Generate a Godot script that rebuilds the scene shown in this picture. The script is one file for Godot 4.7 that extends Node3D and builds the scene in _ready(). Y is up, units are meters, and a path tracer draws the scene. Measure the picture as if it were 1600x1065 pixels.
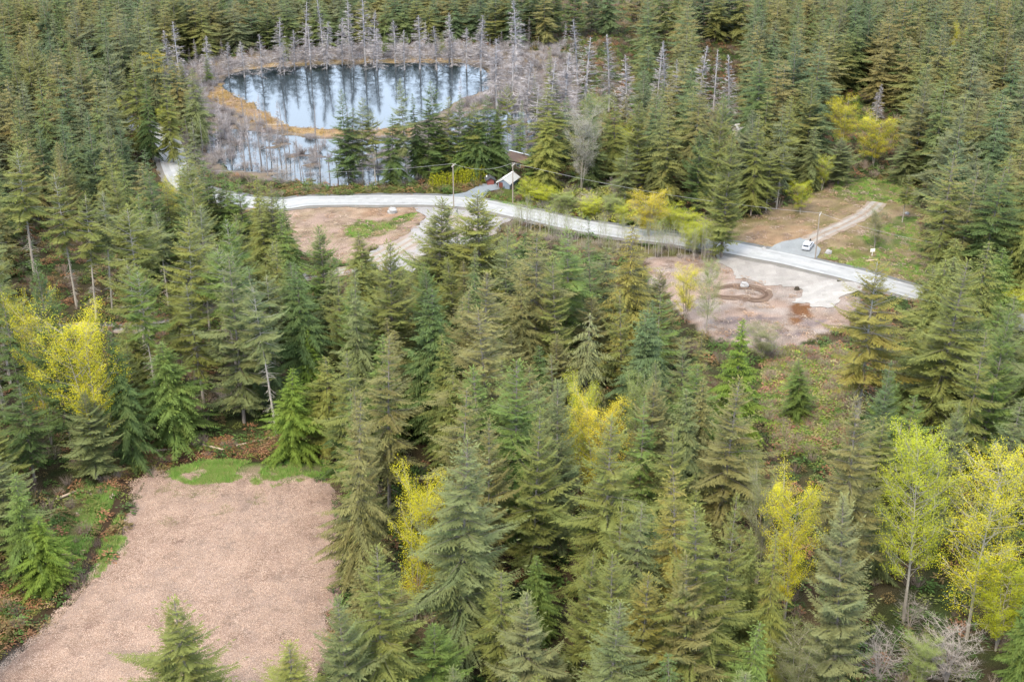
extends Node3D

var rng := RandomNumberGenerator.new()
var nlo := FastNoiseLite.new()
var nmid := FastNoiseLite.new()
var nfine := FastNoiseLite.new()
var mats := {}
var protos := {}
var used := {}
var waters := []
var creek := PackedVector2Array()
var zones := []

# ------------------------------------------------------------------ mesh buffers
class Buf:
	var v := PackedVector3Array()
	var n := PackedVector3Array()
	var c := PackedColorArray()
	func tri(a: Vector3, b: Vector3, d: Vector3, col: Color) -> void:
		var m := (b - a).cross(d - a)
		if m.y < 0.0:
			m = -m
			var s := b
			b = d
			d = s
		m = m.normalized()
		v.append(a); v.append(d); v.append(b)
		n.append(m); n.append(m); n.append(m)
		c.append(col); c.append(col); c.append(col)
	# face whose outside is on the side of out
	func face(a: Vector3, b: Vector3, d: Vector3, out: Vector3, col: Color) -> void:
		var m := (b - a).cross(d - a)
		if m.dot(out) < 0.0:
			m = -m
			var s := b
			b = d
			d = s
		m = m.normalized()
		v.append(a); v.append(d); v.append(b)
		n.append(m); n.append(m); n.append(m)
		c.append(col); c.append(col); c.append(col)
	func quad(a: Vector3, b: Vector3, d: Vector3, e: Vector3, out: Vector3, col: Color) -> void:
		face(a, b, d, out, col)
		face(a, d, e, out, col)
	func box(at: Vector3, size: Vector3, b: Basis, col := Color.WHITE) -> void:
		var x := b.x * size.x * 0.5
		var y := b.y * size.y * 0.5
		var z := b.z * size.z * 0.5
		quad(at + x - y - z, at + x + y - z, at + x + y + z, at + x - y + z, x, col)
		quad(at - x - y - z, at - x + y - z, at - x + y + z, at - x - y + z, -x, col)
		quad(at + y - x - z, at + y + x - z, at + y + x + z, at + y - x + z, y, col)
		quad(at - y - x - z, at - y + x - z, at - y + x + z, at - y - x + z, -y, col)
		quad(at + z - x - y, at + z + x - y, at + z + x + y, at + z - x + y, z, col)
		quad(at - z - x - y, at - z + x - y, at - z + x + y, at - z - x + y, -z, col)
	# folded leaf: two narrow triangles along d
	func leaf(p: Vector3, d: Vector3, side: Vector3, l: float, w: float, sag: float, col: Color) -> void:
		var mid := p + d * (l * 0.42) - Vector3(0, sag * 0.5, 0)
		var tip := p + d * l - Vector3(0, sag, 0)
		tri(p, mid + side * (w * 0.5), tip, col)
		tri(p, mid - side * (w * 0.5), tip, col)
	func tube(pts: PackedVector3Array, rad: PackedFloat32Array, k: int, col: Color, cap := true) -> void:
		var rings := []
		for i in pts.size():
			var d := (pts[mini(i + 1, pts.size() - 1)] - pts[maxi(i - 1, 0)]).normalized()
			var ax := d.cross(Vector3(0.3, 0.1, 1.0) if absf(d.y) > 0.7 else Vector3.UP).normalized()
			var ay := d.cross(ax)
			var ring := PackedVector3Array()
			for j in k:
				var a := TAU * j / k
				ring.append(pts[i] + (ax * cos(a) + ay * sin(a)) * rad[i])
			rings.append(ring)
		for i in pts.size() - 1:
			for j in k:
				var a: Vector3 = rings[i][j]
				var b: Vector3 = rings[i][(j + 1) % k]
				var d: Vector3 = rings[i + 1][(j + 1) % k]
				var e: Vector3 = rings[i + 1][j]
				var out := (a + b + d + e) * 0.25 - (pts[i] + pts[i + 1]) * 0.5
				face(a, b, d, out, col)
				face(a, d, e, out, col)
		if cap:
			var top := pts.size() - 1
			var up := (pts[top] - pts[top - 1]).normalized()
			for j in range(1, k - 1):
				face(rings[top][0], rings[top][j], rings[top][j + 1], up, col)
	func mesh() -> ArrayMesh:
		var a := []
		a.resize(Mesh.ARRAY_MAX)
		a[Mesh.ARRAY_VERTEX] = v
		a[Mesh.ARRAY_NORMAL] = n
		a[Mesh.ARRAY_COLOR] = c
		var m := ArrayMesh.new()
		if v.size() > 0:
			m.add_surface_from_arrays(Mesh.PRIMITIVE_TRIANGLES, a)
		return m

# ------------------------------------------------------------------ naming helpers
func numbered(called: String) -> String:
	if not used.has(called):
		used[called] = 0
		return called
	used[called] += 1
	return "%s_%03d" % [called, used[called]]

func tag(o: Node, label: String, category: String, group := "") -> void:
	o.set_meta("label", label)
	o.set_meta("category", category)
	if group != "":
		o.set_meta("group", group)

func thing(called: String, label: String, category: String, at: Vector3, turn := 0.0, group := "") -> Node3D:
	var o := Node3D.new()
	o.name = numbered(called)
	add_child(o)
	o.position = at
	o.rotation.y = turn
	tag(o, label, category, group)
	return o

func part(called: String, m: Mesh, mat: Material, parent: Node3D) -> MeshInstance3D:
	var o := MeshInstance3D.new()
	o.name = called
	o.mesh = m
	o.material_override = mat
	parent.add_child(o, true)
	return o

func top(called: String, m: Mesh, mat: Material, kind := "") -> MeshInstance3D:
	var o := MeshInstance3D.new()
	o.name = numbered(called)
	o.mesh = m
	o.material_override = mat
	add_child(o)
	if kind != "":
		o.set_meta("kind", kind)
	return o

func lin(r: float, g: float, b: float) -> Color:
	return Color(r, g, b).linear_to_srgb()

func noise_tex(freq: float, oct: int, lo: Color, hi: Color, sd: int, px := 512) -> NoiseTexture2D:
	var f := FastNoiseLite.new()
	f.noise_type = FastNoiseLite.TYPE_SIMPLEX_SMOOTH
	f.frequency = freq
	f.fractal_octaves = oct
	f.seed = sd
	var g := Gradient.new()
	g.set_color(0, lo)
	g.set_color(1, hi)
	g.set_offset(0, 0.22)
	g.set_offset(1, 0.78)
	var t := NoiseTexture2D.new()
	t.width = px
	t.height = px
	t.seamless = true
	t.noise = f
	t.color_ramp = g
	return t

func bump_tex(freq: float, oct: int, sd: int) -> NoiseTexture2D:
	return noise_tex(freq, oct, Color.BLACK, Color.WHITE, sd)

func mat(called: String, col: Color, rough := 0.9, spec := 0.3) -> StandardMaterial3D:
	var m := StandardMaterial3D.new()
	m.resource_name = called
	m.albedo_color = col
	m.vertex_color_use_as_albedo = true
	m.roughness = rough
	m.metallic_specular = spec
	m.cull_mode = BaseMaterial3D.CULL_DISABLED
	mats[called] = m
	return m

func ground_mat(called: String, size: float, lo: float, hi: float, sd: int, relief := 0.0, rough := 0.95) -> StandardMaterial3D:
	var m := mat(called, Color.WHITE, rough, 0.2)
	m.albedo_texture = noise_tex(0.02, 5, Color(lo, lo, lo), Color(hi, hi, hi), sd, 1024)
	m.uv1_triplanar = true
	m.uv1_world_triplanar = true
	m.uv1_scale = Vector3.ONE / size
	if relief > 0.0:
		m.heightmap_enabled = true
		m.heightmap_texture = bump_tex(0.03, 5, sd + 7)
		m.heightmap_scale = relief
	return m

# ------------------------------------------------------------------ terrain
func poly(a: Array) -> PackedVector2Array:
	var p := PackedVector2Array()
	for i in range(0, a.size(), 2):
		p.append(Vector2(a[i], a[i + 1]))
	return p

# the same outline with wandering edges
func ragged(p: PackedVector2Array, amount: float, step := 0.9) -> PackedVector2Array:
	var r := PackedVector2Array()
	for i in p.size():
		var a := p[i]
		var b := p[(i + 1) % p.size()]
		var k := maxi(1, int(a.distance_to(b) / step))
		for j in k:
			var q := a.lerp(b, float(j) / k)
			r.append(q + Vector2(nmid.get_noise_2d(q.x * 2.0, q.y * 2.0), nmid.get_noise_2d(q.x * 2.0 + 300.0, q.y * 2.0)) * amount * 2.0)
	return r

func bounds(p: PackedVector2Array) -> Rect2:
	var b := Rect2(p[0], Vector2.ZERO)
	for q in p:
		b = b.expand(q)
	return b

func inside(p: PackedVector2Array, b: Rect2, q: Vector2) -> bool:
	return b.has_point(q) and Geometry2D.is_point_in_polygon(q, p)

func path_distance(line: PackedVector2Array, q: Vector2) -> float:
	var best := 1e9
	for i in line.size() - 1:
		best = minf(best, q.distance_squared_to(Geometry2D.get_closest_point_to_segment(q, line[i], line[i + 1])))
	return sqrt(best)

var creek_box := Rect2()
func height(x: float, z: float) -> float:
	var h := nlo.get_noise_2d(x, z) * 0.35
	var q := Vector2(x, z)
	if creek_box.has_point(q):
		var d := path_distance(creek, q)
		if d < 3.2:
			h -= 0.85 * (1.0 - smoothstep(0.5, 2.4, d)) - 0.12 * smoothstep(1.6, 2.4, d) * (1.0 - smoothstep(2.4, 3.2, d))
	for w in waters:
		if inside(w.p, w.b, q):
			if w.islands and nmid.get_noise_2d(x * 1.3, z * 1.3) > 0.22:
				h -= 0.25
			else:
				h -= 1.4
			break
	return h

func at(x: float, z: float, lift := 0.0) -> Vector3:
	return Vector3(x, height(x, z) + lift, z)

func vary(c: Color, q: Vector2, amount: float) -> Color:
	var k := 1.0 + amount * nmid.get_noise_2d(q.x * 3.0 + 50.0, q.y * 3.0) + amount * 0.7 * nfine.get_noise_2d(q.x, q.y)
	k *= 0.62
	return Color(c.r * k, c.g * k, c.b * k)

func floor_color(q: Vector2) -> Color:
	var a := nmid.get_noise_2d(q.x, q.y)
	var b := nmid.get_noise_2d(q.x + 700.0, q.y)
	var c := Color(0.10, 0.085, 0.05).lerp(Color(0.065, 0.085, 0.03), clampf(0.5 + a * 1.6, 0.0, 1.0))
	c = c.lerp(Color(0.17, 0.115, 0.075), clampf(b * 2.2 - 0.1, 0.0, 0.8))
	var w := q + Vector2(a, b) * 2.2 + Vector2(nfine.get_noise_2d(q.x, q.y), nfine.get_noise_2d(q.x + 90.0, q.y)) * 1.0
	for zn in zones:
		if inside(zn.p, zn.b, w):
			c = zn.c
			if zn.c2 != zn.c:
				c = zn.c.lerp(zn.c2, clampf(0.5 + nmid.get_noise_2d(q.x * 1.6 + 40.0, q.y * 1.6) * 1.8 + nfine.get_noise_2d(q.x, q.y) * 0.5, 0.0, 1.0))
	if creek_box.has_point(q):
		c = c.lerp(Color(0.055, 0.04, 0.028), 1.0 - smoothstep(1.2, 2.6, path_distance(creek, q)))
	return vary(c, q, 0.35)

func build_ground() -> void:
	var xs := PackedFloat32Array()
	var zs := PackedFloat32Array()
	var x := -215.0
	for e in [-3000.0, -1200.0, -500.0, -300.0]:
		xs.append(e)
	while x <= 215.0:
		xs.append(x)
		x += 1.3
	for e in [300.0, 500.0, 1200.0, 3000.0]:
		xs.append(e)
	for e in [-4000.0, -2000.0, -1100.0, -800.0]:
		zs.append(e)
	var z := -640.0
	while z <= -120.0:
		zs.append(z)
		z += 1.25 if z > -420.0 else 2.0
	for e in [-60.0, 60.0, 400.0, 1500.0]:
		zs.append(e)
	var v := PackedVector3Array()
	var n := PackedVector3Array()
	var c := PackedColorArray()
	var idx := PackedInt32Array()
	var wide := xs.size()
	for j in zs.size():
		for i in wide:
			v.append(Vector3(xs[i], height(xs[i], zs[j]), zs[j]))
			c.append(floor_color(Vector2(xs[i], zs[j])))
	for j in zs.size():
		for i in wide:
			var l := v[j * wide + maxi(i - 1, 0)]
			var r := v[j * wide + mini(i + 1, wide - 1)]
			var u := v[maxi(j - 1, 0) * wide + i]
			var d := v[mini(j + 1, zs.size() - 1) * wide + i]
			n.append((d - u).cross(r - l).normalized())
	for j in zs.size() - 1:
		for i in wide - 1:
			var a := j * wide + i
			idx.append_array([a, a + 1, a + wide, a + 1, a + wide + 1, a + wide])
	var arr := []
	arr.resize(Mesh.ARRAY_MAX)
	arr[Mesh.ARRAY_VERTEX] = v
	arr[Mesh.ARRAY_NORMAL] = n
	arr[Mesh.ARRAY_COLOR] = c
	arr[Mesh.ARRAY_INDEX] = idx
	var m := ArrayMesh.new()
	m.add_surface_from_arrays(Mesh.PRIMITIVE_TRIANGLES, arr)
	top("ground", m, mats["soil"], "structure")

# a sheet laid over the ground inside an outline
func sheet(called: String, p: PackedVector2Array, step: float, lift: float, material: Material, tint: Callable) -> MeshInstance3D:
	var b := Buf.new()
	var box := bounds(p)
	var x := box.position.x
	while x < box.end.x:
		var z := box.position.y
		while z < box.end.y:
			var cell := PackedVector2Array([Vector2(x, z), Vector2(x + step, z), Vector2(x + step, z + step), Vector2(x, z + step)])
			for piece in Geometry2D.intersect_polygons(cell, p):
				var t := Geometry2D.triangulate_polygon(piece)
				for i in range(0, t.size(), 3):
					var q := [piece[t[i]], piece[t[i + 1]], piece[t[i + 2]]]
					var m: Vector2 = (q[0] + q[1] + q[2]) / 3.0
					b.tri(at(q[0].x, q[0].y, lift), at(q[1].x, q[1].y, lift), at(q[2].x, q[2].y, lift), tint.call(m))
			z += step
		x += step
	return top(called, b.mesh(), material, "structure")

func smooth_line(line: PackedVector2Array, step: float) -> PackedVector2Array:
	var cv := Curve2D.new()
	for i in line.size():
		var t := (line[mini(i + 1, line.size() - 1)] - line[maxi(i - 1, 0)]) * 0.17
		cv.add_point(line[i], -t, t)
	cv.bake_interval = step
	return cv.get_baked_points()

# a strip along a line: offsets across it and a colour for each lane
func ribbon(called: String, line: PackedVector2Array, across: Array, lift: float, material: Material, lanes: Array, wobble := 0.0) -> MeshInstance3D:
	var b := Buf.new()
	var pts := smooth_line(line, 1.6)
	var rows := []
	for i in pts.size():
		var d := (pts[mini(i + 1, pts.size() - 1)] - pts[maxi(i - 1, 0)]).normalized()
		var s := Vector2(-d.y, d.x)
		var row := []
		for k in across.size():
			var o: float = across[k]
			if wobble > 0.0 and (k == 0 or k == across.size() - 1):
				o += nfine.get_noise_2d(pts[i].x * 0.6, pts[i].y * 0.6 + k * 40.0) * wobble
			var q := pts[i] + s * o
			row.append(at(q.x, q.y, lift))
		rows.append(row)
	for i in pts.size() - 1:
		for k in across.size() - 1:
			var c: Color = vary(lanes[k], pts[i] + Vector2(k * 3.1, 0), 0.16)
			b.tri(rows[i][k], rows[i][k + 1], rows[i + 1][k + 1], c)
			b.tri(rows[i][k], rows[i + 1][k + 1], rows[i + 1][k], c)
	return top(called, b.mesh(), material, "structure")

# ------------------------------------------------------------------ vegetation prototypes
func conifer(cfg: Dictionary, sd: int) -> Dictionary:
	rng.seed = sd
	var f := Buf.new()
	var wood := Buf.new()
	var trunk := Buf.new()
	var H := 30.0
	var R := 7.0
	var lean := Vector3(rng.randf_range(-0.6, 0.6), 0, rng.randf_range(-0.6, 0.6))
	var bark := Color(cfg.bark[0], cfg.bark[1], cfg.bark[2])
	var pts := PackedVector3Array()
	var rad := PackedFloat32Array()
	for i in 9:
		var t := i / 8.0
		pts.append(Vector3(0, H * t - 0.3, 0) + lean * t * t)
		rad.append(lerpf(0.36, 0.03, pow(t, 0.8)))
	trunk.tube(pts, rad, 7, bark)
	var y0: float = H * cfg.base
	var count: int = cfg.n
	var gap := rng.randf() * 10.0
	for i in count:
		var t := pow((i + rng.randf() * 0.9) / count, cfg.dist)
		var y := lerpf(y0, H * 0.985, t)
		var az := i * 2.39996 + rng.randf_range(-0.4, 0.4)
		var lop := 1.0 + 0.16 * sin(az * 2.0 + gap) + 0.12 * sin(az * 3.0 + y * 0.7 + gap)
		var L: float = R * pow(minf(1.0, (1.0 - t) / cfg.full), cfg.pw) * rng.randf_range(0.58, 1.16) * lop + 0.3
		L *= minf(1.0, 0.55 + t * cfg.skirt)
		if cfg.open > 0.0 and t < 0.85 and rng.randf() < cfg.open:
			L *= rng.randf_range(0.3, 0.7)
		var e := lerpf(cfg.e0, cfg.e1, pow(t, 0.8)) + rng.randf_range(-0.27, 0.27)
		var dh := Vector3(cos(az), 0, sin(az))
		var side := Vector3(-dh.z, 0, dh.x)
		var root := Vector3(0, y, 0) + lean * (y / H) * (y / H)
		var shade := rng.randf_range(0.72, 1.22)
		var warm := rng.randf_range(-0.1, 0.12)
		var col := Color(shade * (1.0 + warm), shade, shade * (1.0 - warm * 0.5))
		var steps := maxi(3, int(L / cfg.node))
		var last := root
		for j in range(1, steps + 1):
			var s := float(j) / steps
			var p: Vector3 = root + dh * (L * s * cos(e)) + Vector3(0, L * (s * sin(e) - cfg.sag * s * s + cfg.tip * s * s * s * s), 0) + side * (sin(s * 3.0 + az * 5.0) * 0.1 * L * s)
			var dir := (p - last).normalized()
			if s > 0.12:
				var sl: float = (0.3 * L * (1.0 - s) + 0.42) * cfg.sp * rng.randf_range(0.75, 1.25)
				var bright := rng.randf_range(0.84, 1.16)
				var lc := Color(col.r * bright, col.g * bright, col.b * bright)
				var fresh := Color(lc.r * 1.45, lc.g * 1.4, lc.b * 0.95)
				for k in [-1.0, 1.0]:
					var ang := rng.randf_range(0.75, 1.1)
					var d: Vector3 = (dir * cos(ang) + side * (k * sin(ang)) - Vector3(0, cfg.hang * rng.randf_range(0.5, 1.3), 0)).normalized()
					var sd2 := d.cross(Vector3.UP).normalized().rotated(d, rng.randf_range(-0.5, 0.5))
					f.leaf(p, d, sd2, sl, sl * cfg.lw, sl * 0.12, lc)
					if sl > 0.55:
						for part_way in [0.2, 0.5]:
							var q: Vector3 = p + d * (sl * part_way)
							for m in [-1.0, 1.0]:
								var d2: Vector3 = (d * 0.72 + sd2 * (m * 0.66) - Vector3(0, cfg.hang * rng.randf_range(0.1, 0.8), 0)).normalized()
								f.leaf(q, d2, d2.cross(Vector3.UP).normalized(), sl * (0.66 - part_way * 0.5) * rng.randf_range(0.8, 1.2), sl * cfg.lw * 0.62, sl * 0.08, lc)
						f.leaf(p + d * (sl * 0.8), (d + Vector3(0, 0.12, 0)).normalized(), sd2, sl * 0.34, sl * cfg.lw * 0.55, sl * 0.04, fresh)
				if cfg.hang > 0.35 and rng.randf() < 0.6:
					f.leaf(p, Vector3(rng.randf_range(-0.3, 0.3), -1, rng.randf_range(-0.3, 0.3)).normalized(), side, sl * 0.9, sl * cfg.lw, 0.0, lc)
			last = p
		var endd := (last - root).normalized()
		f.leaf(last, (endd - Vector3(0, cfg.hang * 0.4, 0)).normalized(), side, 0.75 * cfg.sp, 0.22, 0.05, Color(col.r * 1.5, col.g * 1.45, col.b * 1.1))
		var far := root.lerp(last, 0.75)
		wood.tri(root + side * 0.05, root - side * 0.05, far, bark)
		wood.tri(root + Vector3(0, 0.06, 0), root - Vector3(0, 0.06, 0), far, bark)
	# top leader
	for i in 10:
		var a := rng.randf() * TAU
		var y := H * 0.985 - i * 0.09
		var o := Vector3(cos(a), 0.9, sin(a)).normalized()
		f.leaf(Vector3(0, y, 0) + lean, o, o.cross(Vector3.UP).normalized(), 0.55 + i * 0.05, 0.16, 0.0, Color(1.05, 1.05, 1.0))
	# dead snag branches under the crown
	for i in int(cfg.dead):
		var a := rng.randf() * TAU
		var y := lerpf(H * 0.08, y0 + 2.0, rng.randf())
		var L := rng.randf_range(0.8, 2.8)
		var d := Vector3(cos(a), rng.randf_range(-0.35, 0.1), sin(a)).normalized()
		var p := Vector3(0, y, 0)
		var s := d.cross(Vector3.UP).normalized()
		wood.tri(p + Vector3(0, 0.06, 0), p - Vector3(0, 0.06, 0), p + d * L, bark)
		wood.tri(p + s * 0.05, p - s * 0.05, p + d * L, bark)
		for k in 3:
			var q := p + d * L * rng.randf_range(0.4, 0.9)
			var e := (d + s * rng.randf_range(-1, 1) - Vector3(0, 0.3, 0)).normalized()
			wood.tri(q + s * 0.03, q - s * 0.03, q + e * L * 0.4, bark)
	return {"crown": f.mesh(), "branches": wood.mesh(), "trunk": trunk.mesh()}

func snag(sd: int, dense: float) -> Dictionary:
	rng.seed = sd
	var H := 22.0
	var R := 2.6
	var tr := Buf.new()
	var br := Buf.new()
	var lean := Vector3(rng.randf_range(-0.7, 0.7), 0, rng.randf_range(-0.7, 0.7))
	var pts := PackedVector3Array()
	var rad := PackedFloat32Array()
	for i in 7:
		var t := i / 6.0
		pts.append(Vector3(0, H * t - 0.3, 0) + lean * t * t)
		rad.append(lerpf(0.24, 0.04, t))
	tr.tube(pts, rad, 6, Color(0.36, 0.345, 0.35))
	for i in int(190 * dense):
		var t := pow(rng.randf(), 0.85)
		var y := lerpf(H * 0.12, H * 0.99, t)
		var a := i * 2.39996 + rng.randf()
		var L := (R * pow(1.0 - t, 0.75) + 0.25) * rng.randf_range(0.45, 1.15)
		var k := rng.randf_range(0.75, 1.2)
		var col := Color(0.285 * k, 0.268 * k, 0.278 * k)
		var d := Vector3(cos(a), lerpf(-0.25, 0.5, t) + rng.randf_range(-0.15, 0.2), sin(a)).normalized()
		var s := d.cross(Vector3.UP).normalized()
		var p := Vector3(0, y, 0) + lean * (y / H) * (y / H)
		var tip := p + d * L
		br.tri(p + s * 0.07, p - s * 0.07, tip, col)
		br.tri(p + Vector3(0, 0.07, 0), p - Vector3(0, 0.07, 0), tip, col)
		for j in 16:
			var q := p.lerp(tip, rng.randf_range(0.25, 1.0))
			var e := (d * 0.8 + s * rng.randf_range(-1.0, 1.0) + Vector3(0, rng.randf_range(-0.6, 0.3), 0)).normalized()
			var w := e.cross(Vector3(0.2, 1, 0.1)).normalized() * 0.042
			br.tri(q + w, q - w, q + e * L * rng.randf_range(0.25, 0.55), col)
	return {"branches": br.mesh(), "trunk": tr.mesh()}

# bare dead pole in the flooded ground
func pole_tree(sd: int) -> Dictionary:
	rng.seed = sd
	var tr := Buf.new()
	var br := Buf.new()
	var H := 20.0
	var lean := Vector3(rng.randf_range(-0.8, 0.8), 0, rng.randf_range(-0.5, 0.5))
	var pts := PackedVector3Array()
	var rad := PackedFloat32Array()
	for i in 6:
		var t := i / 5.0
		pts.append(Vector3(0, H * t - 1.6, 0) + lean * t * t)
		rad.append(lerpf(0.2, 0.05, t))
	tr.tube(pts, rad, 6, Color(0.2, 0.185, 0.185))
	for i in 70:
		var t := rng.randf()
		var y := lerpf(H * 0.2, H * 0.93, t)
		var a := rng.randf() * TAU
		var L := rng.randf_range(0.3, 1.7) * (1.15 - t)
		var d := Vector3(cos(a), rng.randf_range(-0.3, 0.3), sin(a)).normalized()
		var s := d.cross(Vector3.UP).normalized() * 0.04
		var p := Vector3(0, y - 1.0, 0) + lean * (y / H) * (y / H)
		br.tri(p + s, p - s, p + d * L, Color(0.22, 0.2, 0.2))
		br.tri(p + Vector3(0, 0.04, 0), p - Vector3(0, 0.04, 0), p + d * L, Color(0.22, 0.2, 0.2))
	return {"branches": br.mesh(), "trunk": tr.mesh()}

# broadleaf just coming into leaf: unit height 20, crown radius 4.5
func broadleaf(cfg: Dictionary, sd: int) -> Dictionary:
	rng.seed = sd
	var H := 20.0
	var R := 4.5
	var f := Buf.new()
	var tr := Buf.new()
	var br := Buf.new()
	var bark := Color(cfg.bark[0], cfg.bark[1], cfg.bark[2])
	var stems: int = cfg.stems
	var base_y: float = cfg.base * H
	var spine := []
	for sidx in stems:
		var pts := PackedVector3Array()
		var rad := PackedFloat32Array()
		var a := TAU * sidx / stems + rng.randf()
		var spread := 0.0 if stems == 1 else rng.randf_range(0.8, 2.2)
		var hi := H * (0.93 if sidx == 0 else rng.randf_range(0.72, 0.9))
		var wob := rng.randf() * 6.0
		for i in 9:
			var t := i / 8.0
			pts.append(Vector3(cos(a) * spread * t + sin(t * 4.0 + wob) * 0.35 * t, hi * t - 0.3, sin(a) * spread * t + cos(t * 3.0 + wob) * 0.35 * t))
			rad.append(lerpf(0.22 if stems == 1 else 0.13, 0.025, pow(t, 0.9)) * lerpf(1.0, cfg.thick, t))
		tr.tube(pts, rad, 6, bark)
		spine.append(pts)
	var limbs: int = cfg.limbs
	for i in limbs:
		var pts: PackedVector3Array = spine[i % stems]
		var t := lerpf(cfg.base * 0.9, 0.97, pow(float(i) / limbs, 0.9))
		var fi := t * 8.0
		var k := mini(int(fi), 7)
		var p := pts[k].lerp(pts[k + 1], fi - k)
		var rel := clampf((p.y - base_y) / (H - base_y), 0.0, 1.0)
		var prof := pow(sin(PI * clampf(lerpf(cfg.low, 1.0, rel), 0.0, 1.0)), 0.6)
		var L := (R * prof * rng.randf_range(0.6, 1.1) + 0.5)
		var a := i * 2.39996 + rng.randf_range(-0.5, 0.5)
		var up: float = cfg.rise + rng.randf_range(-0.2, 0.25)
		var d := Vector3(cos(a), up, sin(a)).normalized()
		var line := PackedVector3Array()
		var rad := PackedFloat32Array()
		for j in 5:
			var s := j / 4.0
			line.append(p + d * L * s + Vector3(sin(s * 4.0 + i), 0.22 * L * s * s, cos(s * 3.0 + i)) * Vector3(0.25, 1, 0.25) * s)
			rad.append(lerpf(0.055, 0.015, s) * cfg.thick)
		br.tube(line, rad, 4, bark, false)
		for j in cfg.twigs:
			var s := rng.randf_range(0.25, 1.0)
			var fj := s * 4.0
			var kk := mini(int(fj), 3)
			var q := line[kk].lerp(line[kk + 1], fj - kk)
			var e := (d * 0.6 + Vector3(rng.randf_range(-1, 1), rng.randf_range(-0.3, 0.9), rng.randf_range(-1, 1))).normalized()
			var tl := rng.randf_range(0.6, 1.5) * clampf(L / 3.0, 0.5, 1.2)
			var w := e.cross(Vector3(0.2, 0.3, 1)).normalized() * 0.022
			br.tri(q + w, q - w, q + e * tl, bark)
			var k2 := rng.randf_range(0.75, 1.25)
			var col := Color(k2, k2 * rng.randf_range(0.93, 1.05), k2)
			for m in cfg.leaves:
				var c: Vector3 = q + e * tl * rng.randf_range(0.3, 1.1) + Vector3(rng.randf_range(-1, 1), rng.randf_range(-1, 1), rng.randf_range(-1, 1)) * cfg.clump
				var o := Vector3(rng.randf_range(-1, 1), rng.randf_range(-0.4, 0.4), rng.randf_range(-1, 1)).normalized()
				f.leaf(c, o, o.cross(Vector3(rng.randf_range(-0.5, 0.5), 1, rng.randf_range(-0.5, 0.5))).normalized(), cfg.leaf * rng.randf_range(0.7, 1.3), cfg.leaf * 0.65, 0.02, col)
	return {"crown": f.mesh(), "branches": br.mesh(), "trunk": tr.mesh()}

func twig_bush(sd: int, count: int, col: Color) -> ArrayMesh:
	rng.seed = sd
	var b := Buf.new()
	for i in count:
		var a := rng.randf() * TAU
		var sp := rng.randf_range(0.1, 0.9)
		var d := Vector3(cos(a) * sp, 1.0, sin(a) * sp).normalized()
		var p := Vector3(cos(a), 0, sin(a)) * rng.randf() * 0.25
		var L := rng.randf_range(0.6, 1.05)
		var k := rng.randf_range(0.75, 1.25)
		var c := Color(col.r * k, col.g * k, col.b * k)
		var w := d.cross(Vector3(0.3, 0.2, 1)).normalized() * 0.012
		b.tri(p + w, p - w, p + d * L, c)
		for j in 4:
			var q := p + d * L * rng.randf_range(0.35, 0.9)
			var e := (d + Vector3(rng.randf_range(-1, 1), rng.randf_range(-0.2, 0.5), rng.randf_range(-1, 1)) * 0.8).normalized()
			var w2 := e.cross(Vector3(1, 0.2, 0.3)).normalized() * 0.008
			b.tri(q + w2, q - w2, q + e * L * rng.randf_range(0.2, 0.45), c)
	return b.mesh()

func leaf_bush(sd: int, count: int, size: float, flat := 0.75) -> ArrayMesh:
	rng.seed = sd
	var b := Buf.new()
	for i in count:
		var a := rng.randf() * TAU
		var u := rng.randf()
		var r := sqrt(1.0 - u * u) * rng.randf_range(0.5, 1.0) * (1.0 + 0.25 * sin(a * 3.0 + sd))
		var p := Vector3(cos(a) * r, u * flat * rng.randf_range(0.6, 1.15), sin(a) * r)
		var o := (Vector3(cos(a), rng.randf_range(-0.3, 0.7), sin(a)) + Vector3(rng.randf_range(-1, 1), 0, rng.randf_range(-1, 1)) * 0.8).normalized()
		var k := rng.randf_range(0.7, 1.3)
		b.leaf(p, o, o.cross(Vector3(rng.randf_range(-0.6, 0.6), 1, rng.randf_range(-0.6, 0.6))).normalized(), size * rng.randf_range(0.7, 1.4), size * 0.5, size * 0.2, Color(k, k, k))
	return b.mesh()

func tuft(sd: int, count: int) -> ArrayMesh:
	rng.seed = sd
	var b := Buf.new()
	for i in count:
		var a := rng.randf() * TAU
		var p := Vector3(cos(a), 0, sin(a)) * sqrt(rng.randf()) * 0.7
		var d := Vector3(rng.randf_range(-0.6, 0.6), 1.0, rng.randf_range(-0.6, 0.6)).normalized()
		var w := Vector3(cos(a * 3.0), 0, sin(a * 3.0)) * 0.05
		var k := rng.randf_range(0.75, 1.3)
		b.tri(p + w, p - w, p + d * rng.randf_range(0.35, 1.0), Color(k, k, k))
	return b.mesh()

func litter(sd: int, count: int, size: float, reach: float, tones: Array) -> ArrayMesh:
	rng.seed = sd
	var b := Buf.new()
	for i in count:
		var p := Vector3(rng.randf_range(-reach, reach), rng.randf_range(0.0, 0.06), rng.randf_range(-reach, reach))
		var a := rng.randf() * TAU
		var d := Vector3(cos(a), rng.randf_range(-0.1, 0.35), sin(a)).normalized()
		var s := Vector3(-d.z, rng.randf_range(-0.3, 0.3), d.x).normalized()
		var L := size * rng.randf_range(0.5, 1.6)
		var w := size * rng.randf_range(0.18, 0.4)
		var c: Color = tones[rng.randi() % tones.size()]
		b.tri(p, p + d * L, p + d * L + s * w, c)
		b.tri(p, p + d * L + s * w, p + s * w, c)
	return b.mesh()

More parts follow.
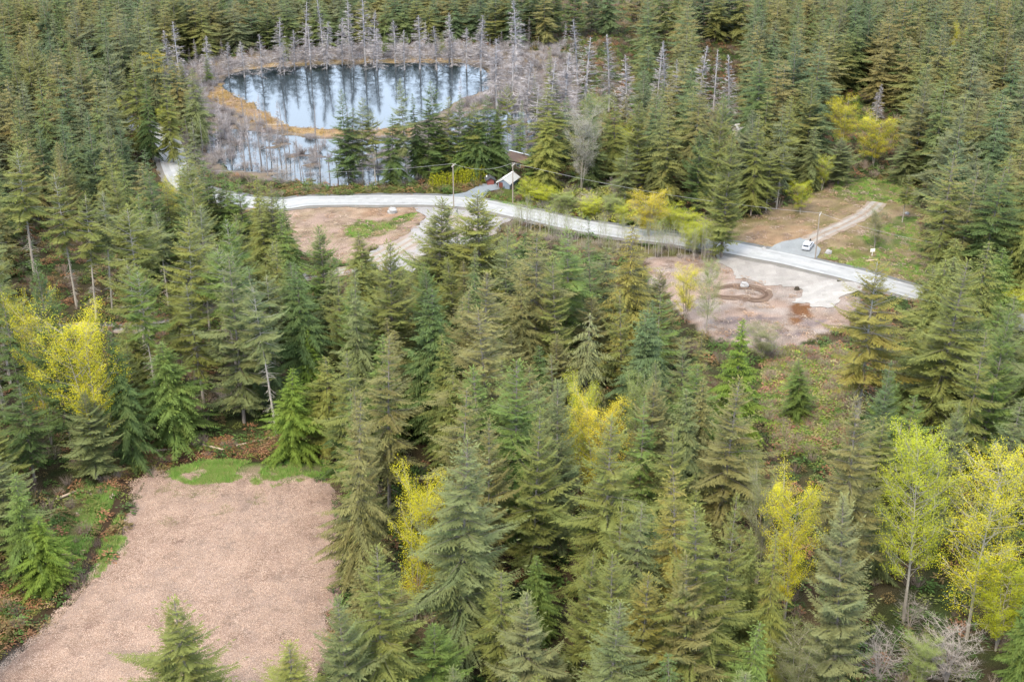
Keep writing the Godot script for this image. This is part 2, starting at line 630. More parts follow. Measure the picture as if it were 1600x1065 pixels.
func scatter(called: String, m: Mesh, material: Material, outlines: Array, count: int, lo: float, hi: float, tones: Array, sd: int, cond = null, tall := 1.0, lift := 0.0, parent: Node3D = null) -> void:
	rng.seed = sd
	var place := []
	var total := 0.0
	var boxes := []
	for o in outlines:
		var bx := bounds(o)
		boxes.append(bx)
		total += bx.get_area()
	for i in outlines.size():
		var want := int(count * boxes[i].get_area() / total)
		for k in want:
			var q := Vector2(rng.randf_range(boxes[i].position.x, boxes[i].end.x), rng.randf_range(boxes[i].position.y, boxes[i].end.y))
			var s := rng.randf_range(lo, hi)
			var a := rng.randf() * TAU
			var c: Color = tones[rng.randi() % tones.size()]
			var kk := rng.randf_range(0.8, 1.2)
			if not Geometry2D.is_point_in_polygon(q, outlines[i]):
				continue
			if cond != null and not cond.call(q):
				continue
			place.append([Transform3D(Basis(Vector3.UP, a).scaled(Vector3(s, s * tall, s)), at(q.x, q.y, lift)), Color(c.r * kk, c.g * kk, c.b * kk)])
	if place.is_empty():
		return
	var mm := MultiMesh.new()
	mm.transform_format = MultiMesh.TRANSFORM_3D
	mm.use_colors = true
	mm.mesh = m
	mm.instance_count = place.size()
	for i in place.size():
		mm.set_instance_transform(i, place[i][0])
		mm.set_instance_color(i, place[i][1])
	var o := MultiMeshInstance3D.new()
	o.multimesh = mm
	o.material_override = material
	o.set_meta("kind", "stuff")
	if parent:
		o.name = called
		parent.add_child(o, true)
	else:
		o.name = numbered(called)
		add_child(o)

# ------------------------------------------------------------------ placing trees
func plant(called: String, proto: Dictionary, foliage: Material, label: String, category: String, group: String, x: float, z: float, h: float, r: float, unit_h: float, unit_r: float, turn: float, wood: Material = null) -> void:
	var o := thing(called, label, category, at(x, z), turn, group)
	o.rotation = Vector3(sin(x * 7.1) * 0.045, turn, sin(z * 5.3) * 0.045)
	o.scale = Vector3(r / unit_r, h / unit_h, r / unit_r)
	for k in ["trunk", "branches", "crown"]:
		if proto.has(k):
			part(k, proto[k], foliage if k == "crown" else (wood if wood else mats["wood"]), o)

var P := {
	"creek": [-70.5, -139.4, -68, -146.5, -65.3, -154.2, -63.3, -162.4, -62.4, -167.2, -63.3, -175.7, -63.1, -183.9, -62.8, -188.7, -62.7, -193.2, -60, -196.5, -53.9, -200.1, -49.2, -200.9, -40, -200.9, -32.4, -200.7, -25.8, -199.9],
	"lake": [-97.2, -449, -98, -461.1, -95.1, -469.3, -84.2, -474.8, -63.3, -478.6, -36.4, -481.4, -18.2, -480.5, -9.4, -472, -6.5, -455.9, -8.4, -442.3, -16.5, -432.6, -22, -417.3, -30.9, -400.8, -45.8, -395.4, -57.6, -398.1, -67.5, -400.1, -74.1, -410, -83.2, -426.4, -91.1, -435.8],
	"wetland": [-90.5, -392, -84.3, -397.4, -76.4, -396, -71.2, -393.3, -62.1, -389.4, -48.6, -386.7, -30, -388.1, -25.3, -371.7, -27.2, -346.6, -40.5, -343.4, -50.9, -345.5, -61.6, -348.8, -69.5, -355.4, -77.1, -358.8, -85.4, -366.9],
	"inlet": [-19.9, -415.1, -8.1, -420.3, 7, -417.3, 8, -397.4, 5.4, -368.7, -1.8, -364.5, -14.3, -365.7, -18.6, -384.2],
	"marsh": [-124.2, -468.3, -105.3, -485.3, -89.3, -499.3, -57, -505.5, -9.5, -507.6, 16.4, -497.2, 21.8, -459.4, 19.8, -411.4, 9.8, -407.8, 5.3, -365.7, -17.8, -365.7, -25.3, -343.4, -61.1, -346.1, -87.6, -358.8, -97.7, -397.4],
	"north_shore": [-99.5, -461.1, -86.1, -479.5, -63.9, -483.4, -36.7, -486.3, -17.9, -486.3, -17, -479.5, -36.2, -478.6, -63, -475.7, -84.7, -471.1, -94.9, -465.6],
	"west_shore": [-99.5, -434.2, -96.8, -452.4, -83.9, -430.3, -75.6, -414.4, -68.1, -404.3, -70.9, -397.4, -83, -411.4],
	"shore_mat": [-80, -411.4, -73.9, -410, -66.9, -402.9, -53.8, -398.8, -45.8, -395.4, -30.8, -398.8, -30.1, -389.4, -48.8, -388.1, -62.5, -392, -71.6, -396, -80.7, -404.3],
	"verge_far": [-59.5, -335.7, -60.8, -346.1, -48, -349.9, -30.6, -346.6, -18.6, -343.4, -10.2, -346.6, -9.8, -342.4, -16.6, -338.2, -33.2, -336.7, -49.6, -335.2],
	"left_clearing": [-59.9, -327.2, -45.5, -329.2, -26, -328.2, -22.4, -323.4, -21.9, -314.1, -26.6, -304.4, -34.2, -296, -37, -288, -48.6, -292.8, -56.4, -305.3],
	"left_orange": [-43.7, -327.2, -25.9, -327.2, -24.3, -322.4, -31.5, -317.3, -38, -318.7],
	"left_green": [-41.4, -314.1, -37.8, -317.3, -31.4, -315.5, -25.6, -322.4, -23.9, -321, -25.1, -315, -29.3, -308.7, -35, -304.4, -39.7, -306.1],
	"pink_clearing": [29.4, -292.8, 44.3, -293.6, 50.8, -288, 57.5, -284.9, 70.3, -277.4, 74.2, -266.7, 69.2, -253.6, 61.4, -247.4, 49.7, -238.5, 38.8, -250.4, 32.7, -266.7],
	"pink_edge": [42.2, -256.8, 53, -258.4, 61.3, -260, 65.9, -256.8, 60.7, -250.4, 51.2, -247.4, 42.4, -248.9],
	"rust_mound": [59, -264.7, 61.9, -266.4, 63.3, -264.7, 65.2, -262.7, 62.5, -259.4, 59.2, -259.4],
	"rust_mound_small": [57.2, -258.1, 59.9, -259.7, 61.2, -258.1, 58.9, -255.8],
	"upper_clearing": [51.4, -313.2, 62.3, -322.4, 73.5, -330.6, 84.9, -346.1, 106.6, -351, 104.6, -328.2, 97.6, -305.3, 92.8, -277.4, 84.4, -277.4, 72.9, -289.6, 59.4, -296, 52.5, -299.3],
	"upper_orange": [53.5, -306.1, 60.8, -313.2, 71.9, -314.1, 74.7, -308.7, 61.9, -297.7, 54.4, -301.8],
	"upper_green": [81.9, -335.7, 87.5, -348.8, 103.7, -353.2, 106.6, -343.4, 102.9, -327.2, 96.8, -329.2, 88.3, -331.1],
	"slope_green": [83.3, -306.1, 95.2, -319.6, 101.2, -318.7, 98.2, -301, 93.6, -281.1, 87.4, -278.1, 84.4, -288.8],
	"pole_green": [70.9, -292.8, 74.9, -298.9, 81.2, -296.8, 85.8, -283, 77.7, -284.9],
	"garage_lawn": [-5.7, -332.1, -3.7, -339.8, 0.8, -340.3, 8.2, -332.1, 12.8, -323.4, 3.2, -324.3],
	"shrub_slope": [49.8, -242.9, 65.5, -242.9, 64.5, -227.5, 56.8, -203.3, 45.3, -200.1, 44.9, -217.3],
	"slash": [-71, -203.3, -66.2, -206, -55.1, -205.6, -41.7, -207.8, -38.2, -203.3, -40, -200.7, -53.9, -199.9, -60.9, -195.8, -63.1, -189.7, -65.9, -190.7],
	"bank_left": [-71.4, -184.9, -69.6, -190.7, -64.1, -191.7, -64.1, -183.9, -63.8, -175.7, -63.3, -168.9, -64.5, -164.8, -68.9, -165.6, -72.7, -177.5],
	"bank_low": [-72.6, -145.2, -79, -162.4, -70.5, -164.8, -64.5, -164.8, -65.8, -155.6, -68.5, -147.9],
	"grass_top": [-57, -195.8, -50.6, -199.9, -43.1, -199.9, -31.2, -199.9, -28.9, -193.8, -34.5, -192.3, -39.4, -190.3, -44.9, -192.3, -52, -191.3, -55.6, -193.2],
	"bank_right": [-62.6, -173.1, -61.8, -184.9, -59.8, -183, -58.7, -176.6, -59.5, -170.6, -60.3, -164.8, -61.8, -164],
	"floor_patch": [-18.3, -214.9, -12.6, -214.9, -11, -205.6, -15.3, -203.3],
	"field": [-62, -194.4, -57, -195.6, -49.6, -194.8, -31.4, -192.3, -27.8, -186.8, -25.3, -160.9, -25, -150.6, -25.8, -138.8, -71.1, -138.8, -68.8, -143.9, -66, -150.6, -63.8, -154.9, -61.7, -163.2, -59.5, -170.6, -59.3, -181.1],
	"field_green": [-60.3, -183, -57, -194.8, -42, -193.8, -38.5, -184.9, -49.7, -180.2, -56, -177.5, -57.7, -168.9],
	"lot": [-23.5, -327.2, -12.9, -325.3, 0, -318.7, -3.1, -309.6, -14.7, -292.8, -22.9, -283, -32.5, -286.8, -33.3, -294.8, -27.3, -303.1, -22.6, -313.2],
	"shoulder": [47, -292, 52.8, -291.6, 64.7, -284.9, 76.4, -276.3, 73.6, -270.2, 68.7, -269.5, 61.2, -273.8, 53.6, -278.1, 46.7, -284.9],
	"pad": [63.2, -273.1, 66.8, -277.4, 74.6, -274.5, 75.3, -271.6, 70.9, -267.4, 67.1, -262, 62.5, -264.7, 60, -267.4],
	"apron": [59.5, -296.4, 63.7, -301.8, 68.5, -304.4, 71, -301.8, 71.9, -296.8, 69.6, -291.2, 64.9, -293.6],
	"garage_drive": [-16.5, -335.7, -11.7, -338.7, -8.4, -344, -4.1, -345, -3, -340.8, -6.3, -338.7, -8.5, -331.1, -13.1, -331.1],
	"track": [67.3, -298.5, 73.4, -306.1, 81.2, -314.1, 87.5, -321, 93.3, -330.2],
	"lane": [-23.5, -303.1, -29.4, -292.8, -34.6, -285.7, -42.8, -281.9, -50.6, -277.4, -57.8, -270.2, -64.3, -261.7, -71.9, -254.2, -84.6, -252.6, -96.2, -252.3, -108.5, -250.4],
	"ring": [43.3, -269.5, 48, -268.8, 52.6, -267.8, 54.9, -270.2, 54.1, -272.7, 51.8, -274.1, 48.8, -274.9, 44.5, -273.8],
	"road": [115.1, -247.4, 101.1, -259.4, 94.5, -264, 88.7, -269.9, 83.6, -274.1, 76.6, -280.4, 68, -286.8, 58.9, -292.8, 49.3, -298.1, 39.4, -302.7, 30.6, -306.5, 21.7, -310.5, 12.5, -315.5, 3.2, -321.9, -4.9, -327.2, -13.1, -330.6, -24.6, -331.6, -39.3, -331.6, -52.2, -330.6, -59.2, -328.2, -72.1, -332.1, -81.6, -338.2, -88.2, -348.8, -93, -361.1, -97.6, -376.6, -103.8, -390.7, -113.3, -402.2],
	"road_left": [-113.3, -402.2, -123.3, -414.4, -133.6, -430.3, -147.3, -441.5, -161.8, -450.7, -188.1, -461.1],
	"road_shrubs": [2.5, -338.2, 8.4, -343.4, 26.6, -338.2, 33.6, -323.4, 51.6, -314.1, 48.7, -304.4, 31.2, -313.2, 15.9, -319.6, 6.4, -325.3],
	"road_shrubs_right": [96.8, -272, 105.3, -281.1, 118.1, -277.4, 113.4, -256.8, 102.4, -263.3],
	"sapling_strip": [-1.6, -316.4, 10.7, -307, 30, -298.9, 46.5, -293.6, 46.7, -289.6, 29.4, -292, 12, -298.9, -1.5, -309.6],
	"marsh_brush_west": [-125.3, -472.9, -105.3, -485.3, -99.2, -459.4, -97.4, -434.2, -82.7, -410, -68.5, -394, -82.4, -358.8, -90.9, -365.7, -102.8, -411.4],
	"marsh_brush_east": [-7.8, -468.3, -4.8, -505.5, 19.1, -507.6, 22.9, -459.4, 20.1, -418.8, 9, -417.3, -6.1, -422.6, -20, -417.3, -8.4, -440.7],
	"marsh_brush_north": [-107, -482.4, -88.9, -497.2, -57, -505.5, -9.5, -507.6, -6.8, -477.6, -17.8, -484.3, -36.7, -486.3, -63.9, -483.4, -85.9, -478.6, -99.5, -466.5],
	"whole": [-230, -600, 230, -600, 110, -125, -110, -125],
}
var TINTS := {"olive": [0.125, 0.14, 0.036], "brown": [0.138, 0.132, 0.047], "green": [0.092, 0.135, 0.03], "dark": [0.066, 0.1, 0.03], "grey": [0.115, 0.135, 0.052], "yellow": [0.148, 0.158, 0.036], "blue": [0.076, 0.11, 0.046], "bright": [0.105, 0.155, 0.022], "gold": [0.16, 0.146, 0.034], "pale": [0.145, 0.155, 0.066], "lemon": [0.36, 0.335, 0.012], "amber": [0.38, 0.315, 0.02], "lime": [0.27, 0.3, 0.013], "sage": [0.17, 0.21, 0.06], "needles": [1, 1, 1], "hedge": [0.26, 0.27, 0.014], "lichen": [0.24, 0.235, 0.2]}
var CONIFERS := [
	["full", 7, "dark", -74.6, -202.2, 34.5, 5.9, 1.5, "dark grey-green fir standing in front of the two bright yellow maples at the left edge", ""],
	["full", 11, "dark", -83.2, -205, 30, 4.2, 5.1, "dark fir cut off by the left edge beside the left yellow maple", ""],
	["full", 10, "grey", -68.1, -193.2, 16, 5.3, 1.1, "silver-green bushy fir just above the brown slash, below the right yellow maple", ""],
	["full", 11, "dark", -78, -192.3, 17.6, 5.3, 1.2, "dark wide fir at the left edge below the yellow maples", ""],
	["bare", 11, "olive", -106, -280.2, 30, 6.9, 0.1, "big olive fir with long pale bare trunk at the left edge, below the upper road", ""],
	["bare", 3, "olive", -91.5, -262.7, 30, 5.5, 0, "thin-crowned fir with tall pale trunk, second bare trunk from the left edge", ""],
	["bare", 3, "olive", -85.8, -256.9, 27, 4.7, 3.3, "thin-crowned fir with pale bare trunk, third bare trunk from the left edge", ""],
	["bare", 8, "grey", -83.8, -261.7, 26, 4.2, 2.9, "thin grey-green fir with straight white trunk, fourth bare trunk from the left edge", ""],
	["full", 3, "olive", -89.5, -300.3, 26, 4.8, 2.8, "olive fir just below the bend of the upper left road", ""],
	["sparse", 5, "olive", -72.1, -241.9, 30, 6.5, 0.6, "tall open olive fir above the gravel lane, right of the bare white trunks", ""],
	["sparse", 6, "yellow", -59.1, -227.2, 33, 6, 2.4, "tall open fir with long leaning grey trunk beside the gravel lane", ""],
	["droop", 7, "green", -57.7, -205.6, 19.2, 7.5, 2.9, "deep green drooping conifer in front of the leaning grey trunk", ""],
	["droop", 8, "dark", -63.1, -198, 25, 4.5, 1.7, "narrow dark conifer just right of the right yellow maple", ""],
	["full", 2, "grey", -47.3, -212.2, 32, 6.7, 5.7, "tall grey-green fir right of the gravel lane, half hiding it", ""],
	["full", 11, "yellow", -60.4, -258.5, 19, 4.2, 0.4, "small yellow-green fir behind the tall grey-green fir by the lane", ""],
	["full", 6, "blue", -43.7, -216.1, 28, 5.2, 2.1, "bluish fir left of the dark pointed fir in the middle left", ""],
	["droop", 3, "dark", -36.3, -215.4, 29, 6.2, 5.2, "dark green pointed fir above the two bright cedars", ""],
	["slim", 6, "bright", -37.1, -222.6, 22, 3.1, 5.1, "slim fresh green fir in front of the dark pointed fir", ""],
	["full", 1, "green", -36.6, -247.8, 24, 6.1, 1.9, "green fir at the lower edge of the left dirt clearing", ""],
	["droop", 7, "bright", -34.6, -213.7, 17.8, 3.6, 2.3, "bright green slim cedar, taller of the two beside the slash", ""],
	["droop", 7, "bright", -36.9, -199.9, 18, 5.3, 1.6, "bright green bushy cedar at the corner of the brown slash, left of the taller cedar", ""],
	["full", 0, "yellow", -30.6, -201.6, 18.6, 5.1, 2.4, "yellow-green fir directly right of the bright cedars", ""],
	["full", 3, "brown", -22, -160.9, 32.1, 5.8, 3, "tall brownish fir guarding the upper right corner of the mulch field", ""],
	["full", 3, "grey", -27, -212.9, 30, 5.9, 2.5, "pale grey-green fir below the gravel lot, left of the slender olive fir", ""],
	["full", 0, "olive", -30.7, -264.6, 17, 4.8, 3.8, "short olive fir in front of the tan bank of the left clearing", ""],
	["full", 1, "olive", -21.8, -225, 30, 7.7, 0.9, "slender olive fir poking into the grey gravel lot", ""],
	["full", 11, "brown", -19.4, -184.2, 30, 6.5, 1.7, "brown-grey broad fir above the field corner, in the middle of the forest", ""],
	["full", 1, "olive", -14.9, -252, 28, 9, 1.5, "olive fir whose tip reaches the road, left of the two road-side firs", ""],
	["slim", 10, "dark", -11.1, -254.9, 25, 3, 0.8, "thin dark fir squeezed between the two big firs that touch the road", ""],
	["full", 7, "yellow", -6.1, -249.3, 31, 10.2, 5, "big olive-gold fir whose tip covers the road below the garage driveway", ""],
	["droop", 0, "dark", -13.3, -204.5, 29, 6.9, 4.9, "dark green dense fir in the centre left, behind a small pale-trunked spruce", ""],
	["slim", 9, "green", -14.4, -214.3, 16, 3.9, 5.1, "small spruce with pale trunk in front of the dark dense fir", ""],
	["large", 11, "brown", -5.6, -205.4, 32, 8.4, 5.5, "broad brownish fir behind the largest brown fir of the centre", ""],
	["large", 11, "brown", -3.3, -189, 33, 8.5, 4.9, "largest brownish fir of the centre with layered upswept boughs", ""],
	["full", 0, "brown", -8.5, -207.7, 28, 4.8, 0.9, "narrow brown fir left of the largest brownish fir", ""],
	["full", 11, "brown", 3.8, -225.4, 32, 9.7, 0.1, "brown-olive fir with dark lower crown, right of the big fir below the garage", ""],
	["full", 5, "green", 10.1, -231.5, 30, 8.4, 5.7, "greenish open fir with visible trunk right of the brown-olive centre fir", ""],
	["slim", 2, "dark", 15.7, -239.7, 29, 4.9, 2.4, "slender dark fir pricking up in front of the roadside saplings", ""],
	["full", 9, "gold", 21.6, -230.8, 30, 9.4, 4.6, "golden-olive fir at the right end of the sapling row", ""],
	["full", 2, "olive", 19.4, -211.9, 26, 4.3, 6.2, "olive fir beneath the golden-olive fir", ""],
	["weep", 8, "pale", 12.1, -203.3, 26, 6.8, 3.8, "pale weeping conifer with hanging branches in the centre right", ""],
	["full", 11, "grey", 7.2, -194.5, 22, 4.3, 4.4, "pale green fir just left of the weeping conifer's foot", ""],
	["droop", 10, "blue", 22.1, -201.5, 27, 6.8, 1, "dense blue-green hemlock left of the shrubby clearing", ""],
	["droop", 7, "blue", 23.9, -205.2, 27, 4.2, 3.3, "second blue-green hemlock behind the first, farther back", ""],
	["large", 5, "green", 0.6, -173, 32, 7.8, 2.6, "large green fir with upturned bough tips below the largest brownish fir", ""],
	["full", 7, "grey", 6.3, -170.2, 29, 5.4, 3.2, "grey-green conical fir right of the large green centre fir", ""],
	["large", 1, "olive", 12.7, -157.4, 32, 7.4, 0.8, "broad olive fir standing in front of the orange-yellow maple", ""],
	["full", 8, "olive", 23.1, -166.9, 25, 4.7, 0.3, "medium olive fir below the blue-green hemlock", ""],
	["sparse", 7, "gold", 60.2, -209.3, 32, 7.9, 4.3, "tall lone pine with bare leaning trunk over the gravel clearing", ""],
	["large", 11, "olive", 72.7, -207.6, 33, 9, 1.2, "massive olive fir hiding the end of the road on the right", ""],
	["full", 1, "green", 77.4, -196.4, 29, 5.1, 2.2, "green-grey fir near the right edge behind the massive fir", ""],
	["full", 5, "olive", 72.6, -191.4, 28, 5.2, 0.9, "olive fir right of the massive fir, in front of the light lane", ""],
	["droop", 6, "bright", 36.1, -196.7, 28, 5.2, 2.6, "green cedar with narrow top at the lower edge of the pinkish clearing", ""],
	["large", 1, "brown", 30.2, -169.5, 31, 7.2, 1.3, "broad brown-grey fir left of the shrubby slope", ""],
	["large", 5, "brown", 46.3, -160, 33, 6.9, 5.8, "broad brown-grey fir right of the shrubby slope, below the lone pine", ""],
	["full", 8, "blue", 57, -187.4, 24, 4, 0.9, "blue-green fir right behind the brown-grey fir below the lone pine", ""],
	["full", 11, "green", 61.4, -185.8, 20, 4.7, 0.8, "short green fir above the left cottonwood", ""],
	["full", 1, "grey", 64.1, -172.6, 25, 4.8, 6.1, "grey-green fir between the tops of the two cottonwoods", ""],
	["full", 6, "grey", 71, -172.1, 26, 5, 0.9, "grey fir at the right edge above the right cottonwood", ""],
	["full", 9, "green", -69.8, -164.8, 18.2, 5.3, 2.5, "grey-green fir at the left edge beside the creek", ""],
	["droop", 9, "bright", -66.6, -163.2, 11.8, 4.9, 5.9, "bright green bushy young fir on the creek bank, right of the left-edge fir", ""],
	["large", 7, "olive", -38.1, -128.1, 23, 7.3, 4.3, "foreground fir with pointed top standing before the mulch field, cut by the bottom edge", ""],
	["large", 11, "yellow", -25, -124.5, 20, 6.2, 3.5, "yellow-green fir top at the bottom edge, lower right of the mulch field", ""],
	["full", 4, "grey", -19, -127.9, 24, 4.7, 0.8, "pale grey fir at the lower right border of the mulch field", ""],
	["large", 2, "grey", -6.7, -145.8, 34, 7.9, 1.5, "huge grey-olive fir with heavy drooping boughs, right of the small yellow maple", ""],
	["large", 10, "olive", -16, -131.2, 28, 5.9, 4.2, "olive fir at the right border of the mulch field near the bottom", ""],
	["full", 5, "gold", 21.5, -146.5, 30, 6.2, 5.9, "golden-tipped broad fir in the right foreground, above the big olive fir", ""],
	["full", 0, "grey", 15.6, -145.3, 25, 4.7, 5.1, "grey-green fir between the broad olive fir and the golden-tipped fir", ""],
	["full", 11, "olive", 13.3, -147.3, 25, 3.1, 1.2, "narrow olive fir left of the grey-green one, below the broad olive fir", ""],
	["full", 10, "olive", 12, -135.4, 24, 5.3, 1.3, "olive fir above the grey-green bottom fir in the lower centre", ""],
	["full", 7, "olive", 8.7, -140.1, 22, 3.9, 5.3, "olive fir half hidden at the lower centre, right of the dark young fir", ""],
	["full", 10, "pale", 2.4, -134.4, 20, 4.4, 2.7, "pale olive conical fir at the bottom centre", ""],
	["large", 7, "grey", 10.8, -126.3, 24, 5.7, 1.7, "grey-green bushy fir at the bottom edge, left of the golden fir", ""],
	["full", 10, "gold", 15.5, -133.8, 22, 5.1, 4, "golden-yellow conical fir at the bottom edge right of centre", ""],
	["droop", 3, "green", 3.5, -150.4, 14, 4, 5.9, "dark green young fir in the hollow right of the huge grey-olive fir", ""],
	["full", 10, "pale", 4.8, -136, 10, 3.1, 1.7, "small pale fir at the bottom edge beside the pale conical fir", ""],
	["full", 10, "green", -9.6, -134.9, 15, 4.5, 1.2, "green young fir at the bottom edge below the huge grey-olive fir", ""],
	["large", 0, "olive", 23.2, -136.2, 30, 6.6, 4.6, "big olive fir with dense crown at the lower right of centre", ""],
	["full", 2, "olive", 25.7, -138.5, 30, 3.9, 3.4, "olive fir leaning out behind the big dense olive fir", ""],
	["full", 4, "brown", 21.2, -133.5, 25, 5, 5.7, "brownish fir right of the golden bottom fir", ""],
	["full", 3, "green", 27.3, -128.9, 20, 5.2, 3, "green fir at the bottom edge left of the small yellow maple bush", ""],
	["full", 7, "pale", 41.3, -140.1, 30, 5.7, 2.9, "pale grey-brown fir standing alone left of the left cottonwood", ""],
	["full", 9, "yellow", 32.2, -141.6, 24, 4.2, 0.2, "thin olive-yellow fir in front of the double yellow maple", ""],
	["full", 6, "green", 50.6, -213.6, 12, 3.4, 3.4, "small green fir on the shrubby slope", ""],
	["full", 2, "dark", -43.2, -345.5, 26.5, 5.4, 3.8, "dark tall fir on the near pond bank, leftmost of the pond-side stand", ""],
	["sparse", 4, "grey", -39.6, -345.5, 23.5, 4.4, 1.1, "thin grey-green fir right of the leftmost pond-side fir", ""],
	["sparse", 8, "olive", -36.1, -345.5, 21, 3.5, 3.9, "slight olive fir in the gap of the pond-side stand", ""],
	["sparse", 10, "grey", -27.7, -345.5, 28.2, 4.4, 2.6, "tall open grey fir in the pond-side stand, against the bright water", ""],
	["full", 9, "dark", -25, -349.3, 23.3, 4.6, 0, "dark fir right of the open grey pond-side fir", ""],
	["sparse", 6, "dark", -20.4, -349.3, 26.5, 4.4, 5.9, "tall dark pine rising above the middle of the pond-side stand", ""],
	["full", 2, "olive", -17.2, -349.3, 22.5, 4.6, 2.7, "olive fir above the cedar hedge, middle of the pond-side stand", ""],
	["full", 2, "dark", -14.3, -349.3, 23.2, 4.6, 3, "dark fir above the right half of the cedar hedge", ""],
	["sparse", 4, "olive", -10.4, -349.3, 21.1, 4.2, 1.4, "open olive fir behind the garage driveway", ""],
	["full", 6, "dark", -6.7, -352.1, 21.9, 5.9, 2.2, "broad dark fir behind the garage, right end of the pond-side stand", ""],
	["sparse", 8, "olive", -1.3, -352.1, 24.5, 3.2, 4.4, "thin olive tree left of the narrow strip of water", ""],
	["full", 6, "olive", 9.5, -355.4, 24, 6.6, 5.6, "tall olive fir right of the narrow strip of water", ""],
	["droop", 0, "yellow", 8.7, -340.3, 20.6, 6, 4.1, "yellow-green pointed cedar right behind the garage and pole", ""],
	["full", 10, "green", 6.3, -343.4, 11.3, 4.2, 4.1, "green fir just right of the pole by the garage", ""],
	["full", 9, "grey", 37.1, -338.2, 25.8, 6.3, 4.8, "big grey-green fir above the round yellow maple", ""],
	["full", 1, "olive", 32.3, -338.2, 24.6, 5.7, 4.6, "olive fir left of the grey-green fir above the round maple", ""],
	["full", 0, "olive", 27.3, -346.1, 23.3, 5, 1.7, "olive fir right of the white lichen-covered dead tree", ""],
	["full", 11, "grey", 28.7, -329.2, 15.6, 4.6, 1, "brown-grey short fir above the bare roadside shrubs", ""],
	["full", 1, "olive", 48, -291.7, 30, 6.3, 6, "broad olive fir with bare trunk beside the road, left of the dirt slope", ""],
	["full", 1, "olive", 48.9, -316, 31, 5.8, 0.9, "olive fir behind the broad olive roadside fir", ""],
	["full", 6, "brown", 46.2, -338.2, 30.7, 5.1, 1.2, "brownish fir in front of the three white snags", ""],
	["full", 7, "dark", 46.5, -323.4, 20.6, 5.5, 0.2, "dark fir left of the broad olive roadside fir", ""],
	["full", 0, "dark", 68.1, -366, 30, 6.1, 0.5, "dark wide fir right of the three white snags", ""],
	["full", 2, "yellow", 71.1, -344.9, 24, 4.8, 1.4, "yellow-green fir above the white house roof", ""],
	["full", 6, "olive", 59.4, -320.7, 26, 4.5, 2.6, "olive fir in front of the white house roof", ""],
	["sparse", 4, "olive", 63.8, -324.3, 15.5, 4.3, 0.6, "thin fir with bare pole trunk at the top of the dirt slope", ""],
	["sparse", 8, "olive", 66.7, -325.8, 16.2, 4, 3.2, "second thin fir with bare pole trunk at the top of the dirt slope", ""],
	["full", 9, "grey", 77.8, -343.4, 16.5, 6.2, 2.6, "grey-olive fir left of the yellow maple on the upper right", ""],
	["full", 10, "grey", 86.3, -344.5, 12.7, 5.2, 0.8, "grey fir behind the grassy top of the dirt track", ""],
	["full", 6, "grey", 103.8, -345.5, 12.3, 5, 3.2, "grey fir right of the yellow maple on the upper right", ""],
	["sparse", 9, "olive", 95.7, -315.3, 12, 2.7, 2.5, "spindly young fir on the right side of the grassy patch", ""],
	["full", 11, "olive", 91.2, -272.4, 31, 7.3, 3.7, "big olive fir with three bare trunks, right of the grass slope", ""],
	["full", 5, "brown", 94.5, -270, 29, 5.5, 3.7, "brown-olive fir behind the big fir right of the grass slope", ""],
	["full", 0, "dark", 99, -266.9, 30, 7.4, 5.7, "dark broad fir near the right edge, above the power line", ""],
	["full", 6, "olive", 106.7, -278.4, 30, 5.2, 0.7, "olive fir cut by the right edge above the power line", ""],
	["full", 10, "olive", -73, -288.5, 24, 3, 2.4, "olive fir in front of the road bend, nearest it on the right", ""],
	["full", 8, "dark", -66.7, -286.2, 25, 5.1, 2.4, "dark fir in the left forest below the flooded wetland, left of two", ""],
	["full", 9, "dark", -63, -286.2, 24, 4.9, 0.4, "dark fir in the left forest below the flooded wetland, right of two", ""],
	["full", 0, "green", -62.4, -283.7, 20, 4.2, 0.6, "small green fir in front of the two dark firs below the wetland", ""],
	["full", 9, "yellow", -54.6, -275.5, 25, 4.6, 1.9, "yellowish fir at the left end of the main road stretch", ""],
	["full", 4, "olive", -50.7, -272.1, 25, 5.1, 3.1, "olive fir just left of where the main road appears", ""],
	["full", 6, "olive", -51.7, -267.8, 22, 4.9, 0.7, "olive fir left of the dirt clearing", ""],
	["full", 3, "green", -46.1, -258.9, 24, 5.5, 3.2, "green fir at the left tip of the dirt clearing", ""],
	["full", 8, "olive", -64.4, -261.7, 26, 5.9, 4.1, "broad olive fir in the left forest, below the two dark firs", ""],
	["full", 8, "dark", -71.7, -285.7, 24, 5.3, 0.8, "dark fir hiding the road just below its bend", ""],
	["full", 6, "olive", -67.6, -285.9, 20, 4.1, 5.8, "olive fir hiding the road between its bend and the dirt clearing", ""],
	["full", 11, "olive", -65.2, -288.3, 22, 5.2, 4.8, "olive fir in front of the road left of the dirt clearing, farther left", ""],
	["full", 2, "green", -58.8, -282.9, 22, 4.9, 0.8, "green fir in front of the road left of the dirt clearing, nearer right", ""],
	["full", 6, "olive", -75.2, -282.1, 22, 4.5, 3.2, "olive fir below the road bend, in front of the dark one", ""],
	["full", 7, "olive", -53.8, -279.4, 22, 5, 4.2, "olive fir in front of the road, second left of the visible road end", ""],
	["full", 9, "green", -48, -276.9, 20, 3.4, 0.5, "green fir right at the left end of the visible road", ""],
	["full", 2, "dark", -51.3, -279.4, 20, 4.3, 3.9, "dark fir touching the left end of the visible road", ""],
	["full", 8, "dark", -75.9, -277.7, 26, 5, 4.9, "dark fir right below the road bend", ""],
	["full", 10, "olive", -83.1, -274.5, 27, 5.6, 5.3, "olive fir in the left forest right of the straight white trunk's top", ""],
	["full", 2, "olive", -53.9, -253.1, 25, 5.3, 6.1, "olive fir in the left forest, left of the dirt clearing's fir", ""],
	["full", 5, "dark", -42.1, -345.5, 21.8, 6.2, 1.9, "second dark fir beside the leftmost pond-side fir", ""],
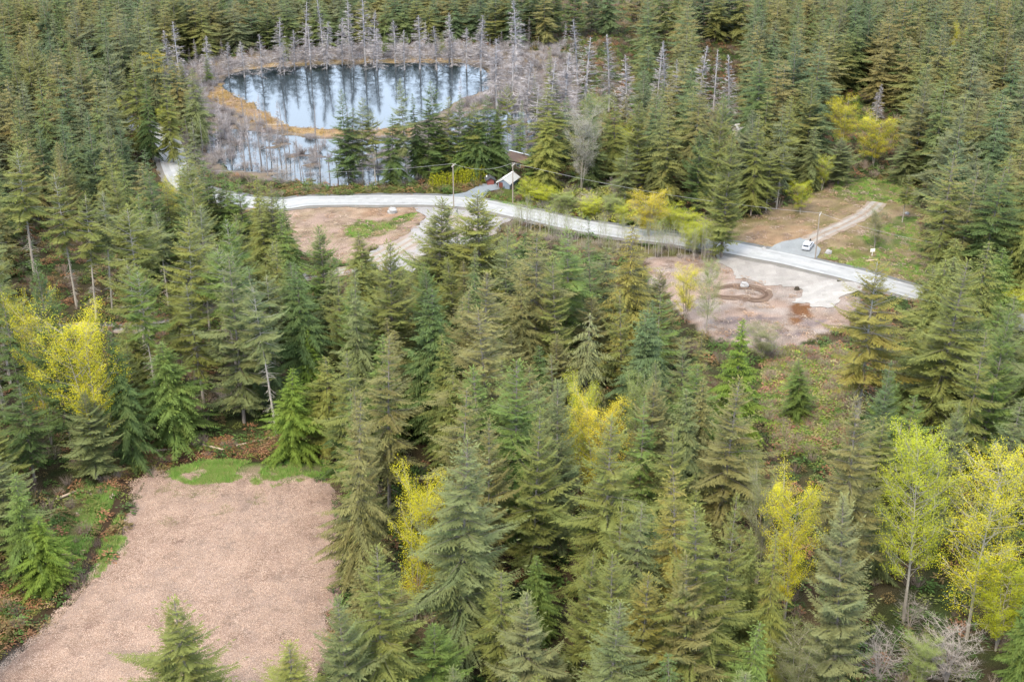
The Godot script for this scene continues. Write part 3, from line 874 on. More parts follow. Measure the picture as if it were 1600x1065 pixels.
	["full", 6, "dark", -31.5, -345.5, 20.1, 5.2, 1.8, "dark fir under the open grey pond-side fir", ""],
	["full", 2, "dark", -22.6, -349.3, 19.9, 5.7, 2.3, "dark fir in the thick of the pond-side stand", ""],
	["full", 9, "green", -12.6, -349.3, 18.2, 5.9, 4.2, "green fir above the right half of the cedar hedge", ""],
	["droop", 9, "dark", -9.2, -349.3, 17.4, 5.7, 2.1, "dark drooping fir left of the garage driveway", ""],
	["full", 1, "green", -18.5, -349.3, 14.8, 5.5, 6, "green fir right above the cedar hedge's middle", ""],
	["full", 9, "dark", -3.4, -352.1, 19.2, 4.7, 5.6, "dark fir left of the narrow strip of water, behind the garage", ""],
	["full", 11, "green", -24.5, -349.3, 13, 4.9, 4.3, "short green fir above the left end of the cedar hedge", ""],
	["full", 0, "olive", -104.2, -370.1, 28, 4.9, 2.4, "olive fir left of the yellow-topped maple on the upper left", ""],
	["full", 9, "dark", -99.6, -363.9, 26, 4.3, 4.1, "dark fir below the yellow-topped maple", ""],
	["full", 0, "olive", -93.8, -363.5, 24, 4.3, 5.3, "olive fir at the far side of the upper left road", ""],
	["full", 9, "grey", -90, -381, 22.2, 7, 5.2, "pale grey-olive pine on the left bank of the pond", ""],
	["full", 3, "green", -94.3, -388.9, 12, 2.8, 1.7, "young green conifer in the grey brush left of the pond, nearest the flooded wetland", ""],
	["slim", 8, "olive", -99.9, -389.9, 14, 3, 3.5, "young olive conifer in the grey brush left of the pond, above the near one", ""],
	["slim", 5, "green", -101, -448.5, 10, 2.6, 3.8, "young green conifer in the grey brush left of the pond, at the upper left shore", ""],
	["full", 7, "olive", -103.4, -423.7, 14, 3, 5, "young olive conifer in the grey brush left of the pond, at the forest edge", ""],
	["slim", 5, "green", 2.1, -373.8, 16, 3.4, 1.4, "young green conifer in the grey brush right of the pond, nearest the strip of water", ""],
	["slim", 10, "olive", 7.4, -411.3, 14, 3.4, 4.9, "young olive conifer in the grey brush right of the pond, in its middle", ""],
	["full", 5, "green", -4.2, -352.1, 23.5, 2.3, 1, "young green conifer in the grey brush right of the pond, nearest the open water", ""],
	["slim", 11, "olive", 12.5, -428.1, 18, 3.8, 4.6, "young olive conifer in the grey brush right of the pond, at its top", ""],
	["slim", 8, "green", 13.3, -399.5, 15, 3.6, 5.2, "young green conifer in the grey brush right of the pond, at the forest margin", ""],
	["full", 9, "olive", -80.6, -484.3, 8, 2.5, 1.8, "young olive conifer in the grey brush behind the pond, left of three", ""],
	["slim", 8, "green", -46.1, -492.7, 8, 2.3, 2.5, "young green conifer in the grey brush behind the pond, middle of three", ""],
	["slim", 10, "olive", -25.2, -490.2, 9, 2.6, 4, "young olive conifer in the grey brush behind the pond, right of three", ""],
	["full", 4, "olive", -11.4, -118.1, 20.3, 4.7, 0.7, "medium olive fir among its like in the lower middle forest", "olive firs of the lower middle forest"],
	["full", 2, "grey", 24.8, -119.6, 19.5, 5.8, 2.3, "grey-green fir in front of and left of the yellow maple bush", ""],
	["droop", 1, "grey", 1.1, -120.2, 18.1, 4.2, 3.4, "medium grey-green drooping conifer among its like in the lower middle forest", "grey-green drooping conifers of the lower middle forest"],
	["full", 3, "dark", 18.3, -122.5, 19.1, 5.1, 1.1, "medium dark green fir among its like in the lower middle forest", "dark green firs of the lower middle forest"],
	["full", 10, "grey", -5.9, -124.2, 16, 3.6, 4.9, "small grey-green fir among its like in the lower middle forest", "grey-green firs of the lower middle forest"],
	["full", 9, "olive", 2.6, -127.6, 13.3, 3.9, 2.9, "small olive fir among its like in the lower middle forest", "olive firs of the lower middle forest"],
	["droop", 3, "olive", -19.7, -137.9, 13.2, 4.2, 0.6, "small olive drooping conifer in front of left of the olive fir at the field border", ""],
	["droop", 10, "green", 64.2, -139, 18.7, 3.1, 4, "medium green drooping conifer among its like in the lower right forest", "green drooping conifers of the lower right forest"],
	["full", 11, "olive", -1.6, -140, 19.6, 4.7, 0.1, "olive fir behind and left of the pale conical fir at the bottom", ""],
	["full", 7, "brown", -14.3, -142.4, 13.7, 4.1, 0.6, "small brown-olive fir in front of and right of the olive fir at the field border", ""],
	["droop", 3, "olive", 30.7, -148.9, 19.7, 4, 2.4, "olive drooping conifer just left of the thin fir before the double maple", ""],
	["droop", 11, "brown", -19.3, -148.9, 12.9, 3.8, 4.9, "small brown-olive drooping conifer in front of left of the olive fir at the field border", ""],
	["full", 11, "olive", 72.1, -152.7, 15.5, 4, 5.7, "small olive fir among its like in the lower right forest", "olive firs of the lower right forest"],
	["full", 11, "dark", 19.7, -154.2, 17.9, 5.7, 5.3, "small dark green fir left of the big dense olive fir", ""],
	["full", 2, "olive", -7.8, -157.2, 19.4, 4.1, 0.8, "olive fir in front of and right of the small yellow maple", ""],
	["droop", 4, "olive", 25.2, -158.8, 18.5, 3.8, 4.9, "olive drooping conifer just behind and left of the big dense olive fir", ""],
	["droop", 3, "green", 75.4, -161.5, 18.1, 4.5, 4.1, "green drooping conifer in front of and right of the right cottonwood", ""],
	["full", 10, "olive", 2.7, -162.7, 29, 5, 0.6, "tall olive fir in front of and right of the large green fir of the centre", ""],
	["full", 10, "brown", -3.5, -164.1, 27.3, 4.6, 0.2, "brown-olive fir behind and right of the huge grey-olive fir", ""],
	["full", 8, "olive", 14.8, -164.5, 15.2, 4.9, 1.4, "small olive fir left of the golden-tipped fir", ""],
	["droop", 0, "grey", 52.6, -165.5, 12, 3.5, 1.8, "small grey-green drooping conifer just in front of and right of the pale grey-brown fir", ""],
	["full", 7, "brown", -20.7, -168.6, 28.7, 4.2, 2.1, "tall brown-olive fir just right of the brownish fir at the field corner", ""],
	["full", 11, "brown", -7.8, -171.3, 28.7, 6.3, 1.3, "tall brown-olive fir left of the large green fir of the centre", ""],
	["full", 1, "green", 78.9, -171.4, 18.6, 3.6, 2.3, "green fir right of the right cottonwood", ""],
	["full", 10, "grey", -74.8, -171.9, 17.7, 5.5, 0, "small grey-green fir just behind and left of the left-edge fir by the creek", ""],
	["full", 11, "green", 18.4, -171.9, 25.9, 4.6, 5.3, "green fir just right of the olive fir before the orange maple", ""],
	["full", 10, "olive", 53.2, -173.4, 10, 4.9, 2.6, "small olive fir just right of the pale grey-brown fir", ""],
	["droop", 0, "grey", 25.8, -174.3, 26.1, 5.5, 4.2, "grey-green drooping conifer left of the brown-grey fir by the shrub slope", ""],
	["full", 3, "grey", -80.4, -176.8, 16.8, 4.3, 3.4, "small grey-green fir behind and left of the left-edge fir by the creek", ""],
	["full", 3, "green", -22.5, -176.9, 24.2, 4.3, 2.4, "green fir just right of the brownish fir at the field corner", ""],
	["droop", 3, "dark", 81.9, -178.2, 10.3, 4.3, 1.3, "small dark green drooping conifer in front of and right of the right cottonwood", ""],
	["full", 2, "olive", 55.4, -180.1, 18.9, 5.1, 2.4, "olive fir just in front of and right of the brown-grey fir below the lone pine", ""],
	["full", 8, "green", -4.3, -180.4, 27.1, 6.7, 4.4, "green fir left of the large green fir of the centre", ""],
	["droop", 3, "brown", 27.8, -181, 24.2, 5.7, 3.2, "brown-olive drooping conifer just left of the brown-grey fir by the shrub slope", ""],
	["full", 8, "grey", 3, -182.6, 22.9, 5.4, 1.2, "grey-green fir in front of and right of the large green fir of the centre", ""],
	["full", 1, "brown", 21.4, -182.7, 23.7, 5.5, 5.4, "brown-olive fir right of the orange maple", ""],
	["droop", 9, "green", 84, -184.3, 10, 3.2, 1.4, "small green drooping conifer right of the right cottonwood", ""],
	["full", 2, "olive", 37.1, -184.4, 12.5, 3.9, 4.6, "small olive fir behind and left of the double yellow maple", ""],
	["full", 10, "olive", -80.3, -184.9, 15.4, 4.1, 3.2, "small olive fir behind and left of the left-edge fir by the creek", ""],
	["droop", 7, "olive", -9.5, -185.1, 24.4, 4.3, 2.2, "olive drooping conifer left of the large green fir of the centre", ""],
	["full", 1, "grey", 23.6, -188.8, 23.4, 4.3, 2.5, "grey-green fir left of the brown-grey fir by the shrub slope", ""],
	["full", 4, "brown", 3.1, -189.1, 22.7, 5.8, 0.1, "brown-olive fir just in front of and right of the large green fir of the centre", ""],
	["full", 2, "olive", -24.5, -189.6, 25.5, 5.3, 6, "olive fir just left of the brown-grey fir above the field corner", ""],
	["full", 5, "olive", 85.8, -191, 20.5, 5.2, 5.8, "medium olive fir among its like in the middle right forest", "olive firs of the middle right forest"],
	["full", 4, "green", 29.6, -191.2, 21.5, 5.9, 3.1, "green fir just left of the brown-grey fir by the shrub slope", ""],
	["full", 7, "grey", -85.6, -194.8, 20.6, 5.4, 2.3, "medium grey-green fir among its like in the middle left forest", "grey-green firs of the middle left forest"],
	["droop", 4, "dark", -26.8, -195.9, 18.1, 4, 0, "dark green drooping conifer just behind the brownish fir at the field corner", ""],
	["droop", 0, "olive", -9.9, -197, 24.6, 4.3, 2.1, "olive drooping conifer in front of and left of the largest brownish fir", ""],
	["full", 2, "olive", -1.5, -198.5, 19.9, 6, 5.9, "olive fir just left of the large green fir of the centre", ""],
	["full", 2, "grey", 28.3, -198.9, 23.1, 4, 0.6, "grey-green fir in front of and right of the blue-green hemlock", ""],
	["full", 10, "green", 61.2, -199.1, 17, 3.7, 1.1, "small green fir behind and right of the brown-grey fir below the lone pine", ""],
	["droop", 6, "dark", 4.8, -201, 20.4, 4.2, 4.7, "dark green drooping conifer just right of the large green fir of the centre", ""],
	["full", 10, "dark", 89, -201.2, 17.1, 4.4, 3, "small dark green fir among its like in the middle right forest", "dark green firs of the middle right forest"],
	["full", 9, "green", -21.7, -203.1, 21.4, 6, 5.2, "green fir just behind the brown-grey fir above the field corner", ""],
	["full", 2, "grey", 83.8, -206.7, 26.4, 5.8, 1.2, "grey-green fir in front of and right of the massive fir hiding the road", ""],
	["bare", 10, "grey", -40.9, -207.7, 29.1, 5.1, 3, "grey-green bare-trunked fir in front of left of the dark pointed fir above the bright cedars", ""],
	["full", 3, "brown", 31.9, -208, 20.3, 4.2, 2.9, "brown-olive fir left of the green cedar below the pink clearing", ""],
	["full", 1, "olive", -64.6, -208.3, 17.6, 4, 0.4, "small olive fir left of the deep green drooping conifer", ""],
	["full", 10, "brown", 0.9, -209.5, 19.9, 4.6, 6.1, "brown-olive fir behind the large green fir of the centre", ""],
	["droop", 8, "brown", -19.3, -209.8, 18.9, 4.8, 4.6, "brown-olive drooping conifer just right of the brown-grey fir above the field corner", ""],
	["full", 10, "brown", 7.4, -210.6, 18.6, 4.4, 1.1, "brown-olive fir in front of and left of the pale weeping conifer", ""],
	["sparse", 3, "olive", -89.7, -212.7, 29.5, 4.4, 2.7, "tall olive thin-crowned fir behind and left of the left yellow maple", ""],
	["full", 3, "green", 91.1, -212.9, 22.7, 5, 6, "medium green fir among its like in the middle right forest", "green firs of the middle right forest"],
	["droop", 1, "dark", -5.2, -213.3, 28.2, 6.4, 4.6, "tall dark green drooping conifer behind and left of the largest brownish fir", ""],
	["droop", 9, "grey", 78.4, -214.5, 18.4, 4.9, 2.7, "grey-green drooping conifer in front of and right of the massive fir hiding the road", ""],
	["full", 11, "green", 25.3, -214.8, 23.7, 5.7, 1, "green fir just behind and right of the blue-green hemlock", ""],
	["droop", 1, "olive", 71.1, -215.7, 16.5, 3.9, 4.3, "small olive drooping conifer among its like in the middle right forest", "olive drooping conifers of the middle right forest"],
	["sparse", 5, "green", -63.3, -216, 28.2, 4.5, 4.6, "tall green thin-crowned fir behind and right of the right yellow maple", ""],
	["droop", 1, "brown", 1.8, -216.2, 27.7, 4.7, 4.9, "brown-olive drooping conifer behind and right of the largest brownish fir", ""],
	["full", 2, "olive", 8.2, -217.7, 29, 5.8, 4.5, "tall olive fir in front of and right of the brown-olive fir at centre", ""],
	["full", 9, "brown", -21.2, -217.8, 18.6, 4.7, 1.1, "brown-olive fir just behind and right of the brown-grey fir above the field corner", ""],
	["full", 5, "brown", -9.9, -219, 21.8, 4.9, 3.2, "brown-olive fir just right of the dark dense fir at centre left", ""],
	["sparse", 1, "olive", -55.8, -219, 23.5, 5.6, 0, "olive thin-crowned fir in front of and left of the tall grey-green fir by the lane", ""],
	["full", 1, "dark", 95.4, -219.4, 17, 4.3, 5.3, "small dark green fir among its like in the middle right forest", "dark green firs of the middle right forest"],
	["sparse", 0, "olive", -92.6, -220.1, 29.4, 6, 5.8, "tall olive thin-crowned fir left of the dark fir between the yellow maples", ""],
	["full", 7, "green", -27, -220.8, 22.9, 5.8, 3.9, "green fir right of the dark pointed fir above the bright cedars", ""],
	["full", 4, "dark", 83, -220.9, 17.1, 5.2, 0.3, "small dark green fir in front of and right of the massive fir hiding the road", ""],
	["full", 6, "olive", -68.2, -221.4, 15.4, 5.5, 0.6, "small olive fir behind and left of the deep green drooping conifer", ""],
	["full", 0, "olive", -1.8, -221.5, 18.9, 5.6, 0, "olive fir just right of the largest brownish fir", ""],
	["sparse", 11, "green", -50.1, -223.3, 28.5, 5.8, 3.8, "tall green thin-crowned fir just behind the tall grey-green fir by the lane", ""],
	["full", 1, "dark", -14.7, -224.8, 23.6, 5.3, 4.4, "dark green fir just behind the dark dense fir at centre left", ""],
	["full", 5, "olive", 25.8, -225, 18.3, 4.2, 5.8, "olive fir just behind the blue-green hemlock", ""],
	["droop", 11, "grey", -7.8, -226, 27.8, 4.5, 2.8, "grey-green drooping conifer right of the gravel lot", ""],
	["full", 7, "brown", 15.2, -226.1, 18.3, 5.9, 4.8, "brown-olive fir just behind and right of the pale weeping conifer", ""],
	["full", 2, "green", 88, -226.4, 17.6, 5.2, 1.1, "small green fir in front of and right of the massive fir hiding the road", ""],
	["bare", 4, "grey", -43.8, -226.6, 21.6, 5.4, 1.8, "grey-green bare-trunked fir in front of and right of the tall grey-green fir by the lane", ""],
	["droop", 1, "olive", 77.6, -226.7, 26.3, 7.7, 3.9, "olive drooping conifer just behind and left of the massive fir hiding the road", ""],
	["full", 5, "olive", -32.1, -227.1, 23.2, 3.9, 3.8, "olive fir right of the dark pointed fir above the bright cedars", ""],
	["bare", 5, "olive", -93.9, -227.9, 27.8, 5.8, 1.5, "olive bare-trunked fir left of the dark fir between the yellow maples", ""],
	["sparse", 8, "olive", -68.7, -228.6, 24.7, 5.4, 0.8, "olive thin-crowned fir in front of the open olive fir above the gravel lane", ""],
	["full", 1, "grey", 97.5, -229.2, 19.8, 3.7, 4.6, "medium grey-green fir among its like in the middle right forest", "grey-green firs of the middle right forest"],
	["sparse", 9, "dark", -50.1, -230.6, 26.4, 4.7, 4.4, "dark green thin-crowned fir just behind the tall grey-green fir by the lane", ""],
	["full", 4, "brown", -21.2, -231.7, 20, 4, 4.3, "brown-olive fir in front of and left of the gravel lot", ""],
	["full", 5, "dark", -39.8, -231.8, 23.2, 6.6, 0, "dark green fir just behind the dark pointed fir above the bright cedars", ""],
	["full", 2, "grey", -1.8, -233.2, 28.8, 6.4, 3.8, "tall grey-green fir just left of the brown-olive fir at centre", ""],
	["full", 5, "olive", -62.8, -233.3, 20.8, 4.8, 2.2, "olive fir left of the tall grey-green fir by the lane", ""],
	["full", 7, "olive", -10.3, -233.8, 22.9, 5, 3.6, "olive fir right of the gravel lot", ""],
	["full", 9, "olive", 87.7, -234.8, 25.5, 8.1, 3.7, "olive fir behind and right of the massive fir hiding the road", ""],
	["full", 7, "brown", 28, -235, 19.2, 5.8, 1.4, "brown-olive fir just left of the yellow tree at the pink clearing", ""],
	["full", 1, "green", 101.3, -235.1, 16.9, 5, 5, "small green fir among its like in the middle right forest", "green firs of the middle right forest"],
	["full", 3, "grey", 4.4, -235.4, 20.4, 5.5, 3.6, "grey-green fir in front of the brown-olive fir at centre", ""],
	["bare", 9, "grey", -97.2, -235.7, 26.9, 3.9, 3.6, "grey-green bare-trunked fir behind and left of the dark fir between the yellow maples", ""],
	["full", 9, "olive", -44.3, -236.5, 25.3, 5.7, 5.3, "olive fir behind and left of the dark pointed fir above the bright cedars", ""],
	["full", 2, "olive", 79.9, -236.7, 20.8, 5.6, 5.7, "olive fir just left of the massive fir hiding the road", ""],
	["droop", 0, "grey", -33.9, -237, 19.9, 4.9, 2.6, "grey-green drooping conifer just right of the dark pointed fir above the bright cedars", ""],
	["full", 10, "green", -16.3, -237.4, 20.1, 4.6, 1.4, "green fir just in front of and right of the gravel lot", ""],
	["bare", 3, "green", -52, -239.6, 29.1, 4.6, 5.3, "tall green bare-trunked fir behind the tall grey-green fir by the lane", ""],
	["full", 7, "dark", 9.1, -239.9, 20.6, 5.7, 3.1, "dark green fir in front of and right of the brown-olive fir at centre", ""],
	["droop", 9, "green", 92.2, -241.7, 21.7, 7.5, 2.3, "green drooping conifer right of the massive fir hiding the road", ""],
	["full", 1, "brown", 23.6, -241.8, 20.1, 6.1, 5.1, "brown-olive fir in front of the golden-olive fir at the saplings", ""],
	["droop", 11, "brown", -21.5, -242, 18.3, 5.8, 4.6, "brown-olive drooping conifer just in front of and left of the gravel lot", ""],
	["full", 11, "brown", -9.3, -242.2, 19.2, 5.6, 5.6, "brown-olive fir behind and right of the dark dense fir at centre left", ""],
	["droop", 6, "olive", -29.6, -243.8, 18.5, 5.2, 2.8, "olive drooping conifer in front of left of the olive fir poking into the gravel lot", ""],
	["droop", 2, "dark", 1.9, -244.8, 23.9, 5.3, 2.7, "dark green drooping conifer just left of the brown-olive fir at centre", ""],
	["bare", 0, "grey", -56.6, -244.9, 21.5, 4.6, 1.1, "grey-green bare-trunked fir just behind and left of the tall grey-green fir by the lane", ""],
	["bare", 1, "grey", -103.6, -245, 24.2, 5.1, 1.4, "grey-green bare-trunked fir left of the dark fir between the yellow maples", ""],
	["droop", 7, "grey", 85.8, -246, 18.2, 7.1, 2.6, "grey-green drooping conifer just behind the massive fir hiding the road", ""],
	["sparse", 9, "olive", -47.5, -248.9, 20.9, 3.5, 1.6, "olive thin-crowned fir right of the tall grey-green fir by the lane", ""],
	["bare", 10, "olive", -72.7, -248.9, 26.4, 5, 5.3, "olive bare-trunked fir in front of right of the open olive fir above the gravel lane", ""],
	["full", 0, "olive", 11.4, -249.9, 18.6, 4.6, 4, "olive fir in front of and right of the brown-olive fir at centre", ""],
	["sparse", 1, "grey", -61.3, -251.4, 27.5, 5.2, 4.2, "grey-green thin-crowned fir just behind and right of the fir with the leaning grey trunk", ""],
	["full", 11, "grey", 18.1, -251.7, 18.5, 5.9, 0.2, "grey-green fir in front of and left of the golden-olive fir at the saplings", ""],
	["full", 11, "grey", 2.4, -254, 18.1, 5.3, 1.9, "grey-green fir just in front of and left of the brown-olive fir at centre", ""],
	["full", 8, "grey", 11.5, -256.9, 18, 5.6, 5.9, "grey-green fir right of the brown-olive fir at centre", ""],
	["droop", 7, "olive", 89.7, -257, 18.4, 7.4, 6, "olive drooping conifer just behind the massive fir hiding the road", ""],
	["sparse", 4, "grey", -106, -257.1, 28.3, 5.6, 2.7, "grey-green thin-crowned fir in front of left of the left-edge fir with the long bare trunk", ""],
	["full", 7, "brown", -4.2, -257.5, 19.8, 4.5, 0.2, "brown-olive fir left of the brown-olive fir at centre", ""],
	["full", 6, "brown", -15.8, -260, 20.2, 4.7, 3.1, "brown-olive fir just in front of the left fir touching the road", ""],
	["bare", 2, "grey", -71.9, -261.7, 22.2, 4.1, 2.6, "grey-green bare-trunked fir just left of the fir with the leaning grey trunk", ""],
	["full", 8, "green", -9.4, -263, 18.3, 5.2, 0.5, "green fir in front of and right of the left fir touching the road", ""],
	["full", 9, "olive", -109.7, -264.6, 22.8, 4.2, 5.8, "olive fir in front of and left of the left-edge fir with the long bare trunk", ""],
	["droop", 3, "olive", 107.2, -265, 29.9, 6.5, 0.3, "tall olive drooping conifer right of the dark fir above the power line", ""],
	["sparse", 7, "green", -78.6, -268.9, 23, 3.8, 3.1, "green thin-crowned fir just behind the open olive fir above the gravel lane", ""],
	["sparse", 4, "dark", -68.1, -269.9, 22.8, 4.2, 1.6, "dark green thin-crowned fir just behind the fir with the leaning grey trunk", ""],
	["droop", 0, "green", 111.5, -272.1, 19.2, 6.3, 1.6, "green drooping conifer in front of and right of the dark fir above the power line", ""],
	["full", 4, "olive", -113.4, -273.1, 20.7, 3.6, 6.1, "medium olive fir among its like in the upper left forest", "olive firs of the upper left forest"],
	["sparse", 0, "olive", -67.4, -277.3, 28.3, 5.1, 1, "tall olive thin-crowned fir in front of and right of the upper left road", ""],
]
var BROAD := [
	["maple", 0, "lemon", -78.9, -204.2, 29, 4.1, 1, "bright yellow maple at the left edge, left of the dark fir", "yellow_tree"],
	["maple", 1, "lemon", -67.8, -196.9, 31, 5.8, 4.8, "tall bright yellow maple right of the dark fir near the left edge", "yellow_tree"],
	["maple", 0, "lemon", -13.3, -152.6, 27, 3.4, 3.4, "small bright yellow maple right of the mulch field", "yellow_tree"],
	["maple", 1, "amber", 13.3, -177.8, 24, 4.3, 3.9, "orange-yellow maple deep in the centre right forest", "yellow_tree"],
	["maple", 0, "lime", 10.6, -187.9, 22, 2.9, 3, "light green budding tree behind the orange maple", "green_tree"],
	["maple", 1, "sage", 20.3, -194.3, 20, 3, 1.5, "pale green budding tree left of the blue-green hemlock", "green_tree"],
	["cottonwood", 0, "lime", 54.1, -154.5, 30, 5.5, 2.6, "yellow-green cottonwood with straight white trunk, left of two on the right", "cottonwood"],
	["cottonwood", 1, "lemon", 61.9, -151.1, 31, 5.7, 6.2, "yellow cottonwood with spreading white limbs, right of two at the right edge", "cottonwood"],
	["maple", 0, "pale", 34.6, -160.2, 22, 2.5, 2.8, "paler slim stem of the double yellow maple at right", "yellow_tree"],
	["maple", 1, "lemon", 37.7, -154.6, 25, 3.7, 3.2, "bright yellow fuller crown of the double maple at right", "yellow_tree"],
	["maple", 0, "pale", 36.3, -138.1, 11, 3.7, 6, "pale yellow budding maple bush at the bottom edge", "budding_bush"],
	["maple", 1, "amber", 32.6, -305.7, 12, 5, 6.2, "round golden maple at the road behind the saplings", "yellow_tree"],
	["maple", 0, "lemon", 35.5, -255.4, 13, 2.9, 6.1, "yellow sapling tree left of the pinkish clearing", "yellow_tree"],
	["cottonwood", 1, "sage", 39.4, -251.3, 16, 2.8, 2, "thin light green alder beside the pinkish clearing", "cottonwood"],
	["maple", 0, "pale", 48.3, -237.1, 8, 3.1, 0.6, "pale yellow leafing bush below the pinkish clearing", "budding_bush"],
	["maple", 1, "lemon", 99.4, -360.3, 15, 5.6, 3.2, "bright yellow maple with several pale stems above the grassy patch", "yellow_tree"],
	["maple", 0, "lemon", 93.5, -372.8, 17, 4.1, 1.3, "yellow-green maple partly behind firs, left of the upper right yellow maple", "yellow_tree"],
	["maple", 1, "lime", 72.1, -322.5, 9, 2.9, 4, "yellow-green alder on the dirt slope, left of the dirt track", "green_tree"],
	["maple", 0, "lime", 80.9, -339.4, 10, 2.2, 0.3, "narrow yellow-green alder at the top of the dirt slope", "green_tree"],
	["maple", 1, "pale", 84.6, -297.7, 11, 2.7, 1.1, "pale thin yellow tree beside the dirt track", "yellow_tree"],
	["maple", 0, "amber", -112.2, -424.6, 18, 3.4, 4.8, "yellow-topped maple on the upper left above the road", "yellow_tree"],
	["maple", 1, "lime", -113.2, -381.4, 14, 2.4, 0.8, "lime shrub tree beside the upper left road", "green_tree"],
	["maple", 0, "lemon", -78.6, -298.8, 18, 2.4, 1.5, "yellow budding tree in the left forest below the road bend", "yellow_tree"],
	["maple", 1, "lime", -102.2, -389.5, 9, 2.1, 3.3, "lime bush at the far edge of the upper left road", "budding_bush"],
	["maple", 0, "lemon", 148.5, -455, 20, 2.6, 2.7, "tiny yellow maple in the far upper right forest", "yellow_tree"],
	["maple", 1, "sage", 23.6, -380.8, 16, 4.6, 6, "soft green willow among firs right of the white dead tree", "green_tree"],
	["maple", 0, "lime", 31.6, -355.1, 14, 3.8, 1, "lime tree in the gap below the upper snags", "green_tree"],
	["maple", 1, "lime", 95.1, -251.6, 10, 3.9, 0.5, "yellow-green roadside thicket tree near the right edge", "budding_bush"],
	["maple", 0, "lime", 99.8, -248.3, 10, 3.8, 5.7, "yellow-green thicket tree cut by the right edge", "budding_bush"],
	["maple", 1, "lime", 64.9, -148.3, 15, 4.4, 2.6, "lower yellow-green tree at the right edge, in front of the right cottonwood", "green_tree"],
	["maple", 0, "sage", 52.4, -140.1, 9, 2.4, 3.4, "greenish budding bush under the cottonwoods", "budding_bush"],
	["maple", 1, "lime", 41.8, -295, 7, 3, 5.8, "yellow-green bush between the roadside trees right of the round maple", "budding_bush"],
	["maple", 0, "lime", 38, -307.6, 8, 2.8, 0.6, "yellow-green bush right behind the round golden maple", "budding_bush"],
	["maple", 1, "lime", 27, -312, 6, 2, 4.4, "lime bush left of the round golden maple", "budding_bush"],
	["maple", 0, "lime", 7.3, -328.5, 5, 3.4, 0.5, "lime roadside bush just right of the garage lawn", "budding_bush"],
	["maple", 1, "sage", 13.4, -323.5, 5, 3.2, 4.6, "soft green roadside bush, second right of the garage lawn", "budding_bush"],
	["maple", 0, "lime", 19.8, -318.7, 5, 3, 6, "lime roadside bush in the middle between the garage and the round maple", "budding_bush"],
	["maple", 1, "sage", 24.8, -319.1, 6, 2.8, 5, "soft green bush behind the bare lilac roadside shrubs", "budding_bush"],
	["maple", 0, "lime", 40.4, -304.6, 7, 3.5, 4.4, "bright lime bush close to the right of the round golden maple", "budding_bush"],
	["maple", 1, "lime", 44.1, -298, 7, 3.1, 1, "bright lime bush beside the foot of the broad roadside fir", "budding_bush"],
	["maple", 0, "lime", 47.3, -296.8, 6, 2.4, 3.2, "last lime bush before the dirt slope", "budding_bush"],
	["maple", 1, "lime", 3.6, -330.1, 7, 2.4, 1.2, "lime bush right of the pole by the garage", "budding_bush"],
	["maple", 0, "lichen", 17.9, -336.8, 24, 4.4, 1, "dead tree coated in whitish lichen between olive firs right of the water strip", "lichen_tree"],
]
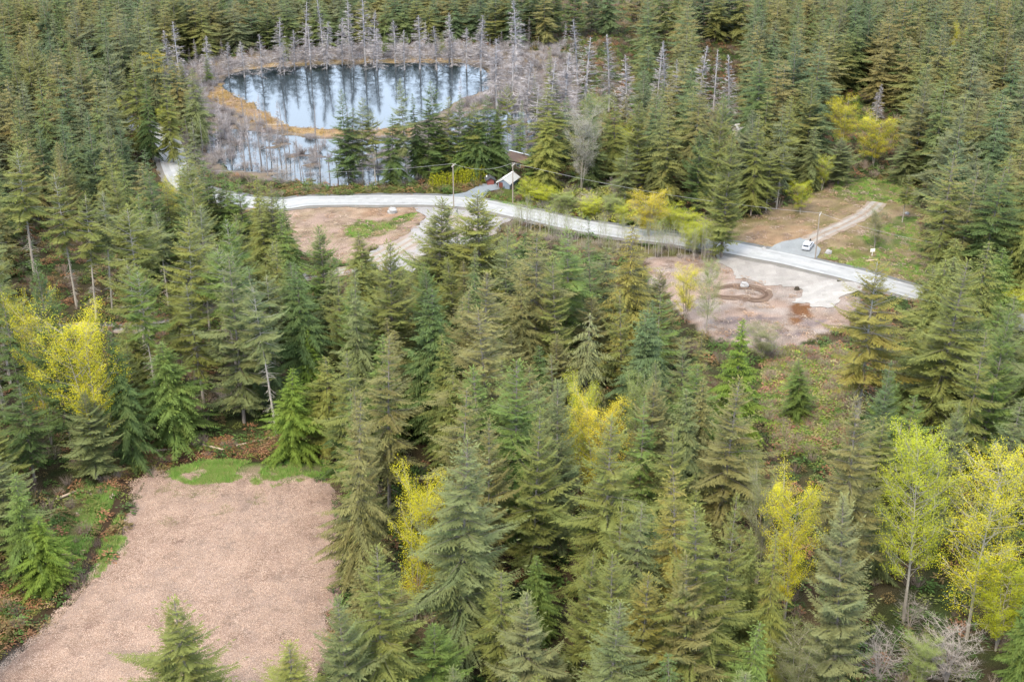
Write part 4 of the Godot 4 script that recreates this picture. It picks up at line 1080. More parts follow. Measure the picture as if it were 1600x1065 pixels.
var SNAGS := [
	[0, 55.9, -403.3, 24, 3.7, 0, "left of three whitish dead conifers in the upper middle right", ""],
	[1, 59.7, -395.1, 24, 3.6, 1.7, "middle of three whitish dead conifers in the upper middle right", ""],
	[2, 64, -390.3, 24, 3.6, 3.4, "right of three whitish dead conifers in the upper middle right", ""],
	[0, 15.7, -400.5, 22, 5, 5.1, "whitish dead conifer at the right side of the pond brush, broad base", ""],
	[1, 22.6, -411.9, 24, 4.7, 0.6, "tall grey dead conifer just right of the broad whitish one", ""],
	[2, 30.2, -415.4, 24, 4.5, 2.3, "grey dead conifer between the pair of snags and the tall grey one", ""],
	[0, 34.6, -398.8, 22, 3.7, 4, "whitish dead conifer left of the close pair of grey snags", ""],
	[1, 43.4, -402.2, 25, 3, 5.7, "left one of a close pair of grey snags", ""],
	[2, 46.6, -403.9, 25, 3.3, 1.2, "right one of a close pair of grey snags", ""],
	[0, 1.5, -463, 26, 4.7, 2.9, "tallest grey snag rising to the top edge right of the pond", ""],
	[1, -32.2, -471.7, 20, 4.3, 4.6, "whitish full snag on the far right shore of the pond", ""],
	[2, -10.9, -469.5, 20, 4.2, 0.1, "grey dead conifer on the far shore of the pond", "grey dead conifers along the far shore"],
	[0, -51.8, -477.2, 25, 4.8, 1.8, "tall grey dead conifer reaching the top edge behind the pond", "tall grey dead conifers behind the pond"],
	[1, -41.5, -481, 15, 3.8, 3.5, "grey dead conifer on the far shore of the pond", "grey dead conifers along the far shore"],
	[2, 110.7, -403.7, 12, 2.1, 5.2, "tiny white dead conifer among firs left of the upper right yellow maple", ""],
	[0, -4.7, -419.2, 22, 4.8, 0.7, "grey dead conifer in the lilac brush at the right end of the pond", "grey dead conifers at the right end of the pond"],
	[1, 0, -419.3, 20, 4.8, 2.4, "grey dead conifer in the lilac brush at the right end of the pond", "grey dead conifers at the right end of the pond"],
	[2, 4.2, -407.4, 20, 4.2, 4.1, "grey dead conifer in the lilac brush at the right end of the pond", "grey dead conifers at the right end of the pond"],
	[0, 11.3, -397.7, 20, 3.7, 5.8, "grey dead conifer in the lilac brush at the right end of the pond", "grey dead conifers at the right end of the pond"],
	[1, 7.1, -391.7, 16, 3.2, 1.3, "grey dead conifer in the lilac brush at the right end of the pond", "grey dead conifers at the right end of the pond"],
	[2, -55.3, -473.2, 14, 3.1, 3, "grey dead conifer on the far shore of the pond", "grey dead conifers along the far shore"],
	[0, -47.1, -469.9, 16, 3.4, 4.7, "grey dead conifer on the far shore of the pond", "grey dead conifers along the far shore"],
	[1, -37.4, -470.5, 15, 3.4, 0.2, "grey dead conifer on the far shore of the pond", "grey dead conifers along the far shore"],
	[2, -26.4, -472, 16, 3.8, 1.9, "grey dead conifer on the far shore of the pond", "grey dead conifers along the far shore"],
	[0, -21.1, -475.2, 14, 3.5, 3.6, "grey dead conifer on the far shore of the pond", "grey dead conifers along the far shore"],
	[1, -15.9, -472, 16, 3.4, 5.3, "grey dead conifer on the far shore of the pond", "grey dead conifers along the far shore"],
	[2, -80.4, -467.4, 20, 3.7, 0.8, "grey dead conifer on the far shore of the pond", "grey dead conifers along the far shore"],
	[0, -85.7, -460.8, 16, 3.4, 2.5, "grey dead conifer on the far shore of the pond", "grey dead conifers along the far shore"],
	[1, -91.4, -460.1, 14, 3, 4.2, "grey dead conifer on the far shore of the pond", "grey dead conifers along the far shore"],
	[2, -96.6, -459.7, 13, 2.7, 5.9, "grey dead conifer on the far shore of the pond", "grey dead conifers along the far shore"],
	[0, -75.8, -470.5, 15, 3.1, 1.4, "grey dead conifer on the far shore of the pond", "grey dead conifers along the far shore"],
	[1, -70.3, -471.4, 17, 3.4, 3.1, "grey dead conifer on the far shore of the pond", "grey dead conifers along the far shore"],
	[2, -64.8, -471.9, 18, 3.4, 4.8, "grey dead conifer on the far shore of the pond", "grey dead conifers along the far shore"],
	[0, -59.9, -477.2, 18, 3.5, 0.3, "grey dead conifer on the far shore of the pond", "grey dead conifers along the far shore"],
	[1, -107.3, -435.8, 24, 3.9, 2, "grey dead conifer in the forest left of the pond", "grey dead conifers left of the pond"],
	[2, -112.6, -442.2, 20, 3.2, 3.7, "grey dead conifer in the forest left of the pond", "grey dead conifers left of the pond"],
	[0, -101.8, -451, 16, 3, 5.4, "grey dead conifer in the forest left of the pond", "grey dead conifers left of the pond"],
	[1, -72.5, -474.5, 24, 3.4, 0.9, "tall grey dead conifer reaching the top edge behind the pond", "tall grey dead conifers behind the pond"],
	[2, -66.3, -477.9, 24, 3.1, 2.6, "tall grey dead conifer reaching the top edge behind the pond", "tall grey dead conifers behind the pond"],
	[0, -58.7, -488.4, 22, 2.9, 4.3, "tall grey dead conifer reaching the top edge behind the pond", "tall grey dead conifers behind the pond"],
	[1, -49.1, -480.4, 20, 3.2, 6, "tall grey dead conifer reaching the top edge behind the pond", "tall grey dead conifers behind the pond"],
	[2, 21.9, -447.4, 22, 4, 1.5, "grey dead conifer among the far olive firs right of the tallest snag", ""],
	[0, 49.4, -402.5, 20, 2.7, 3.2, "grey dead conifer among the far olive firs above the pair of snags", ""],
	[1, -22.2, -478.2, 20, 3.1, 4.9, "tall grey dead conifer reaching the top edge behind the pond", "tall grey dead conifers behind the pond"],
	[2, -78.4, -464.2, 12, 2.4, 0.4, "grey dead conifer on the far shore of the pond", "grey dead conifers along the far shore"],
]
var POLES := [
	[0, -71.3, -358.8, 23.8, 1.3, 0, "bare dead trunk standing in the flooded wetland in front of the pond", "bare dead trunks standing in the wetland"],
	[1, -69.4, -362.8, 16.3, 1.3, 2.1, "bare dead trunk standing in the flooded wetland in front of the pond", "bare dead trunks standing in the wetland"],
	[2, -67, -365.7, 20.3, 1, 4.2, "bare dead trunk standing in the flooded wetland in front of the pond", "bare dead trunks standing in the wetland"],
	[0, -62.2, -361.1, 20.3, 1, 0.1, "bare dead trunk standing in the flooded wetland in front of the pond", "bare dead trunks standing in the wetland"],
	[1, -62.3, -368.7, 17.4, 0.8, 2.2, "bare dead trunk standing in the flooded wetland in front of the pond", "bare dead trunks standing in the wetland"],
	[2, -57.7, -387.4, 12.4, 1, 4.3, "lone bare trunk standing in the open water of the pond", ""],
	[0, -63.3, -359.9, 12.6, 0.9, 0.2, "bare dead trunk standing in the flooded wetland in front of the pond", "bare dead trunks standing in the wetland"],
	[1, -56.8, -351.5, 12.4, 0.8, 2.3, "bare dead trunk standing in the flooded wetland in front of the pond", "bare dead trunks standing in the wetland"],
	[2, -72.6, -355.4, 13.9, 1.1, 4.4, "bare dead trunk standing in the flooded wetland in front of the pond", "bare dead trunks standing in the wetland"],
	[0, -58.1, -348.8, 11.5, 0.7, 0.3, "bare dead trunk standing in the flooded wetland in front of the pond", "bare dead trunks standing in the wetland"],
	[1, -51.9, -353.2, 11.9, 1.2, 2.4, "bare dead trunk standing in the flooded wetland in front of the pond", "bare dead trunks standing in the wetland"],
	[2, -48.7, -348.8, 11.5, 0.9, 4.5, "bare dead trunk standing in the flooded wetland in front of the pond", "bare dead trunks standing in the wetland"],
	[0, -53.7, -347.7, 10, 1, 0.4, "bare dead trunk standing in the flooded wetland in front of the pond", "bare dead trunks standing in the wetland"],
	[1, -77.5, -362.8, 10, 0.9, 2.5, "bare dead trunk standing in the flooded wetland in front of the pond", "bare dead trunks standing in the wetland"],
	[2, -81.6, -368.7, 10.1, 0.9, 4.6, "bare dead trunk standing in the flooded wetland in front of the pond", "bare dead trunks standing in the wetland"],
	[0, -85.2, -372.9, 8, 0.8, 0.5, "bare dead trunk below the grey pine on the left pond bank", "bare trunks below the grey pine"],
	[1, -89.8, -374.1, 9.5, 0.9, 2.6, "bare dead trunk below the grey pine on the left pond bank", "bare trunks below the grey pine"],
	[2, -87.7, -372.9, 10.8, 0.7, 4.7, "bare dead trunk below the grey pine on the left pond bank", "bare trunks below the grey pine"],
	[0, -92.4, -377.8, 9.8, 0.9, 0.6, "bare dead trunk below the grey pine on the left pond bank", "bare trunks below the grey pine"],
	[1, -46.3, -347.2, 10.2, 1.1, 2.7, "bare dead trunk standing in the flooded wetland in front of the pond", "bare dead trunks standing in the wetland"],
	[2, -65.8, -351.5, 11.5, 1.1, 4.8, "bare dead trunk standing in the flooded wetland in front of the pond", "bare dead trunks standing in the wetland"],
	[0, -46.4, -374.7, 15.8, 1.1, 0.7, "bare dead trunk standing in the flooded wetland in front of the pond", "bare dead trunks standing in the wetland"],
	[1, -36.4, -354.3, 14.2, 1.3, 2.8, "bare dead trunk standing in the flooded wetland in front of the pond", "bare dead trunks standing in the wetland"],
	[2, -32.7, -351.5, 14.2, 1.3, 4.9, "bare dead trunk in the gap of the pond-side firs", "bare trunks between the pond-side firs"],
	[0, -62.7, -348.8, 8, 1, 0.8, "bare dead trunk standing in the flooded wetland in front of the pond", "bare dead trunks standing in the wetland"],
	[1, -55.3, -346.6, 7.8, 0.8, 2.9, "bare dead trunk standing in the flooded wetland in front of the pond", "bare dead trunks standing in the wetland"],
]
var SAPLINGS := [
	[0, 12.6, -302.3, 7.3, 1.3, 3.8, "pale thin alder sapling along the near road edge, left of the middle", "alder saplings along the near road edge"],
	[1, 3.6, -312.6, 8.9, 1.1, 1.4, "pale thin alder sapling along the near road edge, left end below the garage lawn", "alder saplings along the near road edge"],
	[2, 46.3, -290.6, 8.9, 1.2, 3.8, "pale thin alder sapling along the near road edge, right end at the pinkish clearing", "alder saplings along the near road edge"],
	[0, 8, -305.2, 9, 1.3, 4.4, "pale thin alder sapling along the near road edge, left end below the garage lawn", "alder saplings along the near road edge"],
	[1, 32.9, -296.5, 8.7, 1.3, 1.8, "pale thin alder sapling along the near road edge, in front of the round golden maple", "alder saplings along the near road edge"],
	[2, 1.7, -309.7, 7.7, 1.4, 5.3, "pale thin alder sapling along the near road edge, left end below the garage lawn", "alder saplings along the near road edge"],
	[0, 34.4, -291.8, 7.4, 1.5, 2.7, "pale thin alder sapling along the near road edge, in front of the round golden maple", "alder saplings along the near road edge"],
	[1, 43.6, -289.3, 6.3, 1, 1.3, "pale thin alder sapling along the near road edge, right end at the pinkish clearing", "alder saplings along the near road edge"],
	[2, 45.1, -291.1, 8.2, 1.1, 3, "pale thin alder sapling along the near road edge, right end at the pinkish clearing", "alder saplings along the near road edge"],
	[0, 20.3, -299.6, 8, 1.3, 5.4, "pale thin alder sapling along the near road edge, left of the middle", "alder saplings along the near road edge"],
	[1, 33, -292.1, 9, 1.6, 4, "pale thin alder sapling along the near road edge, in front of the round golden maple", "alder saplings along the near road edge"],
	[2, 8.7, -303.4, 9.4, 1.5, 3.4, "pale thin alder sapling along the near road edge, left end below the garage lawn", "alder saplings along the near road edge"],
	[0, 34.7, -295.2, 8.9, 1.3, 1.7, "pale thin alder sapling along the near road edge, in front of the round golden maple", "alder saplings along the near road edge"],
	[1, 3.4, -308.2, 9.5, 1, 4.8, "pale thin alder sapling along the near road edge, left end below the garage lawn", "alder saplings along the near road edge"],
	[2, 21.5, -300.1, 7, 1.4, 5.2, "pale thin alder sapling along the near road edge, in the middle of the row", "alder saplings along the near road edge"],
	[0, 2.4, -310.4, 6.2, 1.4, 2, "pale thin alder sapling along the near road edge, left end below the garage lawn", "alder saplings along the near road edge"],
	[1, 41.3, -289.5, 7.8, 1.6, 1.9, "pale thin alder sapling along the near road edge, right end at the pinkish clearing", "alder saplings along the near road edge"],
	[2, 4.1, -308.9, 6.1, 1, 2.4, "pale thin alder sapling along the near road edge, left end below the garage lawn", "alder saplings along the near road edge"],
	[0, 30.2, -296.7, 6.1, 1.5, 1.9, "pale thin alder sapling along the near road edge, in front of the round golden maple", "alder saplings along the near road edge"],
	[1, 44.5, -289, 7.3, 1.2, 3.1, "pale thin alder sapling along the near road edge, right end at the pinkish clearing", "alder saplings along the near road edge"],
	[2, 31.5, -294.2, 8, 1.3, 5.6, "pale thin alder sapling along the near road edge, in front of the round golden maple", "alder saplings along the near road edge"],
	[0, 25.6, -297.1, 8.5, 1.1, 1.8, "pale thin alder sapling along the near road edge, in the middle of the row", "alder saplings along the near road edge"],
	[1, 45.6, -290.5, 7.9, 0.9, 2.5, "pale thin alder sapling along the near road edge, right end at the pinkish clearing", "alder saplings along the near road edge"],
	[2, 29, -297.9, 8.2, 1.3, 0.4, "pale thin alder sapling along the near road edge, in the middle of the row", "alder saplings along the near road edge"],
	[0, 30.8, -295, 8.4, 1.1, 4.2, "pale thin alder sapling along the near road edge, in front of the round golden maple", "alder saplings along the near road edge"],
	[1, 35.8, -295.8, 6.2, 1.4, 5.8, "pale thin alder sapling along the near road edge, in front of the round golden maple", "alder saplings along the near road edge"],
	[2, 13.3, -302.5, 8.1, 1.1, 2.2, "pale thin alder sapling along the near road edge, left of the middle", "alder saplings along the near road edge"],
	[0, 16.5, -301.3, 8.1, 1.1, 2.3, "pale thin alder sapling along the near road edge, left of the middle", "alder saplings along the near road edge"],
	[1, 37.3, -295.4, 8, 1.4, 1.9, "pale thin alder sapling along the near road edge, in front of the round golden maple", "alder saplings along the near road edge"],
	[2, 11.7, -301.4, 6.8, 1, 2.6, "pale thin alder sapling along the near road edge, left of the middle", "alder saplings along the near road edge"],
	[0, 34.1, -295.9, 7.1, 1.1, 5, "pale thin alder sapling along the near road edge, in front of the round golden maple", "alder saplings along the near road edge"],
	[1, 22.5, -296.1, 6.6, 1.1, 3.9, "pale thin alder sapling along the near road edge, in the middle of the row", "alder saplings along the near road edge"],
	[2, 41.8, -292, 6.8, 1, 3.2, "pale thin alder sapling along the near road edge, right end at the pinkish clearing", "alder saplings along the near road edge"],
	[0, 10.1, -302.4, 8.9, 1, 1.7, "pale thin alder sapling along the near road edge, left end below the garage lawn", "alder saplings along the near road edge"],
	[1, 38.5, -292, 8.8, 1.1, 0.8, "pale thin alder sapling along the near road edge, right end at the pinkish clearing", "alder saplings along the near road edge"],
	[2, 15.3, -299.7, 6.9, 1.1, 2.5, "pale thin alder sapling along the near road edge, left of the middle", "alder saplings along the near road edge"],
	[0, 21.8, -298.6, 9.2, 1, 0, "pale thin alder sapling along the near road edge, in the middle of the row", "alder saplings along the near road edge"],
	[1, 43.9, -289.2, 9.5, 1.2, 5.7, "pale thin alder sapling along the near road edge, right end at the pinkish clearing", "alder saplings along the near road edge"],
	[2, 43.7, -292.6, 8.6, 1.5, 4, "pale thin alder sapling along the near road edge, right end at the pinkish clearing", "alder saplings along the near road edge"],
	[0, 26.2, -297.6, 7.2, 1.1, 0.4, "pale thin alder sapling along the near road edge, in the middle of the row", "alder saplings along the near road edge"],
	[1, 29.2, -296.4, 8.8, 0.9, 5.4, "pale thin alder sapling along the near road edge, in the middle of the row", "alder saplings along the near road edge"],
	[2, 33.5, -292, 9.1, 1.5, 3.5, "pale thin alder sapling along the near road edge, in front of the round golden maple", "alder saplings along the near road edge"],
	[0, 0.7, -311.2, 6.6, 1.1, 4, "pale thin alder sapling along the near road edge, left end below the garage lawn", "alder saplings along the near road edge"],
	[1, 26.4, -296.8, 9.3, 1.3, 2, "pale thin alder sapling along the near road edge, in the middle of the row", "alder saplings along the near road edge"],
	[2, 13.3, -300.4, 7.7, 1.4, 2.1, "pale thin alder sapling along the near road edge, left of the middle", "alder saplings along the near road edge"],
	[0, 10.5, -303.5, 8.9, 1, 4.8, "pale thin alder sapling along the near road edge, left end below the garage lawn", "alder saplings along the near road edge"],
	[1, 43.1, -289.8, 8.9, 0.9, 3.8, "pale thin alder sapling along the near road edge, right end at the pinkish clearing", "alder saplings along the near road edge"],
	[2, 41.1, -294.2, 6.9, 1.1, 3.2, "pale thin alder sapling along the near road edge, right end at the pinkish clearing", "alder saplings along the near road edge"],
	[0, 22, -298.2, 8.7, 0.9, 0.3, "pale thin alder sapling along the near road edge, in the middle of the row", "alder saplings along the near road edge"],
	[1, 6.8, -309, 6.2, 1.6, 5.1, "pale thin alder sapling along the near road edge, left end below the garage lawn", "alder saplings along the near road edge"],
	[2, 4.6, -309, 7.1, 1.1, 2.1, "pale thin alder sapling along the near road edge, left end below the garage lawn", "alder saplings along the near road edge"],
	[0, 31.6, -294.2, 7.3, 1, 2, "pale thin alder sapling along the near road edge, in front of the round golden maple", "alder saplings along the near road edge"],
	[1, 6.6, -306.9, 8.5, 1.2, 0.5, "pale thin alder sapling along the near road edge, left end below the garage lawn", "alder saplings along the near road edge"],
	[2, 9.5, -305.2, 8.1, 1.4, 2.3, "pale thin alder sapling along the near road edge, left end below the garage lawn", "alder saplings along the near road edge"],
	[0, 38.2, -292.2, 7.5, 1.2, 3, "pale thin alder sapling along the near road edge, right end at the pinkish clearing", "alder saplings along the near road edge"],
	[1, 34.1, -294.3, 8.4, 1.2, 1.5, "pale thin alder sapling along the near road edge, in front of the round golden maple", "alder saplings along the near road edge"],
	[2, 26.8, -295.3, 6.3, 1.2, 2.6, "pale thin alder sapling along the near road edge, in the middle of the row", "alder saplings along the near road edge"],
	[0, 41.3, -289.7, 7.3, 1.5, 4.7, "pale thin alder sapling along the near road edge, right end at the pinkish clearing", "alder saplings along the near road edge"],
	[1, 13.9, -302.1, 6.4, 1.5, 4, "pale thin alder sapling along the near road edge, left of the middle", "alder saplings along the near road edge"],
	[2, 41.7, -290.3, 8.3, 1.4, 3.4, "pale thin alder sapling along the near road edge, right end at the pinkish clearing", "alder saplings along the near road edge"],
	[0, 5.5, -307.7, 6, 1, 4.6, "pale thin alder sapling along the near road edge, left end below the garage lawn", "alder saplings along the near road edge"],
	[1, 2.4, -313.2, 6.3, 1.5, 1.1, "pale thin alder sapling along the near road edge, left end below the garage lawn", "alder saplings along the near road edge"],
	[2, 1.3, -310.2, 6.4, 1.5, 4, "pale thin alder sapling along the near road edge, left end below the garage lawn", "alder saplings along the near road edge"],
	[0, 39.5, -290.2, 8, 1.5, 0.2, "pale thin alder sapling along the near road edge, right end at the pinkish clearing", "alder saplings along the near road edge"],
	[1, 36.9, -293.1, 8.5, 1, 4.5, "pale thin alder sapling along the near road edge, in front of the round golden maple", "alder saplings along the near road edge"],
	[2, 44.1, -293.3, 7.1, 1.3, 5, "pale thin alder sapling along the near road edge, right end at the pinkish clearing", "alder saplings along the near road edge"],
	[0, 12.9, -304.1, 6.9, 1.3, 4.5, "pale thin alder sapling along the near road edge, left of the middle", "alder saplings along the near road edge"],
	[1, 20.7, -299.3, 7.4, 1.1, 2.5, "pale thin alder sapling along the near road edge, left of the middle", "alder saplings along the near road edge"],
	[2, 4.5, -309.1, 9.4, 1.2, 4.5, "pale thin alder sapling along the near road edge, left end below the garage lawn", "alder saplings along the near road edge"],
	[0, 8.6, -304.4, 8.6, 1.4, 3.1, "pale thin alder sapling along the near road edge, left end below the garage lawn", "alder saplings along the near road edge"],
	[1, 24.6, -296.4, 9.1, 1, 0.6, "pale thin alder sapling along the near road edge, in the middle of the row", "alder saplings along the near road edge"],
	[2, 35.8, -291.4, 7.8, 1.2, 4.3, "pale thin alder sapling along the near road edge, in front of the round golden maple", "alder saplings along the near road edge"],
	[0, 9.9, -305.4, 6.7, 1.3, 1.9, "pale thin alder sapling along the near road edge, left end below the garage lawn", "alder saplings along the near road edge"],
	[1, 12.3, -301.7, 9.3, 1.1, 4.2, "pale thin alder sapling along the near road edge, left of the middle", "alder saplings along the near road edge"],
]
var BARE := [
	[47.6, -142.3, 8, 4.6, "grey twiggy bare bush at the bottom edge, left of the larger bare bush"],
	[56.5, -142.1, 9, 5.8, "large pale bare bush with white stems at the bottom edge under the cottonwoods"],
	[54.4, -152.7, 6, 2.6, "bare brown bush at the foot of the left cottonwood"],
	[-43.2, -217.3, 9, 4, "leaning bare dead branches left of the bright cedars"],
	[34.1, -338.2, 6, 3.3, "bare grey roadside shrub left of the round golden maple"],
	[19.2, -323.4, 5, 3.2, "bare lilac roadside shrub below the limes"],
	[-50.7, -217.3, 5, 3.5, "low bare brown shrub above the slash"],
	[-60.7, -343.4, 7, 4.2, "thin green-grey willow bush left of the pond-side firs"],
	[50.3, -238.5, 5, 3.1, "grey bare bush on the shrubby slope"],
	[26.3, -333.1, 6, 2.8, "bare lilac shrub beside the road, right of the first roadside shrub"],
]
var HEDGE := [
	[-20.8, -341.8, 3.8, 1.3, 3.5, "leftmost yellow-green cedar of the roadside hedge left of the garage"],
	[-19.6, -342.3, 3.6, 1.1, 0.1, "second from left yellow-green cedar of the roadside hedge left of the garage"],
	[-18.3, -342.8, 3.9, 1.1, 1, "third from left yellow-green cedar of the roadside hedge left of the garage"],
	[-17.1, -343.3, 3.7, 1.1, 4.6, "fourth from left yellow-green cedar of the roadside hedge left of the garage"],
	[-15.8, -343.7, 3.4, 1.3, 2.9, "fifth from left yellow-green cedar of the roadside hedge left of the garage"],
	[-14.5, -344.2, 4, 1.2, 5, "middle yellow-green cedar of the roadside hedge left of the garage"],
	[-13.3, -344.7, 4.4, 1.2, 2.9, "fifth from right yellow-green cedar of the roadside hedge left of the garage"],
	[-12, -345.2, 4.2, 1.3, 2.4, "fourth from right yellow-green cedar of the roadside hedge left of the garage"],
	[-10.7, -345.7, 4.2, 1.3, 2.8, "third from right yellow-green cedar of the roadside hedge left of the garage"],
	[-9.4, -346.1, 3.5, 1.1, 4.3, "second from right yellow-green cedar of the roadside hedge left of the garage"],
	[-8.2, -346.6, 4.1, 1.3, 5.1, "rightmost yellow-green cedar of the roadside hedge left of the garage"],
]
